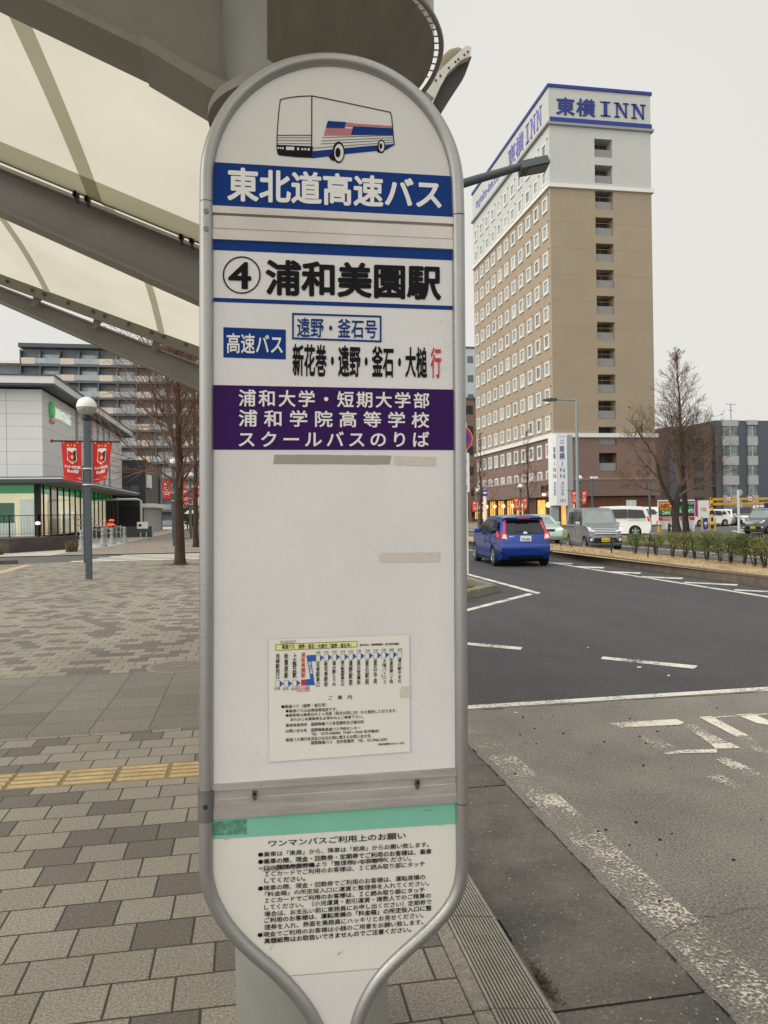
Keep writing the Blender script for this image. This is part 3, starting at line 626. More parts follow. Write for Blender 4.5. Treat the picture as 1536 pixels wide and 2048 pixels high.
# middle board
band('blue_strip', [(421, 499.6), (421, 478.6), (907, 500.6), (907, 521)], BLUE, mid)
band('blue_rule', [(421, 603.4), (421, 595.2), (908, 612), (908, 620.2)], BLUE, mid)
rg = MB(); n = 48
for k in range(n):
    a, b = 2 * math.pi * k / n, 2 * math.pi * (k + 1) / n
    rg.face([S(483.4 + r * math.cos(q) * 1.0, 550.4 + r * math.sin(q) * 0.985, 0.0012) for r, q in ((38, a), (38, b), (35.2, b), (35.2, a))])
rg.build('number_ring', INK, mid)
stext('4', z2(160, 180), z2(292, 184), z2(292, 338), z2(160, 334), INK, mid, 0.022)
stext('浦和美園駅', z2(372, 166), z2(1372, 202), z2(1372, 402), z2(372, 372), INK, mid, 0.034)
band('blue_box', [(446.8, 714.9), (446.8, 654.4), (571.6, 659.4), (571.6, 719.1)], BLUE, mid)
stext('高速バス', (453.4, 666), (565.5, 670), (565.5, 709), (453.4, 706.5), PAPERW, mid, 0.016)
fr = MB(); o4 = [(584.2, 626), (762.9, 631.6), (762.9, 685), (584.2, 678.7)]; i4 = [(587.7, 629.8), (759.4, 635.2), (759.4, 681.2), (587.7, 675)]
for k in range(4):
    j = (k + 1) % 4; fr.face([S(*o4[k], 0.0012), S(*i4[k], 0.0012), S(*i4[j], 0.0012), S(*o4[j], 0.0012)])
fr.build('blue_frame', BLUE, mid)
stext('遠野・釜石号', (593.8, 634.6), (753.8, 639.8), (753.8, 677.4), (593.8, 674.4), BLUE, mid, 0.016)
stext('新花巻・遠野・釜石・大槌', (585, 687.5), (853.8, 694.5), (853.8, 756.5), (585, 752.8), INK, mid, 0.028)
stext('行', (861.3, 694.7), (882, 695.2), (882, 757), (861.3, 756.2), RED, mid, 0.022)
band('purple_band', [(421, 899.5), (421, 769.9), (909, 779.3), (909, 900.3)], PURPLE, mid)
stext('浦和大学・短期大学部', (477.4, 778.5), (858.4, 785.4), (858.4, 817), (477.4, 813), PAPERW, mid, 0.018, 1.22)
stext('浦和学院高等学校', (477.4, 819), (858.4, 824.5), (858.4, 856), (477.4, 853.2), PAPERW, mid, 0.018, 1.6)
stext('スクールバスのりば', (477.4, 862.6), (858.4, 863.4), (858.4, 894), (477.4, 894), PAPERW, mid, 0.018, 1.36)
tape = worn_paint('tape_residue', (158, 150, 142), 0.36, 260, 0.12); tape2 = worn_paint('tape_residue_pale', (204, 196, 186), 0.36, 160, 0.2)
def ragged(pts, amp=1.0, n=14):
    out = []
    for a, b in zip(pts, pts[1:] + pts[:1]):
        for i in range(n):
            t = i / n; out.append((a[0] + (b[0] - a[0]) * t + random.uniform(-amp, amp), a[1] + (b[1] - a[1]) * t + random.uniform(-amp, amp) * 0.6))
    return out
for q, m in (([(549, 909), (783, 911), (779.5, 929), (546.6, 927.6)], tape), ([(787, 912), (871.5, 914), (871.5, 932.5), (789, 930)], tape2), ([(758.6, 1106.5), (880.7, 1104), (880, 1124), (759.4, 1125)], tape2)):
    MB().face([S(x, y, 0.0006) for x, y in ragged(q)][::-1]).build('tape_residue', m, mid)
sp = MB()
for i in range(60):
    x, y = random.uniform(440, 905), random.uniform(910, 1530); s = random.uniform(0.3, 0.9)
    sp.face([S(x + s * math.cos(q), y + s * math.sin(q) * 1.4, 0.0006) for q in (0, 1.57, 3.14, 4.71)])
for i in range(40):
    x, y = 890 + random.gauss(0, 8), random.uniform(640, 770); s = random.uniform(0.3, 1.0)
    sp.face([S(x + s * math.cos(q), y + s * math.sin(q), 0.0014) for q in (0, 1.57, 3.14, 4.71)])
sp.build('dirt_specks', mat('speck_grey', (128, 122, 116), 0.9), mid)
# lower board
band('green_band', [z5(70, 409), z5(70, 296), z5(1440, 203), z5(1440, 321)], GREEN, low)
L5 = [('ワンマンバスご利用上のお願い', 403, 412, 449, 1155, 366, 404, 0.014), ('●乗車は「後扉」から、降車は「前扉」からお願い致します。', 346, 477, 505, 1283, 420, 448, 0.012), ('●乗車の際、現金・回数券・定期券でご利用のお客様は、乗車', 346, 515, 545, 1297, 457, 487, 0.02),
      ('口の整理券発券機より「整理券」をお取りください。', 380, 550, 578, 1185, 497, 525, 0.012), ('ＩＣカードでご利用のお客様は、ＩＣ読み取り部にタッチ', 385, 584, 612, 1260, 525, 555, 0.012), ('してください。', 380, 620, 648, 605, 606, 635, 0.02),
      ('●降車の際、現金・回数券でご利用のお客様は、運転席横の', 346, 662, 691, 1262, 597, 627, 0.012), ('「料金箱」の所定投入口に運賃と整理券を入れてください。', 384, 694, 722, 1283, 632, 660, 0.012), ('ＩＣカードでご利用のお客様は、ＩＣ読み取り部にタッチ', 385, 729, 757, 1260, 668, 697, 0.02),
      ('してください。（小児運賃・割引運賃・複数人でのご精算の', 380, 764, 795, 1293, 699, 728, 0.012), ('場合は、お支払い前に乗務員にお申し出ください）定期券で', 380, 802, 832, 1297, 734, 763, 0.012), ('ご利用のお客様は、運転席横の「料金箱」の所定投入口に整', 380, 837, 866, 1297, 767, 797, 0.02),
      ('理券を入れ、券面を乗務員にハッキリとお見せください。', 380, 874, 905, 1252, 807, 836, 0.012), ('●現金でご利用のお客様は小銭のご用意をお願い致します。', 343, 917, 946, 1252, 844, 873, 0.012), ('高額紙幣はお取扱いできませんのでご注意ください。', 380, 949, 980, 1185, 885, 915, 0.02)]
for s, xl, tl, bl, xr, tr, brr, bo in L5:
    stext(s, z5(xl, tl), z5(xr, tr), z5(xr, brr), z5(xl, bl), INK, low, bo)
smg = worn_paint('marker_smudge', (120, 116, 110), 0.47, 60, 0.1)
for q in ([(348, 565), (400, 552), (650, 536), (655, 560), (520, 572), (380, 588)], [(835, 524), (1040, 508), (1050, 526), (850, 544)]):
    MB().face([S(*z5(x, y), 0.0006) for x, y in ragged(q, 4, 5)][::-1]).build('ink_smudge', smg, low)
MB().face([S(*z5(x, y), 0.0010) for x, y in ragged([(97, 330), (110, 312), (285, 296), (285, 378), (100, 386)], 2, 6)][::-1]).build('sticker_ghost', worn_paint('sticker_ghost', (92, 140, 122), 0.5, 90, 0.2), low)
scr = MB()
for a, b in (((410, 1015), (440, 965)), ((395, 1045), (455, 1078)), ((400, 1050), (430, 1058)), ((780, 1040), (830, 1010)), ((1335, 330), (1372, 334)), ((1255, 250), (1345, 242)), ((160, 408), (205, 402)), ((785, 1032), (800, 1022))):
    p, q = z5(*a), z5(*b); scr.face([S(p[0], p[1], 0.0012), S(p[0] + 0.6, p[1] + 0.9, 0.0012), S(q[0], q[1], 0.0012)][::-1])
scr.build('scratches', mat('scratch', (110, 104, 98), 0.8), low)
# ------------------------------------------------------------------ laminated timetable taped to the board
nt_ = thing('timetable_notice', 'laminated paper timetable with blue route arrows taped onto the white sign board', 'timetable', (SO.x, SO.y, 1.1))
MB().face([S(*p, 0.0010) for p in ((535.8, 1277.6), (538, 1526), (821.5, 1504), (820, 1268.2))][::1]).build('laminate', mat('laminate', (206, 203, 198), 0.25, spec=0.6), nt_)
MB().face([S(*z4(*p), 0.0016) for p in ((84, 138), (88, 1312), (1438, 1212), (1430, 94))]).build('paper', mat('notice_paper', (228, 225, 216), 0.3, noise=0.05, scale=14), nt_)
O4 = 0.0024
def ntext(s, xl, tl, bl, xr, tr, brr, m=INK, bold=0.018, **k):
    return stext(s, z4(xl, tl), z4(xr, tr), z4(xr, brr), z4(xl, bl), m, nt_, bold, off=O4, **k)
def nquad(mb, pts, off=O4 - 0.0004): mb.face([S(*z4(*p), off) for p in pts])
yb = MB(); nquad(yb, [(150, 243), (150, 185), (931, 153), (931, 208)]); yb.build('title_box', mat('notice_yellow', (226, 224, 150), 0.4), nt_)
ln = MB()
def nline(pts, wpx=3, off=O4):
    for a, b in zip(pts[:-1], pts[1:]):
        a, b = Vector(a), Vector(b); d = (b - a).normalized(); n = Vector((-d.y, d.x)) * wpx / 2
        ln.face([S(*z4(*(a - n)), off), S(*z4(*(a + n)), off), S(*z4(*(b + n)), off), S(*z4(*(b - n)), off)][::-1])
nline([(150, 243), (150, 185), (931, 153), (931, 208), (150, 243)], 4)
ntext('高速バス　遠野・釜石・大槌行「遠野・釜石号」', 210, 187, 230, 875, 172, 212)
ntext('運行会社：国際興業㈱・岩手県交通㈱', 955, 180, 201, 1330, 166, 190, bold=0.02)
bl = MB(); rd = MB()
for x, y in ((150, 532), (231, 530), (312, 526)):
    nline([(x, y), (x + 40, y - 1), (x + 40, y + 62), (x, y + 63), (x, y)], 2.5)
    nquad(bl, [(x + 41, y + 61), (x + 41, y), (x + 78, y + 28)])
nquad(rd, [(394, 580), (394, 522), (436, 520), (436, 578)])
nquad(bl, [(437, 578), (437, 519), (482, 516), (445, 290), (455, 288), (535, 284), (535, 345), (494, 347), (525, 576)])
XS = (537, 614, 692, 773, 851, 928, 1008, 1087, 1163, 1240, 1320)
for i, x in enumerate(XS):
    y = 286 - 34 * i / 10.0
    nline([(x, y), (x + 40, y - 1), (x + 40, y + 58), (x, y + 60), (x, y)], 2.5)
    if i < 10: nquad(bl, [(x + 41, y + 57), (x + 41, y - 1), (x + 76, y + 25)])
bl.build('route_arrows', mat('notice_blue', (34, 92, 168), 0.4), nt_); rd.build('stop_square', RED, nt_)
def vtext(s, x0, x1, y0, y1, m=INK, bold=0.02):
    ntext('\n'.join(s), x0, y0, y1, x1, y0 - 2, y1 - 2, m, bold, center=True)
for s, x, a, b in (('池袋駅西口', 150, 272, 516), ('秋葉原駅', 232, 268, 512), ('上野駅', 312, 264, 508)): vtext(s, x, x + 38, a, b)
vtext('浦和美園駅', 394, 434, 262, 506, RED)
for i, s in enumerate(('花巻駅東口', '新花巻駅前', '道の駅とうわ', '道の駅遠野風の丘', '遠野駅前', '釜石営業所', '釜石駅前', '釜石中央', '大槌バイパス', '吉里吉里一丁目', '道の駅やまだ')):
    x = XS[i] + (18 if i == 8 else 0); y0 = 352 - 36 * i / 10; vtext(s, x, x + (28 if i == 8 else 36), y0, 592 - 38 * i / 10)
vtext('（ローソン前）', 1163, 1180, 340, 530, INK, 0.0)
for i, s in enumerate(('5:05', '5:25', '5:35', '6:10', '6:35', '7:20', '7:30', '7:35', '7:50', '8:00', '8:15')):
    y = 262 - 30 * i / 10; ntext(s, XS[i] + 2, y - 11, y + 11, XS[i] + 42, y - 13, y + 9, bold=0.008)
for s, x in (('21:35', 138), ('22:10', 218), ('22:25', 298)): ntext(s, x, 600, 622, x + 54, 597, 619, bold=0.008)
ntext('23:10発', 364, 594, 630, 467, 590, 627, RED, 0.01)
rb = MB()
o4 = [(357, 640), (357, 588), (474, 584), (474, 635)]; i4 = [(361, 636), (361, 592), (470, 588), (470, 631)]
for k in range(4):
    j = (k + 1) % 4; rb.face([S(*z4(*q), O4) for q in (o4[k], o4[j], i4[j], i4[k])])
rb.build('red_frame', RED, nt_)
mbz = MB(); put_text(mbz, '\n'.join('東北道'), *[S(*z4(*p), O4 + 0.0004) for p in ((460, 350), (488, 348), (506, 465), (478, 468))], 0.02); mbz.build('lettering', PAPERW, nt_)
ln.build('rule_lines', INK, nt_)
for r in (('ご　案　内', 657, 677, 716, 880, 667, 708), ('■高速バス（遠野・釜石号）', 205, 765, 798, 635, 745, 780), ('●高速バスは全席座席指定です。', 247, 808, 839, 740, 787, 822), ('●乗車券は乗車日の２ヶ月前（前月の同じ日）から発売しております。', 247, 850, 882, 1310, 800, 836),
          ('あらかじめ乗車券をお求めの上ご乗車下さい。', 292, 889, 922, 990, 860, 891), ('乗車券発売所　国際興業バス各営業所及び案内所', 247, 945, 978, 995, 908, 943), ('お問い合せ先　国際興業高速バス予約センター', 247, 999, 1033, 962, 967, 1001),
          ('TEL　0570-048985（9:00〜19:00 年中無休）', 490, 1027, 1059, 1145, 996, 1031), ('高速バス運行状況及びお忘れ物に関するお問い合せ先', 247, 1083, 1117, 1060, 1042, 1078), ('国際興業バス　志村営業所　TEL　03-3966-2247', 490, 1112, 1146, 1220, 1075, 1110), ('浦和美園駅2018.07.11改正', 1132, 1133, 1153, 1385, 1118, 1139)):
    ntext(*r, bold=0.010)
crk = worn_paint('old_tape', (186, 178, 168), 0.42, 200, 0.15)
MB().face([S(*z4(x, y), O4) for x, y in ragged([(190, 150), (345, 142), (330, 176), (200, 184)], 5, 6)][::-1]).build('tape_residue', crk, nt_)
MB().face([S(*z4(x, y), O4) for x, y in ragged([(1350, 590), (1440, 580), (1440, 700), (1345, 690)], 4, 5)][::-1]).build('tape_residue', tape2, nt_)
# ================================================================== BUS SHELTER CANOPY
PX, PY = 0.161, 2.22
steel_p = mat('shelter_paint', (134, 133, 127), 0.5, noise=0.12, scale=2.5, fine=0.05, fscale=200)
steel_beam = mat('shelter_beam_paint', (132, 128, 120), 0.55, noise=0.14, scale=1.8, fine=0.05, fscale=150)
bolt_m = mat('bolt_dark', (74, 70, 66), 0.6, metal=0.5)
canopy = thing('bus_shelter_canopy', 'large bus shelter roof of cream fabric on grey steel ribs and a round post', 'bus shelter', (PX, PY, 0))
# posts (the two farther ones stand behind the sign)
Y2, Y3 = 5.0, 9.5
for k, (y, top_z) in enumerate(((PY, 4.2), (Y2, 3.1), (Y3, 3.1))):
    MB().lathe(PX, y, [(0.235, 0), (0.235, 0.03), (0.2157, 0.03), (0.2157, top_z)], 40).build('post', steel_p, canopy, True)
    MB().lathe(PX, y, [(0.2163, 1.9), (0.217, 1.903), (0.217, 1.911), (0.2163, 1.914)], 40).build('weld_ring', steel_beam, canopy, True)
def rib(y, b0, b1, t0, t1, fw, name='rib', xl=None):
    """I-shaped rib in the plane Y=y: b0,b1 pixel points of its lower edge, t0,t1 of its upper edge"""
    A, B = AY(*b0, y), AY(*b1, y); Tt, Tu = AY(*t0, y), AY(*t1, y)
    def at(P, Q, x): u = (x - P.x) / (Q.x - P.x); return P.z + (Q.z - P.z) * u
    x0 = xl if xl is not None else A.x - 1.2; x1 = PX
    n = 10; rings = []
    tf = 0.022; tw = 0.012
    for i in range(n + 1):
        x = x0 + (x1 - x0) * i / n; zb = at(A, B, x); zt = at(Tt, Tu, x)
        rings.append([(x, y - fw, zb), (x, y + fw, zb), (x, y + fw, zb + tf), (x, y + tw, zb + tf), (x, y + tw, zt - tf), (x, y + fw, zt - tf), (x, y + fw, zt), (x, y - fw, zt), (x, y - fw, zt - tf), (x, y - tw, zt - tf), (x, y - tw, zb + tf), (x, y - fw, zb + tf)])
    return MB().loft(rings).build(name, steel_beam, canopy), at, (A, B), (Tt, Tu)
r1, at1, b1, t1 = rib(PY, (0, -8), (430, 200), (0, -320), (430, -70), 0.089)
r2, at2, b2, t2 = rib(Y2, (0, 428), (400, 608), (0, 338), (400, 500), 0.085)
r3, at3, b3, t3 = rib(Y3, (0, 606), (400, 782), (0, 574), (400, 731), 0.085)
# conduit along the inside of the near rib and the collar round the post
a, b = AY(98, -45, PY - 0.06), AY(440, 150, PY - 0.06)
MB().lathe(PX, PY, [(0.217, b1[1].z - 0.06), (0.258, b1[1].z - 0.06), (0.258, b1[1].z - 0.035), (0.217, b1[1].z - 0.035)], 48).build('collar_plate', steel_beam, canopy, True)
x0 = b1[1].x - 0.03
MB().prism([(x0 - 0.16, PY - 0.1, at1(*b1, x0 - 0.16) - 0.002), (x0 + 0.12, PY - 0.1, b1[1].z - 0.074), (x0 + 0.12, PY - 0.1, b1[1].z - 0.04), (x0 - 0.16, PY - 0.1, at1(*b1, x0 - 0.16) + 0.03)], (0, 0.2, 0)).build('haunch_plate', steel_beam, canopy)
# fabric
fabric = cloth_glow('canopy_fabric', (210, 204, 188), 0.92, 0.06); seam = cloth_glow('canopy_seam', (188, 186, 170), 0.9, 0.03); hem = cloth_glow('canopy_hem', (186, 184, 166), 0.9, 0.03)
def sheet(y0, z0f, y1, z1f, xa, xb, arch, ny=14, nx=16, dz=0.0):
    rows = []
    for j in range(ny + 1):
        v = j / ny
        rows.append([(xa + (xb - xa) * i / nx, y0 + (y1 - y0) * v, (z0f(xa + (xb - xa) * i / nx)) * (1 - v) + z1f(xa + (xb - xa) * i / nx) * v + arch * 4 * v * (1 - v) + dz) for i in range(nx + 1)])
    return rows
def grid(rows, name, m, parent):
    mb = MB(); nx = len(rows[0]); vs = [p for r in rows for p in r]; fs = []
    for j in range(len(rows) - 1):
        for i in range(nx - 1): fs.append((j * nx + i, j * nx + i + 1, (j + 1) * nx + i + 1, (j + 1) * nx + i))
    return mb.add(vs, fs).build(name, m, parent, True, angle=80)
def edge_fn(p0, p1, y):
    A, B = AY(*p0, y), AY(*p1, y); return lambda x: A.z + (B.z - A.z) * (x - A.x) / (B.x - A.x)
XL = -4.6
h1a, h1b = edge_fn((0, 287), (400, 447), Y2 - 0.25), edge_fn((0, 318), (400, 482), Y2 - 0.22)
near1 = lambda x: at1(*b1, x) + 0.42
f1 = grid(sheet(PY + 0.03, near1, Y2 - 0.22, h1b, XL, PX + 0.1, 0.06), 'fabric_panel', fabric, canopy)
hr_ = sheet(PY + 0.03, near1, Y2 - 0.22, h1b, XL, PX + 0.1, 0.06, ny=60, dz=-0.012)[-7:]
grid(hr_, 'fabric_hem', hem, canopy)
far2 = edge_fn((0, 548), (400, 694), Y3 - 0.2); far2b = edge_fn((0, 569), (400, 716), Y3 - 0.2)
near2 = lambda x: at2(*t2, x) + 0.10
f2 = grid(sheet(Y2 + 0.12, near2, Y3 - 0.2, far2, XL - 1, PX + 0.1, 0.22), 'fabric_panel', fabric, canopy)
def seam_strip(y0, z0f, y1, z1f, xa0, xa1, wd, arch, parent):
    rows = []
    for j in range(17):
        v = j / 16; xc = xa0 + (xa1 - xa0) * v; y = y0 + (y1 - y0) * v
        rows.append([(x, y, z0f(x) * (1 - v) + z1f(x) * v + arch * 4 * v * (1 - v) - 0.012) for x in (xc - wd / 2, xc + wd / 2)])
    return grid(rows, 'fabric_seam', seam, canopy)
s1 = AY(188, 362, Y2 - 0.25).x; seam_strip(PY + 0.03, near1, Y2 - 0.22, h1b, s1 + 0.02, s1, 0.085, 0.06, f1)
for px, py in ((95, 578), (323, 655)):
    sx = AY(px, py, Y3 - 0.2).x; seam_strip(Y2 + 0.12, near2, Y3 - 0.2, far2, sx + 0.1, sx, 0.075, 0.22, f2)
# unseen next bay over the camera, added to darken the sign and post
grid(sheet(-3.2, near1, PY - 0.05, near1, XL, PX + 0.1, 0.12, dz=0.03), 'fabric_panel', fabric, canopy)
# clamp bars with bolts along the far edges
def bar(y, za, zb, xa, xb, th, name, m):
    mb = MB(); n = 8
    mb.loft([[(x, y, za(x)), (x, y + th, za(x)), (x, y + th, zb(x)), (x, y, zb(x))] for x in [xa + (xb - xa) * i / n for i in range(n + 1)]])
    return mb.build(name, m, canopy)
plate_m = mat('clamp_plate', (118, 114, 100), 0.6, noise=0.1, scale=4)
bar(Y2 - 0.215, edge_fn((0, 312), (400, 475), Y2 - 0.22), edge_fn((0, 322), (400, 486), Y2 - 0.22), XL, PX, 0.02, 'clamp_bar', mat('clamp_bar_dark', (70, 66, 58), 0.7))
bar(Y2 - 0.225, edge_fn((0, 300), (400, 462), Y2 - 0.22), edge_fn((0, 308), (400, 470), Y2 - 0.22), XL, PX, 0.012, 'clamp_bar', plate_m)
cb = bar(Y3 - 0.21, far2, far2b, XL - 1, PX, 0.02, 'clamp_plate', plate_m)
for px, py in ((150, 388), (173, 397), (362, 473), (383, 481)):
    p = AY(px, py, Y2 - 0.24); MB().tube([p, p + Vector((0, 0.03, 0))], 0.017, 10).build('clamp_bolt', bolt_m, canopy, True)
    MB().box(p.x - 0.006, p.x + 0.006, p.y, p.y + 0.1, p.z - 0.02, p.z + 0.06).build('clamp_lug', bolt_m, canopy)
for px in (14, 64, 88, 136, 186, 209, 257, 303, 327, 372):
    yy = 562 + (px - 14) * 0.353; p = AY(px, yy, Y3 - 0.225); MB().tube([p, p + Vector((0, 0.02, 0))], 0.019, 10).build('clamp_bolt', bolt_m, canopy, True)
for px in (74, 195, 313):
    yy = 578 + (px - 14) * 0.36; p = AY(px, yy, Y3 - 0.15); q = AY(px - 4, yy + 20, Y3 - 0.03)
    MB().prism([p + Vector((-0.04, 0, 0.03)), p + Vector((0.07, 0, 0.03)), q + Vector((0.02, -0.1, 0)), q + Vector((-0.03, -0.1, 0))], (0, 0.02, 0)).build('bracket', plate_m, canopy)
# rounded roof end on the road side: underside board, rim and little rungs
ze = 2.62
def PZ(px, py, z): return G(px, py, z)
out = [(534, -60), (534, 40), (534, 96), (560, 150), (640, 186), (760, 200), (838, 188), (861, 158), (874, 122), (879, 90), (873, 58), (858, 28), (838, 2), (800, -30), (740, -60)]
def sm(p, it=2):
    for _ in range(it):
        q = []
        for a, b in zip(p, p[1:] + p[:1]): q += [(a[0] * 0.75 + b[0] * 0.25, a[1] * 0.75 + b[1] * 0.25), (a[0] * 0.25 + b[0] * 0.75, a[1] * 0.25 + b[1] * 0.75)]
        p = q
    return p
def smo(p, it=2):
    for _ in range(it):
        q = [p[0]]
        for a, b in zip(p[:-1], p[1:]): q += [(a[0] * 0.75 + b[0] * 0.25, a[1] * 0.75 + b[1] * 0.25), (a[0] * 0.25 + b[0] * 0.75, a[1] * 0.25 + b[1] * 0.75)]
        p = q + [p[-1]]
    return p
core = [(534, -140)] + smo([(534, 118), (640, 186), (760, 200), (832, 186), (853, 156), (866, 122), (870, 90), (864, 58), (849, 30), (828, 4), (790, -40), (740, -140)], 2)
roofend_m = mat('roof_end_steel', (150, 143, 134), 0.4, metal=0.1, noise=0.25, scale=2.2, stretch=(6, 1, 1))
re_ = MB().prism([PZ(x, y, ze) for x, y in core][::-1], (0, 0, 0.10)).build('roof_end_board', roofend_m, canopy)
rim = [PZ(x, y, ze - 0.004) for x, y in sm([(838, 194), (864, 160), (879, 122), (884, 90), (878, 56), (862, 24), (840, -4), (800, -36)], 0)]
MB().tube(smooth_path(rim, 2), 0.006, 8).build('roof_end_rim', steel_beam, canopy, True)
ru = MB()
for i in range(15):
    a = -0.95 + i * 0.115
    c = (740, 92)
    p = PZ(700 + 168 * math.cos(a), 90 + 118 * math.sin(a), ze + 0.003); q = PZ(700 + 183 * math.cos(a), 90 + 124 * math.sin(a), ze + 0.003)
    ru.tube([p, q], 0.0018, 5)
tag(ru.build('rim_rungs', steel_beam, canopy), kind='stuff')
# far tip of the neighbouring roof bay with its bolted white edge
tp = mat('roof_edge_white', (206, 202, 192), 0.6, noise=0.1, scale=8); yt = 4.2
MB().prism([AY(*p, yt) for p in ((848, 180), (870, 150), (905, 116), (932, 91), (943, 93), (941, 112), (922, 120), (896, 145), (868, 196))], (0, 0.05, 0)).build('roof_tip_edge', tp, canopy)
MB().prism([AY(*p, yt + 0.06) for p in ((868, 200), (892, 152), (922, 124), (944, 112), (930, 150), (905, 188), (884, 222))], (0, 0.06, 0)).build('roof_tip_underside', mat('roof_tip_dark', (70, 68, 64), 0.6), canopy)
MB().prism([AY(*p, yt + 0.2) for p in ((866, 170), (884, 112), (900, 98), (916, 94), (930, 100), (905, 130), (880, 165))], (0, 0.02, 0)).build('roof_tip_fabric', fabric, canopy)
for px, py in ((872, 160), (881, 151), (898, 135), (911, 123), (917, 118), (929, 109), (936, 103)):
    p = AY(px, py, yt - 0.004); MB().tube([p, p + Vector((0, 0.01, 0))], 0.0065, 8).build('tip_bolt', bolt_m, canopy, True)
# ================================================================== SHARED BUILDERS: trees, lamps, banners
bark = mat('bark_brown', (66, 52, 42), 0.95, noise=0.45, scale=14, bump=1.0, bscale=25, stretch=(1, 1, 0.3))
bark_grey = mat('bark_grey', (56, 50, 45), 0.95, noise=0.4, scale=10, bump=1.0, bscale=20, stretch=(1, 1, 0.3))
twig_red = mat('twig_red_brown', (112, 86, 72), 0.95, noise=0.35, scale=1.5)
twig_grey = mat('twig_grey_brown', (92, 76, 64), 0.95, noise=0.3, scale=1.5)
def limb(mb, p, d, L, r, depth, rng, nseg, kids, upb, wander, rmin, lens=(0.45, 0.7), ang=(25, 50), stop=None):
    pts = [p.copy()]; q = p.copy(); dd = d.normalized(); rr = [r]
    for i in range(nseg):
        dd = (dd + Vector((rng.gauss(0, wander), rng.gauss(0, wander), rng.gauss(0, wander) + upb))).normalized()
        q = q + dd * (L / nseg); pts.append(q.copy()); rr.append(max(rmin, r * (1 - 0.85 * (i + 1) / nseg)))
    mb.tube(pts, rr, 5 if r > 0.03 else 3, cap=False)
    if depth <= 0: return
    for k in range(kids[0]):
        t = rng.uniform(0.18, 0.98); i = min(int(t * nseg), nseg - 1); f = t * nseg - i
        b = pts[i].lerp(pts[i + 1], f); ax = (pts[i + 1] - pts[i]).normalized()
        a = rng.uniform(0, 2 * math.pi); u = ax.orthogonal().normalized(); v = ax.cross(u)
        th = math.radians(rng.uniform(*ang)); nd_ = ax * math.cos(th) + (u * math.cos(a) + v * math.sin(a)) * math.sin(th)
        limb(mb, b, nd_, L * rng.uniform(*lens) * (1.15 - 0.6 * t), max(rmin, rr[i] * 0.55), depth - 1, rng, max(2, nseg - 1), kids[1:], upb, wander, rmin, lens, ang)
def leader_tree(name, label, cat, loc, h, r, h0, nb, spread, up, seed, kids=(7, 5), rmin=0.006, tw=None, bk=None, group=None, top_pow=0.8, lean=(0, 0), depth=2, knots=()):
    rng = random.Random(seed); t = thing(name, label, cat, loc, 0, group)
    pts = [Vector((0, 0, -0.05))]; rr = [r * 1.35]
    n = 12
    for i in range(1, n + 1):
        z = h * i / n; pts.append(Vector((lean[0] * z + rng.gauss(0, 0.02), lean[1] * z + rng.gauss(0, 0.02), z))); rr.append(max(0.012, r * (1 - (i / n) ** 1.15)))
    pts.insert(1, Vector((0, 0, 0.25))); rr.insert(1, r * 1.05)
    MB().tube(pts, rr, 10).build('trunk', bk or bark, t, True, True)
    mb = MB()
    for k in range(nb):
        f = (k + rng.random()) / nb; z = h0 + (h - h0) * f; az = k * 2.4 + rng.uniform(-0.4, 0.4)
        L = spread * (1 - f) ** top_pow * rng.uniform(0.7, 1.15) + 0.25
        el = math.radians(up + 25 * f + rng.uniform(-10, 10))
        i = min(int(z / h * n) + 1, len(pts) - 2); c = pts[i].lerp(pts[i + 1], 0.5); c.z = z; c.x = lean[0] * z; c.y = lean[1] * z
        limb(mb, c, Vector((math.cos(az) * math.cos(el), math.sin(az) * math.cos(el), math.sin(el))), L, max(0.010, r * 0.27 * (1 - f * 0.75)), depth, rng, 5, kids, 0.05, 0.10, rmin)
    mb.build('crown', tw or twig_red, t, False, True)
    return t
lampm = mat('lamp_post_paint', (78, 86, 92), 0.5, noise=0.12, scale=3)
glass_w = mat('globe_glass', (222, 220, 214), 0.25, spec=0.5, coat=0.4); glass_l = mat('globe_lower', (150, 150, 146), 0.15, noise=0.4, scale=9, spec=0.6, coat=0.5)
bannerm = mat('banner_red', (206, 44, 40), 0.7, noise=0.12, scale=3)
GOLD = mat('banner_gold', (226, 186, 92), 0.6); BW = mat('banner_white', (226, 222, 216), 0.6); BK = mat('banner_black', (30, 30, 36), 0.6)
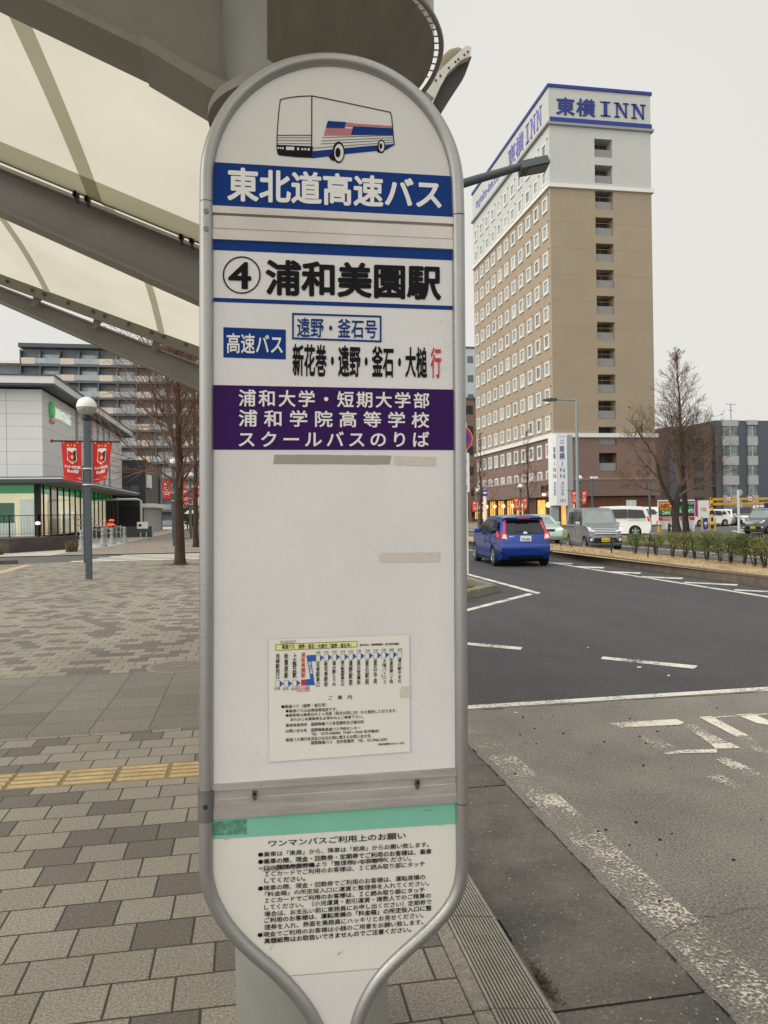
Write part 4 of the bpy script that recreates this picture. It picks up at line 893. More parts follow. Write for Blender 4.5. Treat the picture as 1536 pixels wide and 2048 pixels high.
def globe_lamp(label, loc, rz=0, group='globe lamp posts along the pavement'):
    t = thing('globe_lamp_post', label, 'lamp post', loc, rz, group)
    MB().box(-0.083, 0.083, -0.083, 0.083, 0, 3.98, 0.025).build('pole', lampm, t, False, True)
    MB().box(-0.115, -0.084, -0.07, 0.07, 0.42, 2.85, 0.01).build('cable_cover', lampm, t, False, True)
    MB().box(-0.26, 0.26, -0.2, 0.2, -0.02, 0.012, 0.005).build('base_plate', conc, t, False, True)
    g = []; g2 = []
    for k in range(9): a = -0.08 + (math.pi / 2 + 0.08) * k / 8; g.append((0.245 * math.cos(a), 4.33 + 0.245 * math.sin(a)))
    for k in range(9): a = -math.pi / 2 * 0.9 + (math.pi / 2 * 0.9 - 0.08) * k / 8; g2.append((0.245 * math.cos(a), 4.33 + 0.245 * math.sin(a)))
    MB().lathe(0, 0, g, 28).build('globe_shade', glass_w, t, True, True, 60)
    MB().lathe(0, 0, g2, 28).build('globe_glass', glass_l, t, True, True, 60)
    MB().lathe(0, 0, [(0.06, 3.96), (0.11, 4.0), (0.115, 4.06), (0.09, 4.10)], 16).build('collar', mat('lamp_collar', (40, 42, 44), 0.5), t, True, True)
    MB().tube([(-0.84, 0, 3.46), (0.78, 0, 3.46)], 0.022, 8).build('banner_rod', mat('rod_dark', (52, 54, 56), 0.5), t, True, True)
    MB().lathe(0, 0, [(0.125, 2.76), (0.125, 2.79)], 12).build('strap', BW, t, False, True); MB().lathe(0, 0, [(0.125, 2.36), (0.125, 2.39)], 12).build('strap', BW, t, False, True)
    MB().tube([(-0.84, 0, 3.46), (-0.80, 0, 3.46)], 0.04, 8).build('rod_knob', mat('rod_dark', (52, 54, 56), 0.5), t, True, True)
    return t
def banner(label, loc, rz=0, flip=1, group='red club banners hung on the lamp posts'):
    """hangs from the rod; local x away from the pole (flip=-1: to the left)"""
    t = thing('club_banner', label, 'banner', loc, rz, group)
    def P(u, v, o=0.0):   # u 0..1 across, v 0..1 down
        pull = 0.055 * v; x = 0.13 + u * 0.47 + (pull * u * -1 if flip < 0 else -0.16 * u * v)
        sway = 0.03 * math.sin(u * 4 + v * 2.5) * v - 0.03 * v
        if flip > 0: sway = 0.05 * math.sin(u * 5 + 1.0) * v - 0.04 * u * v
        z = 0.0 - v * 0.94 - (0.06 * (1 - u) * v if flip < 0 else 0.10 * (1 - u) * v)
        return ((x if flip > 0 else -x), sway - o, z)
    if flip < 0: Q = lambda u, v, o=0.0: P(1 - u, v, o)
    else: Q = P
    n = 10; mb = MB()
    vs = [Q(i / n, j / n) for j in range(n + 1) for i in range(n + 1)]
    mb.add(vs, [(j * (n + 1) + i, j * (n + 1) + i + 1, (j + 1) * (n + 1) + i + 1, (j + 1) * (n + 1) + i) for j in range(n) for i in range(n)])
    mb.build('cloth', bannerm, t, True, True, 80)
    def poly(pts, m, name, o): return MB().face([Q(u, v, o) for u, v in pts]).build(name, m, t, False, True)
    for cx, s in ((0.32, 0.075), (0.48, 0.05), (0.66, 0.075)):
        poly([(cx + s * (1 if k % 2 == 0 else 0.42) * math.sin(math.pi * k / 5), 0.09 - 0.62 * s * (1 if k % 2 == 0 else 0.42) * math.cos(math.pi * k / 5)) for k in range(10)][::-1], GOLD, 'star', 0.010)
    shield = [(0.26, 0.17), (0.40, 0.145), (0.5, 0.165), (0.6, 0.145), (0.74, 0.17), (0.73, 0.34), (0.76, 0.47), (0.62, 0.52), (0.5, 0.57), (0.38, 0.52), (0.24, 0.47), (0.27, 0.34)]
    sh = poly(shield, BW, 'crest', 0.010)
    c = lambda pts, m, nme, o: MB().face([Q(u, v, o) for u, v in pts]).build(nme, m, sh, False, True)
    c([(0.29, 0.22), (0.47, 0.26), (0.42, 0.40), (0.47, 0.52), (0.29, 0.46)], bannerm, 'crest_field', 0.014)
    c([(0.54, 0.26), (0.71, 0.20), (0.70, 0.34), (0.71, 0.46), (0.55, 0.52), (0.60, 0.40)], BK, 'crest_field', 0.014)
    c([(0.5, 0.25), (0.635, 0.39), (0.5, 0.53), (0.365, 0.39)], bannerm, 'crest_field', 0.018)
    c([(0.5 + 0.07 * math.cos(k * 0.785), 0.39 + 0.05 * math.sin(k * 0.785)) for k in range(8)], GOLD, 'crest_ball', 0.022)
    for s, v0, v1, u0, u1 in (('サッカーのまち浦和', 0.60, 0.68, 0.1, 0.93), ('We are REDS!', 0.71, 0.79, 0.22, 0.82)):
        vs, fs, (x0, x1, y0, y1) = glyphs(s); mb = MB()
        for o in (0, 0.012, -0.012):
            mb.add([Q(u0 + (x - x0) / (x1 - x0) * (u1 - u0) + o, v1 - (y - y0) / (y1 - y0) * (v1 - v0) + abs(o) * 0.5, 0.010 + o * 0.05) for x, y in vs], fs)
        mb.build('lettering', BW, t, False, True)
    poly([(0.06, 0.915), (0.82, 0.915), (0.82, 0.925), (0.06, 0.925)], BW, 'hem_line', 0.008); poly([(0.85, 0.89), (0.94, 0.89), (0.94, 0.95), (0.85, 0.95)], GOLD, 'corner_mark', 0.008)
    for u in (0.12, 0.8): MB().tube([Q(u, 0.03), (Q(u, 0)[0], 0, 0.045)], 0.012, 6).build('tie', BW, t, False, True)
    return t
# ================================================================== LEFT SIDE
lamp0 = globe_lamp('dark grey globe lamp post with two red club banners on the brick plaza', (-3.96, 20.31, 0), math.radians(8))
ban_l = banner('red club banner left of the pole of the plaza globe lamp', (-3.96, 20.31, 3.44), math.radians(8), -1)
ban_r = banner('red club banner blown askew right of the pole of the plaza globe lamp', (-3.96, 20.31, 3.44), math.radians(8), 1)
def lamp_copy(loc, lab, bl=None, brr=None, rz=0.1):
    o = copy_tree(lamp0); o.location = loc; o.rotation_euler.z = rz; o['label'] = lab
    for src, l in ((ban_l, bl), (ban_r, brr)):
        if l: b = copy_tree(src); b.location = (loc[0], loc[1], loc[2] + 3.44); b.rotation_euler.z = rz; b['label'] = l
lamp_copy((-3.95, 54.9, 0), 'distant globe lamp post beside the person with the umbrella', 'far red banner left of the lamp pole near the umbrella', 'far red banner right of the lamp pole near the umbrella')
lamp_copy((-3.84, 41.6, 0), 'slim lamp post right behind the brown plaza tree trunk', 'red banner left of the post behind the plaza tree', 'red banner right of the post behind the plaza tree')
# bare trees on the plaza
leader_tree('bare_tree', 'tall bare tree with reddish twigs growing from a round gap in the plaza', 'tree', (-2.17, 25.29, 0), 9.5, 0.165, 2.0, 50, 3.5, 36, 3, kids=(11, 8), rmin=0.0045, group='bare street trees on the left pavement', top_pow=0.6)
leader_tree('bare_tree', 'bare reddish tree further down the pavement beyond the crosswalk', 'tree', (-2.6, 39.5, 0), 9.5, 0.15, 2.2, 34, 3.2, 40, 5, kids=(9, 6), rmin=0.006, group='bare street trees on the left pavement', top_pow=0.6)
wd = MB()
for i in range(60):
    a = random.uniform(0, 6.28); d = random.uniform(0.1, 0.75); blades(wd, -2.17 + math.cos(a) * d, 25.29 + math.sin(a) * d, 0, 0.08, 0.1, 8)
    a = random.uniform(0, 6.28); blades(wd, -3.95 + math.cos(a) * d, 54.9 + math.sin(a) * d, 0, 0.10, 0.2, 8)
tag(wd.build('tree_pit_weeds', mat('weed_green', (128, 124, 66), 0.9, noise=0.4, scale=3)), kind='stuff')
# ---------------------------------------------------------------- bank
panel = mat('bank_cladding', (216, 217, 217), 0.5, noise=0.05, scale=0.6)
slate = mat('bank_slate', (66, 74, 80), 0.5, noise=0.1, scale=1); metal_g = mat('bank_eave', (212, 213, 213), 0.45)
frame_d = mat('bank_frame', (30, 31, 32), 0.5); seam_m = mat('bank_joint', (150, 154, 158), 0.6); strip_m = mat('bank_strip', (138, 138, 146), 0.5)
soffit = mat('bank_soffit', (104, 98, 92), 0.7)
bank = thing('bank_building', 'white panelled two storey bank with glass ground floor and dark eaves', 'building', (-20, 60, 0))
BX, BY0, BY1, BXL = -12.0, 48.6, 77.7, -48.0
MB().box(BXL, BX, BY0, BY1, 3.96, 9.2).build('upper_wall', panel, bank)
MB().box(BXL, BX + 0.9, BY0 - 0.9, BY1 + 1.0, 9.30, 9.42).build('roof', slate, bank)
MB().box(BXL, BX + 0.92, BY0 - 0.93, BY1 + 1.0, 9.42, 9.85).build('roof_fascia', metal_g, bank)
MB().box(BXL, BX + 0.98, BY0 - 0.98, BY1 + 1.0, 9.85, 9.93).build('roof_cap', slate, bank)
jm = MB()
for z in (4.75, 5.5, 6.25, 7.0, 7.75, 8.5): jm.box(BXL, BX + 0.004, BY0 - 0.004, BY1, z, z + 0.018)
for x in (-14.0, -18, -22, -26): jm.box(x, x + 0.03, BY0 - 0.006, BY0 + 0.1, 3.97, 9.2)
tag(jm.build('panel_joints', seam_m, bank))
for k, y in enumerate((57.6, 60.2, 62.8, 65.4, 68.0, 70.6)):
    MB().box(BX - 0.1, BX + 0.03, y, y + 0.75, 3.97, 9.2).build('dark_strip', strip_m, bank)
MB().box(BXL, BX + 1.35, BY0 - 1.35, 82, 3.62, 3.96).build('street_canopy', slate, bank)
MB().box(BXL, BX + 1.37, BY0 - 1.37, 82.1, 3.82, 3.90).build('canopy_edge', metal_g, bank)
MB().box(BXL, BX + 1.3, BY0 - 1.3, 81.9, 3.58, 3.618).build('canopy_soffit', soffit, bank)
# lit interior seen through the glass
inter = mat('bank_interior', (214, 204, 176), 0.8, emit=(232, 216, 176), es=0.75, noise=0.35, scale=0.9, rgb2=(150, 150, 138))
GX, GY = -12.35, 48.95
ii = MB(); ii.face([(BXL, GY + 1, 0.4), (GX - 0.7, GY + 1, 0.4), (GX - 0.7, GY + 1, 3.6), (BXL, GY + 1, 3.6)]); ii.face([(GX - 0.7, GY + 1, 0.4), (GX - 0.7, 75, 0.4), (GX - 0.7, 75, 3.6), (GX - 0.7, GY + 1, 3.6)])
ii.build('lit_interior', inter, bank)
MB().box(BXL, GX, GY, 76, 0.0, 0.45).build('plinth', mat('bank_plinth', (74, 54, 46), 0.8, noise=0.5, scale=3), bank)
gl = bpy.data.materials.new('bank_glass'); gl.use_nodes = True; t_ = gl.node_tree; t_.nodes.remove(t_.nodes['Principled BSDF'])
g1 = nd(t_, 'ShaderNodeBsdfGlossy'); g1.inputs['Roughness'].default_value = 0.02; g2 = nd(t_, 'ShaderNodeBsdfTransparent'); g2.inputs['Color'].default_value = (0.82, 0.85, 0.83, 1)
fz = nd(t_, 'ShaderNodeFresnel'); fz.inputs['IOR'].default_value = 1.6; gx = nd(t_, 'ShaderNodeMixShader')
t_.links.new(fz.outputs[0], gx.inputs[0]); t_.links.new(g2.outputs[0], gx.inputs[1]); t_.links.new(g1.outputs[0], gx.inputs[2]); t_.links.new(gx.outputs[0], t_.nodes['Material Output'].inputs['Surface'])
green_b = mat('bank_green', (22, 132, 72), 0.5, emit=(22, 132, 72), es=0.5)
k = 0
xs = [GX - 2.9 * i for i in range(0, 12)]
for xa, xb in zip(xs[1:], xs[:-1]):
    MB().face([(xa + 0.06, GY, 0.45), (xb - 0.06, GY, 0.45), (xb - 0.06, GY, 3.58), (xa + 0.06, GY, 3.58)]).build('window_pane', gl, bank)
    MB().box(xa - 0.12, xa + 0.10, GY - 0.08, GY + 0.08, 0.2, 3.58).build('mullion', frame_d, bank)
MB().box(GX - 0.22, GX + 0.1, GY - 0.1, GY + 0.25, 0.1, 3.58).build('corner_post', frame_d, bank)
MB().box(BXL, GX, GY + 0.1, GY + 0.2, 3.05, 3.57).build('green_band', green_b, bank)
ysm = []; y = GY + 1.1
while y < 75:
    ysm.append(y); y += 1.75
for ya in ysm:
    MB().box(GX - 0.04, GX + 0.05, ya, ya + 0.09, 0.2, 3.58).build('mullion', frame_d, bank)
for ya, yb in zip([GY + 0.3] + ysm, ysm + [75]):
    MB().face([(GX, ya + 0.09, 0.3), (GX, yb, 0.3), (GX, yb, 3.58), (GX, ya + 0.09, 3.58)]).build('window_pane', gl, bank)
MB().box(GX - 0.2, GX - 0.1, GY + 0.3, 52.2, 3.05, 3.57).build('green_band', green_b, bank); MB().box(GX - 0.2, GX - 0.1, 54.5, 75, 3.05, 3.57).build('green_band', green_b, bank)
MB().box(GX - 0.3, GX - 0.22, 52.3, 54.5, 0.3, 3.57).build('entrance_blind', mat('bank_blind', (198, 186, 150), 0.7, emit=(220, 200, 150), es=0.15), bank)
bl_ = mat('bank_blind_white', (206, 210, 204), 0.7, emit=(206, 212, 206), es=0.5, noise=0.3, scale=2.5)  # glow in the panels stands in for indoor light
MB().box(-13.5, GX - 0.3, GY + 0.3, GY + 0.35, 0.5, 2.7).build('display_panel', bl_, bank); MB().box(-18, -13.8, GY + 0.6, GY + 0.65, 0.45, 1.4).build('display_panel', bl_, bank)
MB().box(-18, -13.85, GY + 0.5, GY + 0.55, 1.3, 2.5).build('green_poster', mat('bank_poster', (16, 84, 56), 0.5, emit=(16, 84, 56), es=0.6), bank)  # poster colour glows in place of indoor light
for y in (55.5, 57.2, 58.4, 60.8, 63.5, 66.2): MB().box(GX - 0.5, GX - 0.45, y, y + 0.9, 0.4, 1.9).build('display_panel', bl_, bank)
MB().box(GX - 0.12, GX + 0.3, 75, 76, 0.0, 3.58).build('end_post', frame_d, bank)
refl_red = mat('reflection_red', (240, 60, 30), 0.5, emit=(255, 90, 40), es=1.2)
# bank sign
bs = MB(); e0 = AX(113, 818, BX + 0.06); e1 = AX(140, 838, BX + 0.06)
e2, e3, e4, e5 = [AX(x, y, BX + 0.05) for x, y in ((105, 812), (139.5, 833), (139.5, 852), (105, 839))]
put_text(bs, '埼玉りそな銀行', e2, (BX + 0.05, e3.y, e2.z), (BX + 0.05, e3.y, e4.z), (BX + 0.05, e2.y, e4.z), 0.006, thick=(0.1, 0, 0))
bs.build('sign_lettering', mat('sign_white_lit', (230, 236, 230), 0.5, emit=(230, 240, 230), es=0.3), bank)
cy = AX(100.5, 820, BX).y; ez = AX(100.5, 820, BX).z
em = MB().prism([(BX + 0.03, cy + 0.42 * math.cos(2 * math.pi * q / 24), ez + 0.5 * math.sin(2 * math.pi * q / 24)) for q in range(24)], (0.18, 0, 0)).build('sign_emblem', mat('emblem_green', (92, 190, 118), 0.5, emit=(92, 190, 118), es=0.12), bank)
MB().prism([(BX + 0.215, cy + 0.22 * math.cos(2 * math.pi * q / 24), ez + 0.27 * math.sin(2 * math.pi * q / 24)) for q in range(24)], (0.02, 0, 0)).build('emblem_centre', mat('emblem_pale', (150, 216, 160), 0.5), em)
MB().box(BX + 0.02, BX + 0.1, cy - 0.3, cy + 0.7, ez - 0.78, ez - 0.6).build('sign_strip', mat('sign_orange', (206, 130, 96), 0.5), bank)
# planter wall, railing, ramp rails, bollards, post
pw = mat('planter_wall', (78, 72, 68), 0.85, noise=0.35, scale=1.6, bump=0.4, bscale=20)
wt = thing('planter_wall', 'low dark grey planter wall in front of the bank windows', 'wall', (-12, 37, 0))
MB().prism([(-30, 36.2, 0), (-10.6, 37.0, 0), (-8.47, 40.9, 0), (-8.6, 41.2, 0), (-10.9, 37.5, 0), (-30, 36.6, 0)], (0, 0, 0.66)).build('wall_body', pw, wt)
MB().prism([(-30, 36.6, 0.5), (-10.9, 37.5, 0.5), (-8.6, 41.2, 0.5), (-12, 47.5, 0.5), (-30, 47.5, 0.5)], (0, 0, 0.02)).build('soil', dirt, wt)
rl = thing('black_railing', 'thin black railing on the planter in front of the bank', 'railing', (-12, 43, 0.5))
for (xa, ya), (xb, yb) in (((-26, 44.0), (-11.2, 44.4)), ((-11.2, 44.4), (-9.4, 47.6))):
    n = 10 if xa < -20 else 4
    MB().tube([(xa, ya, 1.72), (xb, yb, 1.72)], 0.022, 6).build('top_rail', frame_d, rl)
    MB().tube([(xa, ya, 0.72), (xb, yb, 0.72)], 0.012, 6).build('bottom_rail', frame_d, rl)
    bars = MB()
    for i in range(n + 1):
        u = i / n; MB().box(xa + (xb - xa) * u - 0.035, xa + (xb - xa) * u + 0.035, ya + (yb - ya) * u - 0.03, ya + (yb - ya) * u + 0.03, 0.5, 1.75).build('post', frame_d, rl)
    for i in range(n * 10): u = i / (n * 10); bars.box(xa + (xb - xa) * u - 0.005, xa + (xb - xa) * u + 0.005, ya + (yb - ya) * u - 0.005, ya + (yb - ya) * u + 0.005, 0.72, 1.7)
    tag(bars.build('infill_bars', frame_d, rl), kind='stuff')
sm_ = mat('stainless', (178, 178, 176), 0.35, metal=0.7)
hr = thing('ramp_handrail', 'sloping stainless handrails of the ramp beside the bank', 'handrail', (-9.4, 52, 0))
for dx in (0, 0.9):
    for z in (1.55, 1.2):
        MB().tube([(-10.1 + dx, 47.5, z), (-9.0 + dx * 0.9, 53.5, z - 0.75)], 0.03, 8).build('rail', sm_, hr, True)
    for y in (48, 50, 52): MB().tube([(-10.1 + dx + (y - 47.5) * 0.18, y, 0), (-10.1 + dx + (y - 47.5) * 0.18, y, 1.5 - (y - 47.5) * 0.125)], 0.025, 6).build('post', sm_, hr)
bolm = mat('bollard_stone', (146, 150, 152), 0.7, noise=0.2, scale=8)
b0 = tag(MB().lathe(-7.9, 38.96, [(0.0, 0), (0.24, 0), (0.23, 0.09), (0.17, 0.16), (0.14, 0.24), (0.10, 0.45), (0.085, 0.6), (0.12, 0.64), (0.12, 0.68), (0.08, 0.72), (0.075, 0.76), (0.105, 0.83), (0.1, 0.9), (0.06, 0.95), (0, 0.96)], 16).build('bollard', bolm, None, True, angle=50), 'pale chess pawn bollard nearest the planter wall corner', 'bollard', 'chess pawn bollards by the bank ramp')
for (x, y), l in (((-7.66, 43.04), 'pale chess pawn bollard just right of the globe lamp pole'), ((-7.68, 45.9), 'pale chess pawn bollard below the foot of the ramp handrail'), ((-7.47, 49.04), 'pale chess pawn bollard farthest along the ramp, nearest the sign board')):
    c = b0.copy(); c.data = b0.data; COL.objects.link(c); c.location = (x + 7.9, y - 38.96, 0); c['label'] = l
fence_t = thing('chain_fence', 'low chain fence of thin grey posts along the bank ramp', 'fence', (-8, 50, 0))
for k in range(9): MB().tube([(-8.3, 41.5 + k * 1.6, 0), (-8.3, 41.5 + k * 1.6, 0.95)], 0.022, 6).build('post', sm_, fence_t)
MB().tube([(-8.3, 41.5, 0.9), (-8.3, 54.3, 0.9)], 0.012, 6).build('chain', sm_, fence_t)
vs_ = thing('verge_post', 'slim white post with a pointed top at the road corner by the bank', 'post', (-10.74, 37.2 - 0.9, 0))
MB().tube([(-10.74, 36.0, 0), (-10.80, 36.0, 2.45)], 0.05, 8).build('post_shaft', BW, vs_, True); MB().tube([(-10.80, 36.0, 2.45), (-10.85, 36.0, 2.9)], [0.05, 0.006], 8).build('post_tip', lampm, vs_, True)
bg_ = MB()
for (x, y, z, h, r, n) in ((-10.8, 35.7, 0, 0.6, 0.3, 120), (-8.0, 37.3, 0, 0.6, 0.25, 90), (-12, 36.0, 0, 0.3, 1.5, 90), (-15, 36.0, 0, 0.3, 1.5, 90), (-20, 36, 0, 0.3, 2, 120)): blades(bg_, x, y, z, h, r, n)
tag(bg_.build('kerb_weeds', mat('weed_dry', (120, 112, 62), 0.9, noise=0.4, scale=2, rgb2=(92, 70, 52))), kind='stuff')
gs = thing('garden_lamp', 'tiny black garden lamp with a lit white head beside the bank', 'lamp', (-11.0, 43.4, 0.5)); MB().tube([(-11.0, 43.4, 0.5), (-11.0, 43.4, 1.2)], 0.05, 8).build('post', frame_d, gs); MB().lathe(-11.0, 43.4, [(0.0, 1.2), (0.13, 1.24), (0.12, 1.34), (0, 1.38)], 10).build('head', mat('lamp_lit', (250, 246, 226), 0.4, emit=(255, 248, 226), es=1.2), gs)
rlp = thing('window_reflection_glow', 'cluster of glowing red and orange lamps low in the bank window', 'lamps', (GX + 0.3, 71, 0.9))
for i, (dy, dz) in enumerate(((0, 0), (0.5, 0.12), (1.0, 0.0), (1.6, 0.1), (2.2, 0.0), (0.8, 0.42), (1.4, 0.45), (1.9, 0.42))): MB().lathe(GX + 0.3, 70.2 + dy * 1.3, [(0, 0.75 + dz), (0.11, 0.8 + dz), (0.11, 0.9 + dz), (0, 0.95 + dz)], 10).build('glow_disc', refl_red, rlp)  # glowing discs added in place of a red reflection in the glass
MB().box(GX + 0.2, GX + 0.45, 69.8, 73.6, 0.0, 0.72).build('stand', frame_d, rlp)
ns = thing('notice_board', 'white notice board on legs with green base by the bank parking', 'sign', (-7.5, 57, 0))
pA, pB = AY(274, 1044, 57), AY(296, 1057, 57)
MB().box(pA.x, pB.x, 57, 57.08, pB.z, pA.z).build('board', BW, ns); MB().box(pA.x + 0.1, pA.x + 0.3, 56.98, 57, pB.z + 0.15, pA.z - 0.15).build('symbol', BK, ns)
MB().box(pA.x + 0.2, pB.x, 57, 57.08, pB.z - 0.25, pB.z - 0.02).build('green_strip', mat('dark_green', (26, 84, 60), 0.5), ns)
for x in (pA.x + 0.2, pB.x - 0.15): MB().box(x, x + 0.06, 57.02, 57.07, 0, pB.z).build('leg', sm_, ns)
hf = thing('low_dark_fence', 'low dark slatted fence behind the notice board', 'fence', (-8.5, 59, 0)); MB().box(-11.5, -7.0, 59, 59.1, 0.05, 0.85).build('panel', mat('fence_dark', (70, 70, 72), 0.6, noise=0.2, scale=20, stretch=(8, 1, 0.2)), hf)
for x in (-11.5, -9.25, -7.0): MB().box(x - 0.04, x + 0.04, 58.95, 59.12, 0, 0.95).build('post', sm_, hf)
ht = thing('height_bar', 'grey hoop shaped height barrier beside the dark building', 'barrier', (-10, 66, 0)); MB().tube([(-13.2, 66, 0), (-13.2, 66, 3.0), (-9.0, 66, 3.0), (-8.7, 66, 2.85), (-8.7, 66, 0)], 0.1, 8).build('hoop', sm_, ht, True)
# ---------------------------------------------------------------- dark two storey building behind the bank
dk = mat('charcoal_wall', (58, 62, 68), 0.6, noise=0.1, scale=0.8); dk2 = mat('charcoal_brown', (82, 78, 76), 0.6, noise=0.08, scale=0.8)
db = thing('charcoal_building', 'charcoal two storey building with a pale entrance behind the bank', 'building', (-14, 82, 0))
DY = 80.0; dx0 = AY(290, 960, DY).x; dz = AY(245, 920, DY).z; dY2 = AX(323, 960, dx0).y
MB().box(-34, dx0, DY, dY2, 0, dz).build('wall', dk, db); MB().box(dx0, dx0 + 0.05, DY, dY2, 0, dz - 0.1).build('side_wall', dk2, db)
a, b = AY(244, 973, DY), AY(258, 982, DY); a2, b2 = AY(260, 971, DY), AY(278, 984, DY)
for p, q in ((a, b), (a2, b2)): f = MB().box(p.x, q.x, DY - 0.05, DY + 0.1, q.z, p.z).build('window', mat('window_dim', (92, 96, 94), 0.2, spec=0.6), db)
p, q = AX(288, 1007, dx0), AX(317, 1017, dx0); MB().box(dx0 - 0.2, dx0 + 1.0, p.y, q.y, q.z, p.z).build('entrance_canopy', BW, db)
MB().box(dx0 - 0.1, dx0 + 0.3, p.y + 0.4, q.y, 0, q.z).build('entrance_wall', mat('pale_grey', (168, 168, 170), 0.7), db)
lg_ = AX(296, 958, dx0 + 0.1); MB().box(dx0 + 0.05, dx0 + 0.3, lg_.y - 1.0, lg_.y + 1.5, lg_.z - 0.9, lg_.z + 0.4).build('wall_emblem', BW, db)
MB().box(dx0 - 4, dx0 - 0.4, DY - 0.06, DY + 0.2, 0.0, 2.6).build('garage_door', mat('garage_dark', (34, 36, 40), 0.5), db)
MB().box(dx0 + 0.05, dx0 + 0.25, AX(320, 960, dx0).y - 2, AX(320, 960, dx0).y, 2.6, 6.8).build('blue_panel', mat('panel_blue', (44, 66, 84), 0.3), db)
# ---------------------------------------------------------------- apartment block far behind
ap = thing('apartment_block', 'long grey apartment block with beige balcony panels far behind the bank', 'building', (-20, 150, 0))
AYY = 146.0; ax0, ax1 = -39.6, 6.0; roofz = 32.0; fh = 2.93
apw = mat('apartment_wall', (140, 147, 152), 0.7, noise=0.1, scale=0.3); aps = mat('apartment_slab', (98, 103, 108), 0.7); apb = mat('balcony_beige', (206, 192, 174), 0.7); apg = mat('balcony_glass', (158, 168, 170), 0.15, spec=0.6, noise=0.25, scale=0.6); apn = mat('apartment_window', (228, 236, 236), 0.2, spec=0.6, noise=0.4, scale=0.5, rgb2=(140, 152, 154))
MB().box(ax0, ax1, AYY + 1.6, AYY + 12, 0, roofz).build('wall', apw, ap)
MB().box(ax0 - 0.2, ax1, AYY - 0.4, AYY + 12.2, roofz, roofz + 0.7).build('roof', mat('apartment_roof', (84, 88, 92), 0.7), ap)
MB().box(-62, ax0, AYY + 1.6, AYY + 12, 0, roofz - 2.9).build('wing_wall', apw, ap); MB().box(-62, ax0, AYY - 0.2, AYY + 12, roofz - 2.9, roofz - 2.4).build('wing_roof', BW, ap)
nst = 0
for fl in range(11):
    z = roofz - fh * (fl + 1)
    MB().box(ax0 if fl < 1 else -62, ax1, AYY, AYY + 1.7, z - 0.35, z).build('balcony_slab', aps, ap)
    for k in range(7):
        x = ax0 + 0.2 + k * 6.6; 
        if x + 2.4 > ax1: break
        MB().box(x, x + 2.3, AYY - 0.05, AYY + 0.05, z, z + 1.1).build('balcony_panel', apb, ap)
        MB().box(x + 2.3, x + 6.6, AYY - 0.02, AYY + 0.03, z + 0.1, z + 1.05).build('balcony_glass', apg, ap)
        if fl < 9:
            MB().box(x + 2.6, x + 6.0, AYY + 1.5, AYY + 1.62, z, z + 2.0).build('window', apn, ap)
    pr_ = MB()
    for k in range(15): pr_.box(ax0 + k * 3.3 - 0.1, ax0 + k * 3.3 + 0.1, AYY + 0.1, AYY + 1.6, z, z + 2.57)
    tag(pr_.build('partition', aps, ap), kind='stuff')
# filler houses far down the street
def block(name, label, x0, x1, y0, y1, h, m, wm, floors, cols, roofm=None, face='y', group=None):
    t = thing(name, label, 'building', ((x0 + x1) / 2, (y0 + y1) / 2, 0), 0, group)
    MB().box(x0, x1, y0, y1, 0, h).build('wall', m, t); MB().box(x0 - 0.15, x1 + 0.15, y0 - 0.15, y1 + 0.15, h, h + 0.35).build('roof', roofm or aps, t)
    for f in range(floors):
        for c in range(cols):
            z = 0.9 + f * (h / floors); w_ = (x1 - x0) / cols
            MB().box(x0 + w_ * (c + 0.25), x0 + w_ * (c + 0.75), y0 - 0.04, y0 + 0.1, z, z + 1.4).build('window', wm, t)
    return t
tan = mat('tan_wall', (196, 182, 160), 0.7, noise=0.1, scale=0.5); rose = mat('brown_wall', (138, 116, 102), 0.7, noise=0.1, scale=0.5)
block('shop_house', 'cream shop house with dark windows behind the plaza trees', -9.5, -4.2, 118, 128, 6.2, tan, mat('window_dark', (62, 66, 68), 0.2), 2, 2)
block('brown_block', 'brown mid rise block far down the left pavement', -12, 3, 170, 185, 18, rose, mat('window_dim', (92, 96, 94), 0.2), 6, 5)
block('street_end_block', 'beige block closing the street behind the bus sign', 0, 16, 260, 275, 15, tan, mat('window_dim', (92, 96, 94), 0.2), 5, 6)
leafm = mat('shrub_leaf', (72, 92, 46), 0.8, noise=0.4, scale=3, rgb2=(50, 62, 34)); leafd = mat('bush_leaf', (64, 74, 46), 0.85, noise=0.4, scale=1.5, rgb2=(84, 74, 48))
def leaf_clump(mb, rng, c, r, n, s, flatten=1.0):
    for _ in range(n):
        v = Vector((rng.gauss(0, 1), rng.gauss(0, 1), rng.gauss(0, 1))); v = v.normalized() * r * rng.random() ** 0.4; v.z *= flatten
        p = Vector(c) + v; a = Vector((rng.gauss(0, 1), rng.gauss(0, 1), rng.gauss(0, 1))).normalized(); b = a.orthogonal().normalized(); k = s * rng.uniform(0.6, 1.3)
        mb.face([p - a * k, p + b * k * 0.5, p + a * k, p - b * k * 0.5])
bs_ = thing('dark_bush', 'dense dark bush beside the charcoal building entrance', 'bush', (-6.6, 92, 0)); mb = MB(); rng = random.Random(5)
for i in range(26): leaf_clump(mb, rng, (-7.2 + rng.uniform(-1.2, 1.5), 92 + rng.uniform(-2, 2), 0.5 + rng.random() * 3.0), 0.7, 90, 0.13)
mb.build('foliage', leafd, bs_); MB().tube([(-7.0, 92, 0), (-7, 92, 2.5)], 0.08, 6).build('stem', bark, bs_)
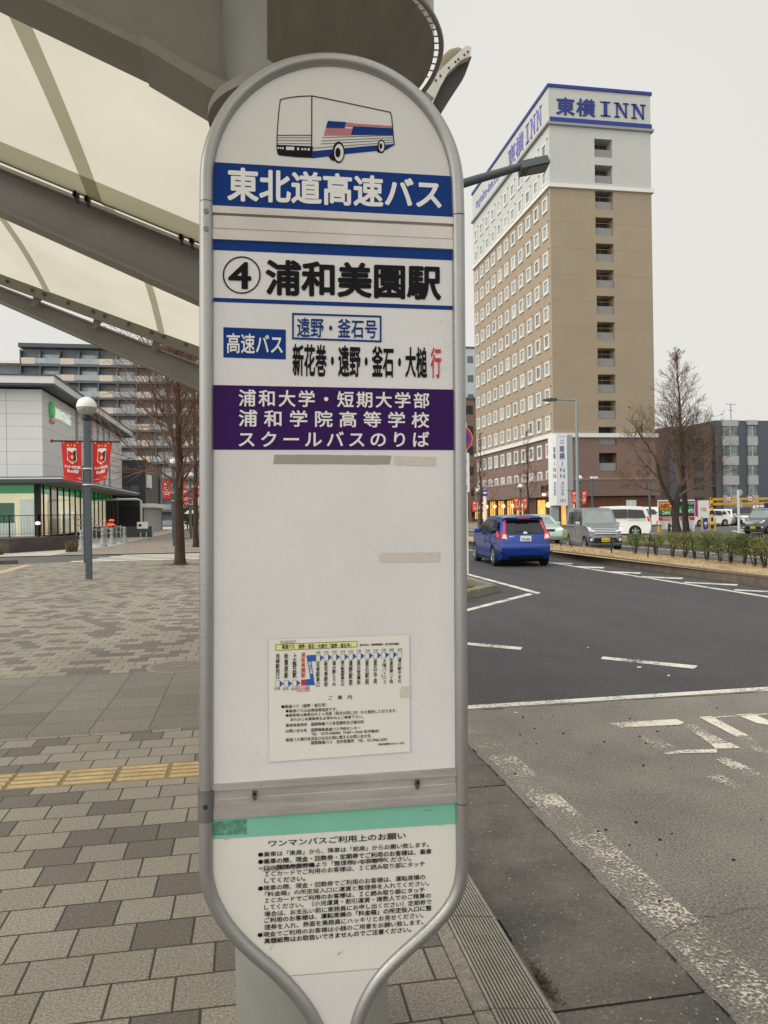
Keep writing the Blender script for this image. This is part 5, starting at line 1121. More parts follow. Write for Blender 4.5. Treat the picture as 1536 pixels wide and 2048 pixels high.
# ---------------------------------------------------------------- person with umbrella far down the pavement
pe = thing('person', 'distant person in dark clothes walking under a cream umbrella', 'person', (-4.62, 68.2, 0))
pv = [(0, 0, 0.92), (0, 0, 1.15), (0, 0, 1.38), (0, 0, 1.5), (0, 0, 1.58), (0, -0.01, 1.70), (0.1, 0, 0.86), (0.12, -0.06, 0.48), (0.12, 0.02, 0.07), (0.12, -0.12, 0.03), (-0.1, 0, 0.86), (-0.1, 0.12, 0.48), (-0.1, 0.22, 0.09), (-0.1, 0.12, 0.03),
      (0.2, 0, 1.4), (0.26, 0, 1.14), (0.22, -0.16, 1.0), (-0.2, 0, 1.4), (-0.26, -0.04, 1.16), (-0.12, -0.2, 1.25)]
pe_e = [(0, 1), (1, 2), (2, 3), (3, 4), (4, 5), (0, 6), (6, 7), (7, 8), (8, 9), (0, 10), (10, 11), (11, 12), (12, 13), (2, 14), (14, 15), (15, 16), (2, 17), (17, 18), (18, 19)]
prad = [0.17, 0.17, 0.16, 0.07, 0.085, 0.09, 0.1, 0.075, 0.05, 0.04, 0.1, 0.075, 0.05, 0.04, 0.075, 0.055, 0.04, 0.075, 0.055, 0.04]
me = bpy.data.meshes.new('body'); me.from_pydata(pv, pe_e, []); bo = bpy.data.objects.new('body', me); COL.objects.link(bo); bo.parent = pe
bo.modifiers.new('skin', 'SKIN'); 
for i, v in enumerate(me.skin_vertices[0].data): v.radius = (prad[i], prad[i] * (0.75 if i < 3 else 1)); v.use_root = (i == 0)
bo.modifiers.new('sub', 'SUBSURF').render_levels = 2; me.materials.append(mat('dark_coat', (36, 42, 54), 0.8))
mb = MB(); mb.lathe(0, 0, [(0.0, 1.8), (0.075, 1.77), (0.10, 1.70), (0.095, 1.63), (0.05, 1.6), (0, 1.6)], 12); mb.build('hair', mat('hair_black', (24, 22, 22), 0.7), pe, True, True)
um = thing('umbrella', 'cream umbrella held over the distant person in dark clothes', 'umbrella', (-4.62, 68.2, 0))
mb = MB(); mb.lathe(-0.25, -0.2, [(0.0, 2.08), (0.2, 2.05), (0.42, 1.93), (0.56, 1.76), (0.55, 1.755), (0.41, 1.92), (0.2, 2.035), (0, 2.06)], 16); mb.build('canopy', mat('umbrella_cream', (226, 220, 190), 0.7), um, True, True)
MB().tube([(-0.2, -0.2, 1.1), (-0.25, -0.2, 2.1)], 0.012, 6).build('shaft', sm_, um, False, True)
# ================================================================== RIGHT SIDE: HOTEL
h_brown = mat('hotel_brown', (124, 102, 92), 0.75, noise=0.06, scale=0.5, fine=0.05, fscale=6)
h_tan = mat('hotel_tan', (155, 140, 119), 0.75, noise=0.06, scale=0.35, fine=0.05, fscale=6)
h_white = mat('hotel_white', (184, 185, 180), 0.7, noise=0.05, scale=0.4)
h_trim = mat('hotel_trim', (214, 214, 210), 0.6); h_blue = mat('hotel_blue', (34, 52, 124), 0.5); h_win = mat('hotel_window_frame', (206, 206, 202), 0.5)
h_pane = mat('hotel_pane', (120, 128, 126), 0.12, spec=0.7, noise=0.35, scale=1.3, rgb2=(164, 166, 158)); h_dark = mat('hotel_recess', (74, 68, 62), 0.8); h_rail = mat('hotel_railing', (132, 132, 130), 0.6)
warm = mat('warm_lit', (236, 190, 110), 0.6, emit=(255, 190, 92), es=0.62, noise=0.35, scale=1.2, rgb2=(150, 100, 52)); warm2 = mat('warm_bulb', (255, 220, 140), 0.5, emit=(255, 214, 130), es=2.2)
hotel = thing('hotel_tower', 'tall tan and brown hotel tower with a white top storey and blue lettering', 'hotel', (38.8, 90, 0))
HX, HY, HX1, HY1 = 32.8, 79.5, 44.75, 108.4
ZB, ZT, ZW, ZR = 9.75, 36.95, 43.7, 47.7
OX0, OX1 = 38.05, 40.15
fh_ = 2.885; ztop = AY(1203, 278, HY).z; ops = [(ztop - 2.02 - fh_ * k, ztop - fh_ * k) for k in range(13)]
# the narrow front is built round the open stair landings
for (z0, z1, m, nm) in ((4.9, ZB, h_brown, 'brown_wall'), (ZB, ZT, h_tan, 'tan_wall'), (ZT, ZW, h_white, 'white_wall')):
    MB().box(HX, OX0, HY, HY + 1.6, z0, z1).build(nm, m, hotel); MB().box(OX1, HX1, HY, HY + 1.6, z0, z1).build(nm, m, hotel)
    MB().box(HX, HX1, HY + 1.6, HY1, z0, z1).build(nm, m, hotel)
    cuts = [z0] + [v for o in sorted(ops) for v in o if z0 < v < z1] + [z1]
    inside = any(o[0] < z0 + 0.01 < o[1] for o in ops)
    for a, b in zip(cuts[:-1], cuts[1:]):
        c = (a + b) / 2
        if not any(o[0] < c < o[1] for o in ops): MB().box(OX0, OX1, HY, HY + 1.6, a, b).build(nm, m, hotel)
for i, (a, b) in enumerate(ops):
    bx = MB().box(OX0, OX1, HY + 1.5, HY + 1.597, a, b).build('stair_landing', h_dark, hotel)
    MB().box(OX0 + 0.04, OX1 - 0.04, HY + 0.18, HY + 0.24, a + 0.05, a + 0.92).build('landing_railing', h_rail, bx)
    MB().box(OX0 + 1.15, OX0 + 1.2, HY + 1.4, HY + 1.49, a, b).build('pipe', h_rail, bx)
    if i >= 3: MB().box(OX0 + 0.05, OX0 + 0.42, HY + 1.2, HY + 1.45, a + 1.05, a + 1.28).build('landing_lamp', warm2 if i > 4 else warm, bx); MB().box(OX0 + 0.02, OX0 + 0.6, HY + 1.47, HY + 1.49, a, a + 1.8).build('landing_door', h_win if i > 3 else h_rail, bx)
MB().box(HX - 0.02, HX1 + 0.02, HY - 0.02, HY1, ZW, ZR).build('sign_parapet', h_white, hotel)
MB().box(HX - 0.16, HX1 + 0.16, HY - 0.16, HY1 + 0.1, ZR, ZR + 0.34).build('parapet_cap', h_blue, hotel)
MB().box(HX - 0.3, HX1 + 0.3, HY - 0.3, HY1 + 0.1, ZW - 0.1, ZW + 0.16).build('ledge', mat('hotel_ledge_grey', (140, 142, 142), 0.6), hotel)
MB().box(HX + 0.1, HX1 + 0.12, HY - 0.14, HY - 0.021, ZW + 0.161, ZW + 0.75).build('blue_band', h_blue, hotel)
MB().box(HX - 0.25, HX1 + 0.25, HY - 0.25, HY1 + 0.1, ZT - 0.15, ZT + 0.25).build('ledge', h_trim, hotel)
MB().box(HX - 0.25, HX1 + 0.25, HY - 0.25, HY1 + 0.1, ZB - 0.2, ZB + 0.25).build('ledge', h_trim, hotel)
sv = MB()
for z in [ZB + 2.885 * k + 0.3 for k in range(1, 10)]: sv.box(HX - 0.005, HX1, HY - 0.006, HY + 0.01, z, z + 0.03)
sv.build('wall_joints', mat('tan_joint', (146, 130, 108), 0.8), hotel)
# serif roof lettering
def serif_inn(mb, org, u, v, W_, Ht, n):
    o, u, v, n = Vector(org), Vector(u), Vector(v), Vector(n)
    def bar(pts): mb.prism([o + u * (x * W_) + v * (y * Ht) for x, y in pts], n)
    lw = 0.062; th = 0.075
    def stem(x, w): bar([(x, 0), (x + w, 0), (x + w, 1), (x, 1)])
    def ser(x0, x1, y): bar([(x0, y), (x1, y), (x1, y + th), (x0, y + th)])
    stem(0.07, 0.075); ser(0.0, 0.215, 0.0); ser(0.0, 0.215, 1 - th)
    for b in (0.30, 0.68):
        stem(b + 0.045, 0.032); stem(b + 0.245, 0.032); ser(b, b + 0.12, 0.0); ser(b + 0.20, b + 0.32, 1 - th); ser(b, b + 0.08, 1 - th)
        bar([(b + 0.03, 1), (b + 0.11, 1), (b + 0.277, 0.0), (b + 0.245, 0.0), (b + 0.235, 0.06)])
L1 = MB(); y = HY - 0.021
a = AY(1112, 197, y); b = AY(1190, 231, y)
put_text(L1, '東横', AY(1112, 194, y), AY(1190, 200, y), AY(1190, 235, y), AY(1112, 229.5, y), 0.020, 1.12, thick=(0, -0.1, 0))
p0 = AY(1201, 232.5, y); p1 = AY(1291, 239, y); pt = AY(1201, 203, y)
serif_inn(L1, p0, (1, 0, 0), (0, 0, 1), p1.x - p0.x, pt.z - p0.z, (0, -0.1, 0))
L1.build('roof_lettering', mat('letter_blue', (34, 48, 124), 0.5), hotel)
LILAC = mat('letter_lilac', (120, 116, 176), 0.5); L2 = MB(); lx = HX - 0.021
yA, yB = AX(1017, 300, lx).y, AX(1047, 270, lx).y; yC = AX(1052, 260, lx).y; yD = AX(1084, 235, lx).y
put_text(L2, '東横', (lx, yA, 46.9), (lx, yB, 46.9), (lx, yB, 44.5), (lx, yA, 44.5), 0.012, 1.1, thick=(-0.08, 0, 0))
L2.build('side_lettering', LILAC, hotel); L2 = MB()
serif_inn(L2, (lx, yC, 44.6), (0, -1, 0), (0, 0, 1), yC - yD, 2.2, (-0.08, 0, 0))
yE, yF = AX(952, 400, lx).y, AX(1003, 350, lx).y
L2.build('side_lettering', LILAC, hotel); L2 = MB()
put_text(L2, 'toyoko-inn.com', (lx, yE, 46.3), (lx, yF, 46.3), (lx, yF, 44.6), (lx, yE, 44.6), 0.008, thick=(-0.05, 0, 0))
L2.build('side_lettering', LILAC, hotel)
# windows of the long side: the 100 largest in the picture are parts, the rest one part
wy = [HY + 1.35 + 2.6 * k for k in range(11)]; wz = [AX(1091, 957 - (657 / 12) * r, HX).z for r in range(13)]
zb0, zt0 = AX(1091, 957, HX - 0.05).z, AX(1091, 300, HX - 0.05).z
def win_geo(fm, pm, y, z, first):
    w_, h_ = 1.42, 1.62
    fm.box(HX - 0.12, HX - 0.001, y - w_ / 2, y - w_ / 2 + 0.24, z - h_ / 2, z + h_ / 2); fm.box(HX - 0.12, HX - 0.001, y + w_ / 2 - 0.24, y + w_ / 2, z - h_ / 2, z + h_ / 2)
    fm.box(HX - 0.12, HX - 0.001, y - w_ / 2 + 0.24, y + w_ / 2 - 0.24, z + h_ / 2 - 0.2, z + h_ / 2); fm.box(HX - 0.12, HX - 0.001, y - w_ / 2 + 0.24, y + w_ / 2 - 0.24, z - h_ / 2, z - h_ / 2 + 0.3)
    fm.box(HX - 0.05, HX - 0.02, y - 0.03, y + 0.03, z - h_ / 2 + 0.3, z + h_ / 2 - 0.2)
    pm.box(HX - 0.03, HX - 0.004, y - w_ / 2 + 0.24, y + w_ / 2 - 0.24, z - h_ / 2 + 0.3, z + h_ / 2 - 0.2)
allw = sorted([(y, zb0 + (zt0 - zb0) * r / 12) for y in wy for r in range(13)], key=lambda q: q[0] * 1.0 + abs(q[1] - 15) * 0.02)
rpane = random.Random(8); panes = [h_pane, h_pane, mat('pane_curtain', (188, 186, 176), 0.25, spec=0.6, noise=0.2, scale=2), mat('pane_dark', (84, 90, 92), 0.1, spec=0.8), mat('pane_grey', (136, 144, 144), 0.12, spec=0.7, noise=0.3, scale=1.5)]
fm0, pm0 = MB(), MB(); y0_, z0_ = allw[0]; win_geo(fm0, pm0, y0_, z0_, True)
wf = fm0.build('window', h_win, hotel); wp_ = pm0.build('pane', h_pane, wf)
for y, z in allw[1:99]:
    c = copy_tree(wf, hotel); c.location = (0, y - y0_, z - z0_); sl = c.children[0].material_slots[0]; sl.link = 'OBJECT'; sl.material = rpane.choice(panes)
fmr, pmr = MB(), MB()
for y, z in allw[99:]: win_geo(fmr, pmr, y, z, False)
q = tag(fmr.build('farther_windows', h_win, hotel), kind='stuff'); tag(pmr.build('pane', h_pane, q), kind='stuff')
vt = MB()
for y in wy:
    for r in range(13): z = zb0 + (zt0 - zb0) * r / 12; vt.box(HX - 0.12, HX, y - 0.95, y - 0.82, z + 0.95, z + 1.1)
tag(vt.build('vent_caps', mat('vent_tan', (150, 126, 104), 0.7), hotel), kind='stuff')
# ground storey
h_fas = mat('hotel_fascia', (118, 98, 90), 0.8, noise=0.06, scale=1, fine=0.1, fscale=20); h_base = mat('hotel_base', (86, 62, 52), 0.8, noise=0.1, scale=2); h_wood = mat('hotel_wood', (104, 66, 48), 0.7, noise=0.3, scale=4, stretch=(1, 1, 0.1))
MB().box(HX - 0.35, HX1 + 0.35, HY - 0.35, HY1, 3.1, 4.9).build('fascia', h_fas, hotel)
MB().box(HX - 0.4, HX1 + 0.4, HY - 0.4, HY1, 4.9, 5.05).build('ledge', mat('hotel_ledge_brown', (150, 130, 118), 0.7), hotel)
MB().box(HX + 0.3, HX1, HY + 0.3, HY1, 0, 3.1).build('ground_wall', h_base, hotel)
for k in range(8): MB().box(HX + 0.12, HX + 0.29, HY + 2.2 + k * 3.6, HY + 2.95 + k * 3.6, 0, 3.1).build('pier', h_base, hotel)
for k in range(1, 8):
    y0_ = HY + 3.1 + k * 3.6 - 3.6 + 3.6; 
    if k in (1,): continue
    pn = MB().face([(HX + 0.28, y0_, 0.5), (HX + 0.28, y0_ + 2.5, 0.5), (HX + 0.28, y0_ + 2.5, 2.95), (HX + 0.28, y0_, 2.95)][::-1]).build('lit_window', warm, hotel)
    br2 = MB()
    for j in range(4): br2.box(HX + 0.2, HX + 0.26, y0_ + j * 0.83 - 0.03, y0_ + j * 0.83 + 0.03, 0.5, 2.95)
    br2.box(HX + 0.2, HX + 0.26, y0_, y0_ + 2.5, 2.2, 2.26); br2.build('glazing_bars', h_base, pn)
    MB().lathe(HX - 0.02, y0_ - 0.5, [(0, 2.0), (0.2, 2.1), (0.24, 2.25), (0.16, 2.42), (0, 2.46)], 10).build('wall_lamp', warm2, hotel, True)
MB().box(HX + 0.2, HX + 0.29, HY + 3.1, HY + 5.5, 0.1, 2.8).build('entrance_glass', warm, hotel)
MB().box(HX1 - 9.0, HX1, HY + 0.1, HY + 0.29, 0, 3.0).build('wood_panel', h_wood, hotel)
MB().box(HX + 0.9, HX + 2.4, HY + 0.15, HY + 0.295, 0, 2.9).build('lit_window', warm, hotel)
p, q = AY(1253, 1000, HY), AY(1273, 1014, HY); MB().box(p.x, q.x, HY + 0.02, HY + 0.09, q.z, p.z).build('shop_window', mat('shop_window', (190, 200, 190), 0.3, noise=0.5, scale=2, emit=(200, 205, 190), es=0.15), hotel)
st = MB(); ya, yb = AX(1082, 985, HX - 0.4).y, AX(1104, 985, HX - 0.4).y; put_text(st, '四六時中', (HX - 0.36, ya, 4.5), (HX - 0.36, yb, 4.5), (HX - 0.36, yb, 3.6), (HX - 0.36, ya, 3.6), 0.015, thick=(-0.05, 0, 0)); st.build('shop_lettering', mat('shop_letter', (60, 40, 32), 0.6), hotel)
MB().lathe(HX - 0.6, AX(1088, 993, HX - 0.6).y, [(0, 3.2), (0.2, 3.26), (0.2, 3.45), (0, 3.5)], 10).build('wall_lamp', warm2, hotel, True)
MB().lathe(HX - 0.2, HY + 1.2, [(0, 1.9), (0.28, 2.05), (0.3, 2.25), (0.2, 2.45), (0, 2.5)], 12).build('globe_lamp', warm2, hotel, True)
# pylon sign in front of the corner
py_ = thing('hotel_pylon_sign', 'tall white two faced pylon sign with vertical blue lettering before the hotel corner', 'sign', (31, 72, 0))
SY = 72.0; x0, x1, x2 = AY(1104.5, 940, SY).x, AY(1113, 940, SY).x, AY(1133.5, 940, SY).x; zt, zb = AY(1120, 868, SY).z, AY(1120, 1011, SY).z
pan = mat('pylon_white', (222, 222, 220), 0.4); pylon_g = mat('pylon_grey', (150, 158, 160), 0.5)
fpn = MB().box(x1, x2, SY - 0.15, SY + 1.0, zb, zt).build('front_panel', pan, py_)
spn = MB().prism([(x1 - 0.03, SY - 0.15, zb), (x1 - 0.03, SY + 0.8, zb), (x0, SY + 1.0, zb), (x0, SY + 0.05, zb)], (0, 0, zt - zb)).build('side_panel', pan, py_)
MB().box(x2 + 0.03, x2 + 0.62, SY - 0.05, SY + 0.4, 0, zt - 0.1).build('post', pylon_g, py_)
MB().box(x1 - 0.5, x1 + 0.3, SY + 0.3, SY + 0.7, 0, zb).build('post', pylon_g, py_)
def vert(mbz, s, xa, xb, za, zb_, yy, bold, parent, m, name='lettering'):
    mm = MB(); put_text(mm, '\n'.join(s), (xa, yy, za), (xb, yy, za), (xb, yy, zb_), (xa, yy, zb_), bold, 1, 1.0, True); return mm.build(name, m, parent)
HL = mat('letter_blue', (44, 62, 150), 0.5); LL = mat('letter_lilac', (120, 116, 176), 0.5); hh = zt - zb; wx = x2 - x1
vert(None, '東横', x1 + wx * 0.24, x1 + wx * 0.76, zt - hh * 0.165, zt - hh * 0.36, SY - 0.158, 0.02, fpn, HL)
vert(None, 'INN', x1 + wx * 0.3, x1 + wx * 0.72, zt - hh * 0.39, zt - hh * 0.62, SY - 0.158, 0.0, fpn, HL)
vert(None, '浦和美園', x1 + wx * 0.33, x1 + wx * 0.67, zt - hh * 0.665, zt - hh * 0.86, SY - 0.158, 0.0, fpn, LL)
for s, a, b, w0 in (('Toyoko', 0.03, 0.055, 0.15), ('全室', 0.08, 0.105, 0.3), ('禁煙', 0.12, 0.14, 0.3), ('283', 0.91, 0.955, 0.2)):
    mm = MB(); put_text(mm, s, (x1 + wx * w0, SY - 0.158, zt - hh * a), (x2 - wx * w0, SY - 0.158, zt - hh * a), (x2 - wx * w0, SY - 0.158, zt - hh * b), (x1 + wx * w0, SY - 0.158, zt - hh * b), 0.008); mm.build('lettering', LL, fpn)
def sidetext(s, a, b, m):
    p = lambda u, z: (x0 + (x1 - 0.03 - x0) * u - 0.01, SY + 0.05 - 0.2 * u - 0.012, z)
    mm = MB(); put_text(mm, '\n'.join(s), p(0.3, zt - hh * a), p(0.8, zt - hh * a), p(0.8, zt - hh * b), p(0.3, zt - hh * b), 0.01, center=True); mm.build('lettering', m, spn)
sidetext('東横', 0.18, 0.35, HL); sidetext('INN', 0.38, 0.62, HL); sidetext('浦和美園', 0.67, 0.86, LL)
# ---------------------------------------------------------------- grey apartment on the right, buildings behind
ga = thing('grey_apartment', 'dark grey and brown apartment building with pale window bays behind the car park', 'building', (68, 110, 0))
RY = 104.0; g0, g1, g2, g3 = AY(1340, 850, RY).x, AY(1440, 850, RY).x, AY(1494, 850, RY).x, AY(1600, 850, RY).x; gz = 14.6
gdk = mat('slate_wall', (92, 98, 106), 0.7, noise=0.08, scale=0.5); gbr = mat('brown_tile', (116, 98, 90), 0.75, noise=0.1, scale=0.6); gpl = mat('pale_bay', (184, 184, 184), 0.6, noise=0.05, scale=1, fine=0.08, fscale=12); gwin = mat('apt_pane', (150, 168, 166), 0.12, spec=0.7, noise=0.4, scale=0.8, rgb2=(78, 84, 84))
MB().box(g0, g1, RY + 0.6, RY + 14, 0, gz - 0.9).build('brown_wing', gbr, ga); MB().box(g0, g1 - 6, RY + 0.3, RY + 0.6, 0, gz - 1.0).build('grey_fin', gdk, ga)
MB().box(g1 - 0.8, g3, RY, RY + 14, 0, gz).build('grey_wall', gdk, ga)
for px0, px1 in ((1443, 1474.5), (1493, 1513)):
    xa, xb = AY(px0, 900, RY).x, AY(px1, 900, RY).x
    for f in range(5):
        zt_ = AY(1460, 862 + f * 39.3, RY).z; za_ = AY(1460, 841 + f * 39.3, RY).z; zbm = AY(1460, 872 + f * 39.3, RY).z
        if px0 > 1480: zt_ += 0.2
        MB().box(xa, xb, RY - 0.35, RY - 0.01, zbm - 0.1 if f else zt_ + 0.7, za_ + 0.05 if f == 0 else zbm + 0.0).build('bay_top', gpl, ga) if f == 0 else None
        wz0, wz1 = AY(1460, 873 + f * 39.3, RY).z, AY(1460, 851.5 + f * 39.3, RY).z
        pw_ = MB().box(xa + 0.1, xb - 0.1, RY - 0.2, RY - 0.008, wz0, wz1).build('window', gwin, ga)
        MB().box((xa + xb) / 2 - 0.05, (xa + xb) / 2 + 0.05, RY - 0.24, RY - 0.201, wz0, wz1).build('mullion', h_win, pw_)
        MB().box(xa, xb, RY - 0.36, RY - 0.01, wz0 - 1.35, wz0).build('bay_panel', gpl, ga)
for f in range(4):
    for k in range(3):
        xa = g0 + 1.2 + k * 2.9; MB().box(xa, xa + 1.6, RY + 0.5, RY + 0.59 if xa > g1 - 6 else RY + 0.58, 1.5 + f * 2.9, 3.3 + f * 2.9).build('window', mat('window_dark', (62, 66, 68), 0.2), ga)
an = thing('roof_antenna', 'thin television antenna on the roof of the grey apartment', 'antenna', (AY(1462, 838, RY).x, RY + 3, gz))
ax = AY(1462, 838, RY + 3).x; MB().tube([(ax, RY + 3, gz), (ax, RY + 3, gz + 2.9)], 0.05, 6).build('mast', lampm, an)
for z, l in ((2.85, 0.9), (1.9, 0.4)): MB().box(ax - l, ax + l, RY + 2.98, RY + 3.02, gz + z - 0.03, gz + z + 0.03).build('aerial', lampm, an)
block('beige_flats', 'beige brown flats with dark balconies just left of the hotel', 30.0, 37.0, 122, 140, 20, rose, mat('window_dark', (62, 66, 68), 0.2), 6, 3)
block('glass_office', 'pale blue grey office with a dark cap behind the beige flats', 36.0, 48.0, 150, 165, 34.5, mat('office_pale', (186, 192, 196), 0.5), mat('window_dim', (92, 96, 94), 0.2), 9, 5, mat('office_cap', (72, 96, 104), 0.5))
block('low_shop', 'low shop row with a pink awning behind the no parking sign', 27.0, 33.0, 112, 120, 5, rose, mat('window_dim', (92, 96, 94), 0.2), 1, 3, mat('awning_pink', (190, 98, 110), 0.6))
block('right_house', 'brown house at the right end of the car park', 92, 110, 116, 128, 9, rose, mat('window_dim', (92, 96, 94), 0.2), 3, 5)
# ---------------------------------------------------------------- street lamps
post_g = mat('lamp_grey', (138, 144, 146), 0.45, metal=0.3, noise=0.08, scale=2); head_d = mat('lamp_head', (66, 74, 78), 0.5)
s1_ = thing('street_lamp', 'street lamp whose slanting arm and flat dark head show beside the bus sign', 'street lamp', (2.95, 13.6, 0))
zc = 14.0; ab = AZ(860, 386, zc); ae = AZ(1042, 333, zc)
foot = Vector((ab.x, ab.y, 0.0)); s1_.location = foot
MB().lathe(ab.x, ab.y, [(0.14, 0.0), (0.14, 0.3), (0.095, 0.32), (0.07, ab.z - 0.1), (0.07, ab.z)], 14).build('pole', head_d, s1_, True)
MB().tube([ab + Vector((-0.05, 0, -0.03)), ab.lerp(ae, 0.5), ae], [0.085, 0.078, 0.07], 12).build('arm', head_d, s1_, True)
hp = [AZ(*p, zc - 0.15) for p in ((1035, 337), (1035, 322), (1086, 313), (1097, 334), (1049, 347))]
lowp_ = [AZ(1036, 336, zc - 0.35), AZ(1049, 347.5, zc - 0.35), AZ(1096, 335, zc + 0.05), AZ(1086, 326, zc + 0.15)]
dirx = (AZ(1096, 322, zc) - AZ(1038, 334, zc)).normalized(); hc = AZ(1067, 331, zc); sidev = Vector((-dirx.y, dirx.x, 0)).normalized(); upv = dirx.cross(sidev)
if upv.z < 0: upv = -upv
def hb(L0, L1, W, z0, z1, W2=None):
    W2 = W2 or W; f = lambda l, s, z: hc + dirx * l + sidev * s + upv * z
    return MB().hexa([f(L0, -W, z0), f(L1, -W2, z0), f(L1, W2, z0), f(L0, W, z0), f(L0, -W * 0.8, z1), f(L1 - 0.02, -W2 * 0.85, z1), f(L1 - 0.02, W2 * 0.85, z1), f(L0, W * 0.8, z1)])
hd = hb(-0.26, 0.25, 0.20, -0.08, 0.065, 0.22).build('lamp_head', head_d, s1_)
hb(-0.13, 0.22, 0.15, -0.086, -0.0805).build('lens', mat('lamp_lens_dark', (96, 92, 84), 0.25, noise=0.3, scale=30), hd)
def street_lamp(label, loc, h, arm, head_px):
    t = thing('street_lamp', label, 'street lamp', loc, 0, 'street lamps across the road')
    MB().lathe(0, 0, [(0.16, 0), (0.16, 0.4), (0.11, 0.45), (0.08, h)], 12).build('pole', post_g, t, True, True)
    MB().tube([(0.0, 0, h - 0.12), (-arm, 0, h - 0.06)], 0.05, 8).build('arm', post_g, t, True, True)
    MB().loft([[(-arm - 0.75, -0.12, h - 0.14), (-arm - 0.75, 0.12, h - 0.14), (-arm - 0.75, 0.12, h - 0.08), (-arm - 0.75, -0.12, h - 0.08)], [(-arm - 0.3, -0.2, h - 0.2), (-arm - 0.3, 0.2, h - 0.2), (-arm - 0.3, 0.2, h + 0.0), (-arm - 0.3, -0.2, h + 0.0)], [(-arm + 0.1, -0.14, h - 0.16), (-arm + 0.1, 0.14, h - 0.16), (-arm + 0.1, 0.14, h - 0.02), (-arm + 0.1, -0.14, h - 0.02)]]).build('lamp_head', head_d, t, True, True)
    return t
zc2 = 46.0; tp_ = AZ(1152.5, 797, zc2)
street_lamp('grey street lamp with a left pointing arm before the hotel corner', (tp_.x, tp_.y, 0), tp_.z, 1.35, None)
small = thing('park_lamp', 'thin dark park lamp with a small white hooked head right of the street lamp', 'lamp', (0, 0, 0)); tp2 = AZ(1184, 957, 60); small.location = (tp2.x, tp2.y, 0)
MB().tube([(tp2.x, tp2.y, 0), (tp2.x, tp2.y, tp2.z)], 0.07, 8).build('pole', lampm, small); MB().box(tp2.x - 0.1, tp2.x + 0.45, tp2.y - 0.1, tp2.y + 0.1, tp2.z, tp2.z + 0.15).build('lamp_head', BW, small)
tp3 = AZ(1299, 965, 62); dpole = thing('dark_post', 'dark slender post beside the white minivan', 'post', (tp3.x, tp3.y, 0)); MB().tube([(tp3.x, tp3.y, 0), (tp3.x, tp3.y, tp3.z)], 0.1, 8).build('post_shaft', lampm, dpole); MB().tube([(tp3.x, tp3.y, tp3.z), (tp3.x, tp3.y, tp3.z + 0.2)], 0.05, 6).build('post_cap', lampm, dpole)
for (px, py, zc_, lb, l1, l2) in ((1158, 955, 56.0, 'globe lamp post with red banners behind the grey street lamp', 'red banner left of the globe lamp near the hotel pylon', 'red banner right of the globe lamp near the hotel pylon'), (1041, 972, 62.0, 'globe lamp post among the thin trees before the hotel', 'red banner left of the globe lamp before the lit hotel windows', 'red banner right of the globe lamp before the lit hotel windows'), (957, 980, 68.0, 'farthest globe lamp post before the hotel, next to the one way sign', 'red banner left of the globe lamp next to the one way sign', 'red banner right of the globe lamp next to the one way sign')):
    p = AZ(px, py, zc_); lamp_copy((p.x, p.y, p.z - 4.4), lb, l1, l2, -0.25)
# ---------------------------------------------------------------- road signs
sgb = mat('road_sign_blue', (30, 58, 150), 0.4); sgr = mat('road_sign_red', (176, 34, 40), 0.4); back = mat('sign_back', (178, 178, 172), 0.5, metal=0.3)
def disc(mb, c, r, yv, n=28, x0=0, ring=None):
    if ring is None: mb.face([(c[0] + r * math.cos(2 * math.pi * k / n), yv, c[1] + r * math.sin(2 * math.pi * k / n)) for k in range(n)])
    else:
        for k in range(n):
            a, b = 2 * math.pi * k / n, 2 * math.pi * (k + 1) / n
            mb.face([(c[0] + r * math.cos(a), yv, c[1] + r * math.sin(a)), (c[0] + r * math.cos(b), yv, c[1] + r * math.sin(b)), (c[0] + ring * math.cos(b), yv, c[1] + ring * math.sin(b)), (c[0] + ring * math.cos(a), yv, c[1] + ring * math.sin(a))])
    return mb
def no_parking(mbp, c, r, y, parent):
    MB().prism([(c[0] + r * math.cos(2 * math.pi * k / 28), y, c[1] + r * math.sin(2 * math.pi * k / 28)) for k in range(28)], (0, 0.02, 0)).build('sign_disc', BW, parent)
    disc(MB(), c, r * 0.97, y - 0.003).build('red_ring', sgr, parent); disc(MB(), c, r * 0.72, y - 0.006).build('blue_field', sgb, parent)
    d = r * 0.72; w_ = r * 0.13
    MB().face([(c[0] - d * 0.7 + w_, y - 0.009, c[1] + d * 0.7 + w_ * 0.2), (c[0] - d * 0.7 - w_ * 0.2, y - 0.009, c[1] + d * 0.7 - w_), (c[0] + d * 0.7 - w_, y - 0.009, c[1] - d * 0.7 - w_ * 0.2), (c[0] + d * 0.7 + w_ * 0.2, y - 0.009, c[1] - d * 0.7 + w_)]).build('red_slash', sgr, parent)
NY = 18.6; np_ = thing('no_parking_sign', 'white post with round blue and red no parking signs just right of the bus sign', 'road sign', (AY(934, 1150, NY).x, NY, 0))
xp = AY(934, 1150, NY).x; MB().tube([(xp, NY, 0), (xp, NY, AY(931, 845, NY).z)], 0.048, 10).build('post', BW, np_, True)
c1 = AY(919, 877, NY - 0.07); no_parking(None, (c1.x, c1.z), 0.335, NY - 0.07, np_)
def plate_px(px0, px1, py0, py1, y, m, nm, par, th=0.015): p, q = AY(px0, py0, y), AY(px1, py1, y); return MB().box(p.x, q.x, y, y + th, q.z, p.z).build(nm, m, par)
pl1 = plate_px(906, 939.5, 906, 984, NY - 0.075, BW, 'lower_plate', np_)
c2 = AY(921, 949, NY - 0.08); no_parking(None, (c2.x, c2.z), 0.16, NY - 0.082, np_)
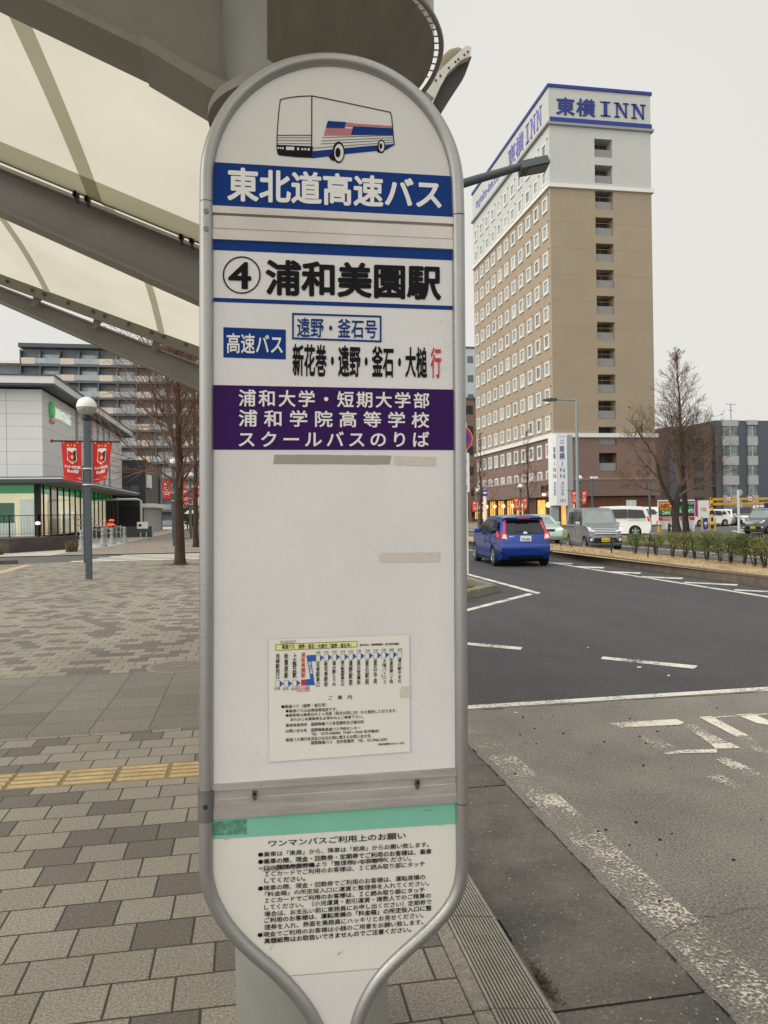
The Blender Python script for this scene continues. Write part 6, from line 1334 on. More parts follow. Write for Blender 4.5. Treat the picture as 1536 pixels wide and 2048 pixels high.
mm = MB(); put_text(mm, '車両\nここまで', AY(907, 909, NY - 0.082), AY(934, 910, NY - 0.082), AY(934, 928, NY - 0.082), AY(907, 928, NY - 0.082), 0.02); mm.build('lettering', BK, pl1)
mm = MB(); put_text(mm, '区間内', AY(908, 968, NY - 0.082), AY(934, 968, NY - 0.082), AY(934, 980, NY - 0.082), AY(908, 980, NY - 0.082), 0.01); mm.build('lettering', sgb, pl1)
OY = 40.0; ow = thing('one_way_sign', 'small blue one way sign with a white left arrow on a white post', 'road sign', (AY(971, 1060, OY).x, OY, 0)); xo = AY(971, 1060, OY).x
MB().tube([(xo, OY, 0), (xo, OY, AY(970, 978, OY).z)], 0.09, 8).build('post', BW, ow, True); pp = plate_px(965.5, 974.5, 979, 992, OY - 0.11, sgb, 'sign_plate', ow)
p, q = AY(965.5, 979, OY - 0.115), AY(974.5, 992, OY - 0.115); cx, cz, s = (p.x + q.x) / 2, (p.z + q.z) / 2, (q.x - p.x) * 0.42
MB().face([(cx - s, OY - 0.118, cz), (cx, OY - 0.118, cz + s), (cx, OY - 0.118, cz + s * 0.4), (cx + s, OY - 0.118, cz + s * 0.4), (cx + s, OY - 0.118, cz - s * 0.4), (cx, OY - 0.118, cz - s * 0.4), (cx, OY - 0.118, cz - s)][::-1]).build('white_arrow', BW, pp)
# white post with the backs of two signs
WY_ = AZ(1478, 1068, 48).y; pb = AZ(1478, 1068, 48); pt_ = AZ(1476, 980, 48)
wps = thing('sign_post_back', 'white post with the grey backs of two road signs at the car park', 'road sign', (pb.x, pb.y, 0)); MB().tube([(pb.x, pb.y, 0), (pt_.x, pt_.y, pt_.z)], 0.075, 8).build('post', BW, wps, True)
for (px, py, r) in ((1481, 985, 0.2),):
    c = AZ(px, py, 48); MB().prism([(c.x + r * math.cos(2 * math.pi * k / 20), c.y + 0.06, c.z + r * math.sin(2 * math.pi * k / 20)) for k in range(20)], (0, 0.02, 0)).build('sign_disc', back, wps)
c = AZ(1481.5, 1004, 48); MB().prism([(c.x - 0.08, c.y + 0.06, c.z + 0.42), (c.x + 0.17, c.y + 0.06, c.z - 0.12), (c.x + 0.14, c.y + 0.06, c.z - 0.34), (c.x - 0.1, c.y + 0.06, c.z - 0.36)], (0, 0.02, 0)).build('sign_plate', back, wps)
# ---------------------------------------------------------------- car park furniture
def zb(zc): return lambda px, py: AZ(px, py, zc)
board = thing('parking_board', 'colourful parking price board on white panel behind the tree trunks', 'sign', (0, 0, 0)); q = AZ(1353, 1066, 53); board.location = (q.x, q.y, 0); yb_ = q.y
def rect(y, px0, px1, py0, py1, m, nm, par, th=0.05): return plate_px(px0, px1, py0, py1, y, m, nm, par, th)
rect(yb_, 1317, 1390, 1000, 1057, BW, 'panel', board, 0.1)
up_ = rect(yb_ - 0.02, 1317, 1389, 1003, 1032, mat('board_navy', (34, 40, 66), 0.5), 'price_panel', board, 0.018)
grad = bpy.data.materials.new('board_gradient'); grad.use_nodes = True; t_ = grad.node_tree; tcg = nd(t_, 'ShaderNodeTexCoord'); sg = nd(t_, 'ShaderNodeSeparateXYZ'); t_.links.new(tcg.outputs['Generated'], sg.inputs[0]); rg_ = nd(t_, 'ShaderNodeValToRGB')
rg_.color_ramp.elements[0].color = lin((24, 120, 52)); rg_.color_ramp.elements[0].position = 0.3; rg_.color_ramp.elements[1].color = lin((236, 180, 60)); rg_.color_ramp.elements[1].position = 0.75; t_.links.new(sg.outputs['Z'], rg_.inputs['Fac']); t_.links.new(rg_.outputs['Color'], t_.nodes['Principled BSDF'].inputs['Base Color'])
rect(yb_ - 0.03, 1319, 1343, 1005, 1030, grad, 'gradient_field', board, 0.008); gb = rect(yb_ - 0.03, 1357, 1387, 1012, 1027, mat('board_green', (28, 140, 60), 0.5), 'green_field', board, 0.008)
rect(yb_ - 0.02, 1317, 1389, 1034.5, 1040, mat('board_red', (198, 56, 52), 0.5), 'red_strip', board, 0.015)
for px in (1320, 1334, 1362, 1376): rect(yb_ - 0.012, px, px + 10, 1042, 1055, mat('board_table', (198, 202, 204), 0.5), 'table_field', board, 0.01)
def btext(s, px0, px1, py0, py1, m, y, par, bold=0.03):
    mm = MB(); put_text(mm, s, AY(px0, py0, y), AY(px1, py0, y), AY(px1, py1, y), AY(px0, py1, y), bold); mm.build('lettering', m, par)
btext('NPC', 1321.5, 1342, 1007, 1017, sgr, yb_ - 0.05, board, 0.05); btext('24H', 1325, 1340, 1022, 1029, BW, yb_ - 0.05, board, 0.03); btext('1,100円', 1360, 1387, 1018, 1026, BW, yb_ - 0.05, board, 0.03); btext('NPC24H', 1372, 1387, 1004, 1009, BW, yb_ - 0.05, board, 0.01); btext('時間貸駐車場', 1326, 1380, 1035.5, 1039.5, BW, yb_ - 0.05, board, 0.01)
for px in (1318.5, 1388): p = AY(px, 1057, yb_ + 0.1); MB().box(p.x - 0.05, p.x + 0.05, yb_ + 0.1, yb_ + 0.2, 0, 2.0).build('leg', BW, board)
zc3 = 66.0; wb = thing('white_parking_sign', 'white parking sign with a magenta edge right of the price board', 'sign', (0, 0, 0)); q = AZ(1405, 1035, zc3); wb.location = (q.x, q.y, 0)
rect(q.y, 1389, 1419, 1001, 1036, BW, 'panel', wb); rect(q.y - 0.02, 1390, 1396, 1001, 1033, mat('magenta', (158, 44, 110), 0.5), 'magenta_strip', wb, 0.015); btext('最大料金', 1402, 1413, 1015, 1018, sgr, q.y - 0.03, wb, 0.01); btext('24時間', 1402, 1413, 1019, 1022, sgr, q.y - 0.03, wb, 0.01)
p = AY(1405, 1036, q.y); MB().box(p.x - 0.06, p.x + 0.06, q.y + 0.06, q.y + 0.12, 0, p.z + 0.5).build('leg', BW, wb)
yel = mat('gate_yellow', (206, 160, 48), 0.5, noise=0.15, scale=3); blkm = mat('gate_black', (36, 34, 30), 0.6)
zc4 = 60.0; gate = thing('height_gate', 'yellow car park height gate with two bars and a striped post', 'gate', (0, 0, 0)); q = AZ(1423, 1066, zc4); gate.location = (q.x, q.y, 0); gy = q.y
for y0, y1 in ((996, 999.5), (1005.5, 1009)): rect(gy, 1422, 1545, y0, y1, yel, 'bar', gate, 0.1)
rect(gy, 1421.5, 1425, 995, 1012, yel, 'end_bar', gate, 0.099)
gp0 = AY(1424, 1012, gy); MB().tube([(gp0.x, gy, 0), (gp0.x, gy, gp0.z)], 0.1, 8).build('gate_post', blkm, gate)
for k in range(4): MB().tube([(gp0.x, gy, 0.3 + k * 0.55), (gp0.x, gy, 0.55 + k * 0.55)], 0.106, 8).build('yellow_stripe', yel, gate)
def hlimit(px, py, lab):
    c = AZ(px, py, zc4 - 0.4); t = thing('height_limit_sign', lab, 'road sign', (c.x, c.y, c.z), 0, 'round height limit signs on the yellow gate'); r = 0.275; y = c.y
    MB().prism([(c.x + r * math.cos(2 * math.pi * k / 24), y, c.z + r * math.sin(2 * math.pi * k / 24)) for k in range(24)], (0, 0.02, 0)).build('disc', BW, t); disc(MB(), (c.x, c.z), r, y - 0.004, ring=r * 0.74).build('red_ring', sgr, t)
    mm = MB(); put_text(mm, '2.3m', (c.x - 0.15, y - 0.006, c.z + 0.06), (c.x + 0.15, y - 0.006, c.z + 0.06), (c.x + 0.15, y - 0.006, c.z - 0.06), (c.x - 0.15, y - 0.006, c.z - 0.06), 0.03); mm.build('lettering', sgb, t)
    for s in (1, -1): MB().face([(c.x - 0.06, y - 0.006, c.z + s * 0.19), (c.x + 0.06, y - 0.006, c.z + s * 0.19), (c.x, y - 0.006, c.z + s * 0.1)]).build('triangle', BK, t)
hlimit(1457.5, 997.5, 'round red ringed height limit sign nearer the magenta edged board'); hlimit(1500.5, 997, 'round red ringed height limit sign further along the bar, above the parked van')
zc5 = 54.0
def ypost(px, py0, lab, py1=1068):
    p, b_ = AZ(px, py0, zc5), AZ(px, py1, zc5); t = thing('yellow_post', lab, 'post', (b_.x, b_.y, 0), 0, 'yellow guard posts at the car park entry'); MB().tube([(b_.x, b_.y, 0), (b_.x, b_.y, p.z)], 0.058, 8).build('post_shaft', yel, t, True); MB().lathe(b_.x, b_.y, [(0.058, p.z), (0.05, p.z + 0.04), (0, p.z + 0.06)], 8).build('post_cap', yel, t, True)
ypost(1404, 1034, 'yellow guard post directly left of the blue parking sign'); ypost(1419, 1034, 'yellow guard post left of the striped gate post, right of the blue sign'); ypost(1430.5, 1037, 'yellow guard post right of the striped gate post')
bp_ = thing('blue_parking_sign', 'small blue sign with a white symbol between yellow posts', 'sign', (0, 0, 0)); q = AZ(1411, 1058, 55); bp_.location = (q.x, q.y, 0)
bpp = rect(q.y, 1406.5, 1416, 1036, 1058, sgb, 'panel', bp_); c = AZ(1411, 1047, 54.9); disc(MB(), (c.x, c.z), 0.13, c.y - 0.02).build('white_symbol', BW, bpp); MB().box(c.x - 0.03, c.x + 0.03, c.y - 0.02, c.y - 0.015, c.z - 0.25, c.z).build('symbol_stem', BW, bpp)
for px in (1407.5, 1415): p = AY(px, 1058, q.y); MB().box(p.x - 0.03, p.x + 0.03, q.y + 0.05, q.y + 0.1, 0, p.z + 0.2).build('leg', BW, bp_)
bs2 = thing('blue_stand_sign', 'narrow blue sign on a stand at the right edge of the car park', 'sign', (0, 0, 0)); q = AZ(1532, 1020, 52); bs2.location = (q.x, q.y, 0); rect(q.y, 1529, 1545, 1006, 1024, mat('sign_navy', (36, 46, 104), 0.5), 'panel', bs2); p = AY(1531, 1024, q.y); MB().box(p.x, p.x + 0.06, q.y + 0.05, q.y + 0.1, 0, p.z + 0.3).build('leg', lampm, bs2)
py2 = thing('ticket_machine', 'blue framed ticket machine with a yellow panel in the car park', 'machine', (0, 0, 0)); q = AZ(1515, 1045, 58); py2.location = (q.x, q.y, 0); rect(q.y, 1510, 1512, 1004, 1045, mat('frame_blue', (110, 130, 170), 0.5), 'frame_post', py2); rect(q.y, 1519, 1521, 1004, 1045, mat('frame_blue', (110, 130, 170), 0.5), 'frame_post', py2); rect(q.y - 0.1, 1511.5, 1517.5, 1014, 1026, mat('panel_olive', (176, 160, 60), 0.5), 'panel', py2); rect(q.y - 0.02, 1512, 1519, 1026, 1048, lampm, 'cabinet', py2)
tb = thing('timber_stake', 'dark timber support stakes beside the spreading tree', 'stake', (0, 0, 0)); q = AZ(1340, 1069, 46); tb.location = (q.x, q.y, 0)
for px, py in ((1338, 1047), (1346, 1041)): a, b = AZ(px, 1069, 46), AZ(px + 0.5, py, 46); MB().tube([(a.x, a.y, 0), (b.x, b.y, b.z)], 0.07, 6).build('stake', bark_grey, tb)
MB().tube([AZ(1338, 1051, 46), AZ(1352, 1055, 46)], 0.05, 6).build('cross_bar', bark_grey, tb)
cone_b = thing('striped_block', 'short orange block with a dark top at the foot of the price board', 'bollard', (0, 0, 0)); q = AZ(1319.5, 1066, 52); cone_b.location = (q.x, q.y, 0); MB().box(q.x - 0.12, q.x + 0.12, q.y - 0.1, q.y + 0.1, 0, 0.42).build('body', yel, cone_b); MB().box(q.x - 0.1, q.x + 0.1, q.y - 0.08, q.y + 0.08, 0.42, 0.5).build('cap', h_dark, cone_b)
# ---------------------------------------------------------------- trees on the right
pA = AZ(1373, 1070, 47); leader_tree('bare_tree', 'tall narrow bare tree with a pointed top behind the forked one', 'tree', (pA.x, pA.y, 0), AZ(1356, 705, 47).z, 0.2, 3.2, 56, 3.0, 38, 11, kids=(7, 5), rmin=0.0065, tw=twig_red, bk=bark_grey, group='bare trees across the road', top_pow=0.75, lean=(-0.045, 0))
pB = AZ(1355, 1070, 45)
ft = thing('bare_tree', 'spreading bare tree forked low into crooked limbs beside the price board', 'tree', (pB.x, pB.y, 0), 0, 'bare trees across the road')
rng = random.Random(21); tm_ = MB(); cm = MB()
tm_.tube([(0, 0, -0.05), (0, 0, 0.2), (-0.12, 0, 1.0), (-0.05, 0, 1.9), (0.25, 0, 2.9)], [0.3, 0.24, 0.2, 0.19, 0.15], 10)
tm_.tube([(-0.06, 0, 1.6), (-0.55, 0, 2.3), (-1.0, 0, 3.2), (-1.2, 0, 4.2)], [0.15, 0.12, 0.1, 0.07], 8)
tm_.build('trunk', bark_grey, ft, True, True)
for (p, d, L, r) in (((0.25, 0, 2.9), (-0.1, 0, 1), 4.2, 0.13), ((0.25, 0, 2.9), (0.8, 0.1, 1.0), 4.2, 0.085), ((0.1, 0, 2.4), (1, -0.2, 0.5), 3.7, 0.06), ((-1.2, 0, 4.2), (-0.5, 0, 1), 3.6, 0.06), ((-1.0, 0, 3.2), (-1, 0.1, 0.6), 3.6, 0.055), ((-0.6, 0, 2.4), (-1, -0.1, 0.35), 3.2, 0.045), ((0.2, 0, 2.8), (0.3, 0.9, 0.8), 3.6, 0.09), ((0.0, 0, 2.2), (0.2, -0.9, 0.7), 3.4, 0.08), ((0.2, 0, 2.7), (0.6, -0.3, 1), 4.2, 0.09), ((-1.1, 0, 3.8), (0.1, 0.3, 1), 3.4, 0.07)):
    limb(cm, Vector(p), Vector(d), L, r, 3, rng, 6, (8, 6, 4), 0.06, 0.14, 0.0075, (0.4, 0.65), (25, 60))
cm.build('crown', twig_grey, ft, False, True)
for (px, base, top, zc_, sp, sd_, lab) in ((963, 1068, 872, 44, 1.0, 31, 'thin bare tree beside the one way sign'), (1057, 1050, 865, 50, 1.1, 33, 'thin bare tree before the lit hotel windows')):
    p = AZ(px, base, zc_); tz = AZ(px, top, zc_).z; leader_tree('bare_tree', lab, 'tree', (p.x, p.y, 0), tz, 0.09, 1.8, 22, sp, 48, sd_, kids=(5, 4), rmin=0.006, tw=twig_grey, bk=bark_grey, group='bare trees across the road')
# ---------------------------------------------------------------- clipped shrubs of the median
rng = random.Random(3); protos = []
lm = [mat('hedge_leaf', (96, 112, 58), 0.75, noise=0.4, scale=9, rgb2=(58, 70, 36)), mat('hedge_leaf_olive', (112, 116, 62), 0.75, noise=0.4, scale=9, rgb2=(72, 74, 40))]
def shrub_geo(seed, wd, dp, h, z0, dens):
    r = random.Random(seed); lv = MB(); stm = MB()
    for k in range(7):
        a = r.uniform(0, 6.28); x, y = math.cos(a) * wd * 0.3 * r.random(), math.sin(a) * dp * 0.3 * r.random()
        stm.tube([(x * 0.3, y * 0.3, -0.03), (x * 0.7 + r.gauss(0, 0.03), y * 0.7, h * 0.35), (x * 1.5, y * 1.4, h * 0.8)], [0.016, 0.012, 0.006], 4)
    for k in range(dens):
        x, y = r.uniform(-wd / 2, wd / 2), r.uniform(-dp / 2, dp / 2); z = z0 + (h - z0) * r.random() ** 0.6
        if abs(x) > wd * 0.3 and z < z0 + (h - z0) * 0.4 and r.random() < 0.6: continue
        leaf_clump(lv, r, (x, y, z), 0.075, 10, 0.024)
    for k in range(6):
        x, y = r.uniform(-wd / 2, wd / 2), r.uniform(-dp / 2, dp / 2); leaf_clump(lv, r, (x, y, h + 0.02), 0.05, 8, 0.022)
    return lv, stm
specs = [(0.55, 0.5, 0.62, 0.25, 110), (0.85, 0.6, 0.66, 0.2, 165), (0.95, 0.65, 0.7, 0.15, 190)]
protos = []
for i, s in enumerate(specs):
    lv, stm = shrub_geo(40 + i, *s); t = thing('hedge_shrub', 'clipped shrub', 'shrub', (0, 0, 0), 0, 'clipped shrubs on the median')
    lv.build('foliage', lm[i % 2], t, False, True); stm.build('stem', bark_grey, t, False, True); protos.append(t)
plan = [(1271, 1113, 0, 'lone mushroom shaped shrub at the left end of the median hedge'), (1312, 1116, 0, 'small loose shrub second from the left end of the median hedge'), (1345, 1119, 1, 'shrub right of the small loose one, below the spreading tree trunk'), (1368, 1121, 1, 'dense shrub right below the tall tree trunk'), (1391, 1123, 1, 'shrub below the white parking sign with the magenta edge'), (1416, 1126, 2, 'wide shrub below the striped gate post'), (1441, 1129, 1, 'shrub below the first height limit sign'), (1462, 1132, 2, 'wide dark shrub left of the white sign post foot'), (1487, 1134, 1, 'olive shrub just right of the white sign post foot'), (1510, 1137, 2, 'wide shrub below the dark grey kei car front'), (1532, 1141, 1, 'rightmost shrub cut by the photo edge')]
for i, (px, py, k, lab) in enumerate(plan):
    p = G(px, py - 6, 0.12); o = protos[k] if not any(pp[2] == k for pp in plan[:i]) else copy_tree(protos[k])
    o.location = (p.x, p.y, 0.11); o.rotation_euler.z = rng.uniform(0, 6.28); sc = rng.uniform(0.92, 1.08); o.scale = (sc, sc, sc * rng.uniform(0.95, 1.05)); o['label'] = lab
for i, (px, py, hgt, lab) in enumerate(((1122, 1091, 0.32, 'bare twig sprout at the far left of the median'), (1143, 1094, 0.28, 'bare twig sprout beside the grey minivan front wheel'), (1223, 1107, 0.7, 'taller leafy sprout before the grey minivan grille'), (1296, 1114, 0.8, 'bare stems between the first two median shrubs'))):
    p = G(px, py + 1, 0.11); t = thing('twig_sprout', lab, 'sprout', (p.x, p.y, 0.1)); mb = MB(); rr_ = random.Random(60 + i)
    for k in range(5): a = rr_.uniform(0, 6.28); mb.tube([(0, 0, -0.02), (math.cos(a) * 0.04, math.sin(a) * 0.04, hgt * 0.5), (math.cos(a) * 0.14, math.sin(a) * 0.1, hgt * rr_.uniform(0.7, 1))], [0.012, 0.009, 0.004], 4)
    mb.build('stem', bark_grey, t, False, True); mb = MB()
    for k in range(5 if i == 2 else 2): leaf_clump(mb, rr_, (rr_.gauss(0, 0.07), rr_.gauss(0, 0.07), hgt * rr_.uniform(0.5, 1)), 0.07, 14, 0.025)
    mb.build('leaves', lm[0], t, False, True)
# ================================================================== VEHICLES
tyre = mat('tyre', (26, 26, 27), 0.85); rimm = mat('alloy_rim', (168, 170, 172), 0.3, metal=0.7); cglass = mat('car_glass', (18, 22, 24), 0.08, spec=0.5, coat=0.15); blackp = mat('black_plastic', (24, 24, 26), 0.6); chrome = mat('chrome', (206, 208, 210), 0.15, metal=0.9)
tail = mat('tail_red', (196, 30, 34), 0.2, coat=0.6, emit=(200, 30, 30), es=0.12); headl = mat('headlight', (214, 220, 222), 0.1, coat=0.8); platem = mat('plate_white', (226, 226, 220), 0.4); plate_y = mat('plate_yellow', (222, 178, 36), 0.4); under = mat('underbody', (12, 12, 13), 0.95)
def paint(name, rgb, metal=0.25, rough=0.3): return mat(name, rgb, rough, metal=metal, coat=0.8)
def chaikin(p, it=2, keep=()):
    for _ in range(it):
        q = []
        n = len(p)
        for i in range(n):
            a, b = p[i], p[(i + 1) % n]; q += [(a[0] * 0.78 + b[0] * 0.22, a[1] * 0.78 + b[1] * 0.22), (a[0] * 0.22 + b[0] * 0.78, a[1] * 0.22 + b[1] * 0.78)]
        p = q
    return p
class Car:
    """x forward, y left, z up; profile listed from the rear sill over the roof to the front sill"""
    def __init__(s, name, label, loc, heading, L, W, prof, zb, axles, wr, pm, tum=0.2, endt=0.13, group=None, gnd=0.12):
        s.t = thing(name, label, 'car', (loc[0], loc[1], loc[2]), heading, group); s.L, s.W, s.zb, s.tum, s.endt = L, W, zb, tum, endt
        pr = prof[:]
        for _ in range(1): pass
        dense = [pr[0]]
        for i in range(1, len(pr) - 1):
            a, b, c = pr[i - 1], pr[i], pr[i + 1]
            dense += [(b[0] + (a[0] - b[0]) * 0.22, b[1] + (a[1] - b[1]) * 0.22), (b[0] * 0.92 + (a[0] + c[0]) * 0.04, b[1] * 0.92 + (a[1] + c[1]) * 0.04), (b[0] + (c[0] - b[0]) * 0.22, b[1] + (c[1] - b[1]) * 0.22)]
        dense.append(pr[-1]); s.prof = dense
        bottom = []
        for ax in sorted(axles, reverse=True):
            bottom.append((ax + wr + 0.06, gnd + 0.06))
            for k in range(9):
                a = 0.12 + (math.pi - 0.24) * k / 8; bottom.append((ax + (wr + 0.055) * math.cos(a), wr + (wr + 0.055) * math.sin(a)))
            bottom.append((ax - wr - 0.06, gnd + 0.06))
        poly = dense + bottom
        # insert belt crossings
        full = []
        for i, a in enumerate(poly):
            b = poly[(i + 1) % len(poly)]; full.append(a)
            if (a[1] - zb) * (b[1] - zb) < 0: u = (zb - a[1]) / (b[1] - a[1]); full.append((a[0] + (b[0] - a[0]) * u, zb))
        lay = [(-1.0, 0.035), (-0.965, 0.008), (-0.9, 0.0), (0.0, 0.0), (0.9, 0.0), (0.965, 0.008), (1.0, 0.035)]
        cx = sum(p[0] for p in full) / len(full); cz = 0.8; zmax = max(p[1] for p in full)
        vs = []; n = len(full)
        for f, ins in lay:
            for x, z in full:
                xx = x * (1 - ins * 0.6); zz_ = z if z < 0.75 else z - ins * (0.7 if z < zb + 0.1 else 2.2)
                if abs(f) < 0.95 and f != 0: pass
                crown = 0.035 * (1 - f * f) if z > zmax - 0.08 else 0
                vs.append((xx, f * s.half(x, z), zz_ + crown))
        fs = []
        for k in range(len(lay) - 1):
            for i in range(n):
                j = (i + 1) % n; fs.append((k * n + i, (k + 1) * n + i, (k + 1) * n + j, k * n + j))
        lo = [i for i in range(n) if full[i][1] <= zb + 1e-6]; hi = [i for i in range(n) if full[i][1] >= zb - 1e-6]
        for k, rev in ((0, False), (len(lay) - 1, True)):
            for idx in (lo, hi):
                # rotate so the run is contiguous
                st = next((q for q in range(len(idx)) if (idx[q] - idx[q - 1]) % n != 1), 0); idx2 = idx[st:] + idx[:st]
                f = [k * n + i for i in idx2]; fs.append(tuple(f if not rev else f[::-1]))
        mb = MB(); mb.v = vs; mb.f = fs
        s.body = mb.build('body', pm, s.t, True, True, 28); s.pm = pm
        MB().box(-L / 2 + 0.35, L / 2 - 0.35, -W / 2 + 0.12, W / 2 - 0.12, gnd + 0.02, 0.52).build('underbody', under, s.t, False, True)
        s.axles, s.wr = axles, wr
        for ax in axles:
            for sd in (1, -1): s.wheel(ax, sd * (W / 2 - 0.09), sd)
    def half(s, x, z):
        L, W = s.L, s.W; h = W / 2
        if z > s.zb: h -= s.tum * (z - s.zb)
        e = max(0.0, (abs(x) - L * 0.30) / (L * 0.2)); h *= 1 - s.endt * e * e
        if z < 0.45: h -= (0.45 - z) * 0.10
        return h
    def wheel(s, x, y, sd):
        r = s.wr; n = 24
        def ring(rad, yy): return [(x + rad * math.cos(2 * math.pi * k / n), yy, r + rad * math.sin(2 * math.pi * k / n)) for k in range(n)]
        o = y + sd * 0.085; i = y - sd * 0.1
        w_ = MB().loft([ring(r * 0.62, o - sd * 0.01), ring(r * 0.66, o), ring(r * 0.93, o), ring(r, o - sd * 0.025), ring(r, i), ring(r * 0.6, i)]).build('wheel', tyre, s.t, True, True, 50)
        MB().loft([ring(r * 0.66, o + sd * 0.001), ring(r * 0.64, o + sd * 0.004), ring(r * 0.60, o - sd * 0.02)], cap=False).build('rim', rimm, w_, True, True)
        sp = MB()
        for k in range(5):
            a = 2 * math.pi * k / 5 + 0.3; c, q = math.cos(a), math.sin(a); t0, t1 = r * 0.10, r * 0.16
            P = lambda d, t, yy: (x + c * d - q * t, yy, r + q * d + c * t)
            sp.hexa([P(0.02, -t0, o - sd * 0.03), P(r * 0.63, -t1, o - sd * 0.03), P(r * 0.63, t1, o - sd * 0.03), P(0.02, t0, o - sd * 0.03), P(0.02, -t0, o + sd * 0.004), P(r * 0.63, -t1 * 0.8, o + sd * 0.002), P(r * 0.63, t1 * 0.8, o + sd * 0.002), P(0.02, t0, o + sd * 0.004)])
        sp.build('spokes', rimm, w_, False, True)
    def side(s, name, pts, m, off=0.006, sides=(1, -1), parent=None):
        for sd in sides:
            P = []
            for i in range(len(pts)):
                a, b = pts[i], pts[(i + 1) % len(pts)]
                for u in (0, 0.34, 0.67): x, z = a[0] + (b[0] - a[0]) * u, a[1] + (b[1] - a[1]) * u; P.append((x, sd * (s.half(x, z) + off), z))
            MB().face(P if sd < 0 else P[::-1]).build(name, m, parent or s.t, False, True)
    def xat(s, z, rear):
        best = None
        for a, b in zip(s.prof[:-1], s.prof[1:]):
            if (a[1] - z) * (b[1] - z) <= 0 and abs(a[1] - b[1]) > 1e-9:
                x = a[0] + (b[0] - a[0]) * (z - a[1]) / (b[1] - a[1])
                if best is None or (rear and x < best) or (not rear and x > best): best = x
        return best if best is not None else (-s.L / 2 if rear else s.L / 2)
    def end(s, name, pts, m, rear=True, off=0.01, parent=None, mirror=False, th=None):
        """pts: (y, z) on the rear or front surface; follows the profile"""
        for mir in ((1, -1) if mirror else (1,)):
            P = []
            for i in range(len(pts)):
                a, b = pts[i], pts[(i + 1) % len(pts)]
                for u in (0, 0.25, 0.5, 0.75):
                    y, z = a[0] + (b[0] - a[0]) * u, a[1] + (b[1] - a[1]) * u; x = s.xat(z, rear)
                    P.append((x + (-off if rear else off), mir * y, z))
            o = MB().face(P).build(name, m, parent or s.t, False, True)
        return o
    def text(s, st, y0, y1, z0, z1, m, rear=True, off=0.02, parent=None):
        mm = MB(); X = lambda z: s.xat(z, rear) + (-off if rear else off); sg = 1 if rear else -1
        put_text(mm, st, (X(z1), sg * y0, z1), (X(z1), sg * y1, z1), (X(z0), sg * y1, z0), (X(z0), sg * y0, z0), 0.02); mm.build('lettering', m, parent or s.t, False, True)
    def plate(s, z0, z1, m, st, rear, col, off=0.03, w=0.165):
        x = s.xat((z0 + z1) / 2, rear) + (-off if rear else off)
        p = MB().box(x - 0.008, x + 0.008, -w, w, z0, z1).build('number_plate', m, s.t, False, True)
        if st:
            mm = MB(); xx = x + (-0.011 if rear else 0.011); sg = 1 if rear else -1
            put_text(mm, st, (xx, sg * 0.13, z0 + 0.085), (xx, -sg * 0.13, z0 + 0.085), (xx, -sg * 0.13, z0 + 0.025), (xx, sg * 0.13, z0 + 0.025), 0.03); mm.build('lettering', col, p, False, True)
    def mirror(s, x, z, m=None):
        for sd in (1, -1):
            y = sd * (s.half(x, z) + 0.10); MB().box(x - 0.06, x + 0.07, y - 0.1, y + 0.1, z - 0.06, z + 0.08, 0.03).build('mirror', m or s.pm, s.t, False, True)
HB = [(-1.86, 0.22), (-1.97, 0.34), (-2.0, 0.60), (-1.955, 0.66), (-1.95, 0.78), (-1.91, 0.98), (-1.60, 1.40), (-1.68, 1.455), (-1.45, 1.505), (-0.5, 1.525), (0.12, 1.50), (0.5, 1.40), (1.28, 1.0), (1.78, 0.84), (1.96, 0.66), (1.99, 0.32), (1.88, 0.2)]
def hatch(label, loc, head, pm, group=None):
    c = Car('hatchback_car', label, loc, head, 3.99, 1.695, HB, 0.90, (-1.27, 1.26), 0.305, pm, 0.36, group=group)
    c.side('side_window', [(-1.02, 1.0), (-0.98, 1.38), (-0.35, 1.42), (-0.33, 1.0)], cglass); c.side('side_window', [(-0.27, 1.0), (-0.29, 1.42), (0.2, 1.40), (0.98, 1.03)], cglass); c.side('quarter_glass', [(-1.5, 1.12), (-1.42, 1.34), (-1.06, 1.36), (-1.08, 1.04)], cglass)
    c.side('sill_trim', [(-0.88, 0.2), (-0.88, 0.27), (0.86, 0.27), (0.86, 0.2)], blackp, 0.004)
    c.side('door_handle', [(-0.62, 0.9), (-0.62, 0.93), (-0.44, 0.93), (-0.44, 0.9)], pm, 0.02); c.side('door_seam', [(-0.30, 0.3), (-0.30, 0.97), (-0.288, 0.97), (-0.288, 0.3)], blackp, 0.003); c.side('door_seam', [(-1.0, 0.62), (-1.0, 0.97), (-0.988, 0.97), (-0.988, 0.62)], blackp, 0.003)
    c.end('windscreen', [(-0.62, 1.02), (0.62, 1.02), (0.54, 1.385), (-0.54, 1.385)], cglass, False, 0.012)
    c.end('headlight', [(0.42, 0.72), (0.74, 0.78), (0.76, 0.84), (0.5, 0.80)], headl, False, 0.02, mirror=True); c.end('grille', [(-0.45, 0.68), (0.45, 0.68), (0.5, 0.76), (-0.5, 0.76)], blackp, False, 0.015); c.end('lower_grille', [(-0.6, 0.3), (0.6, 0.3), (0.5, 0.5), (-0.5, 0.5)], blackp, False, 0.012)
    c.plate(0.50, 0.665, platem, '', False, BK); c.mirror(0.62, 1.04)
    return c
fit = hatch('glossy blue hatchback driving away on the near lane, seen from behind', (0, 0, ROAD), 0, paint('car_blue', (2, 56, 146), 0.3, 0.22)); c = fit
th = math.radians(90 - 4.5); ctr_ = G(1046, 1131, ROAD) + Vector((0.08, 1.27, 0)); c.t.location = (8.22, 23.72, ROAD); c.t.rotation_euler.z = th
c.end('rear_glass', [(-0.595, 0.98), (0.595, 0.98), (0.49, 1.385), (-0.49, 1.385)], cglass, True, 0.018)
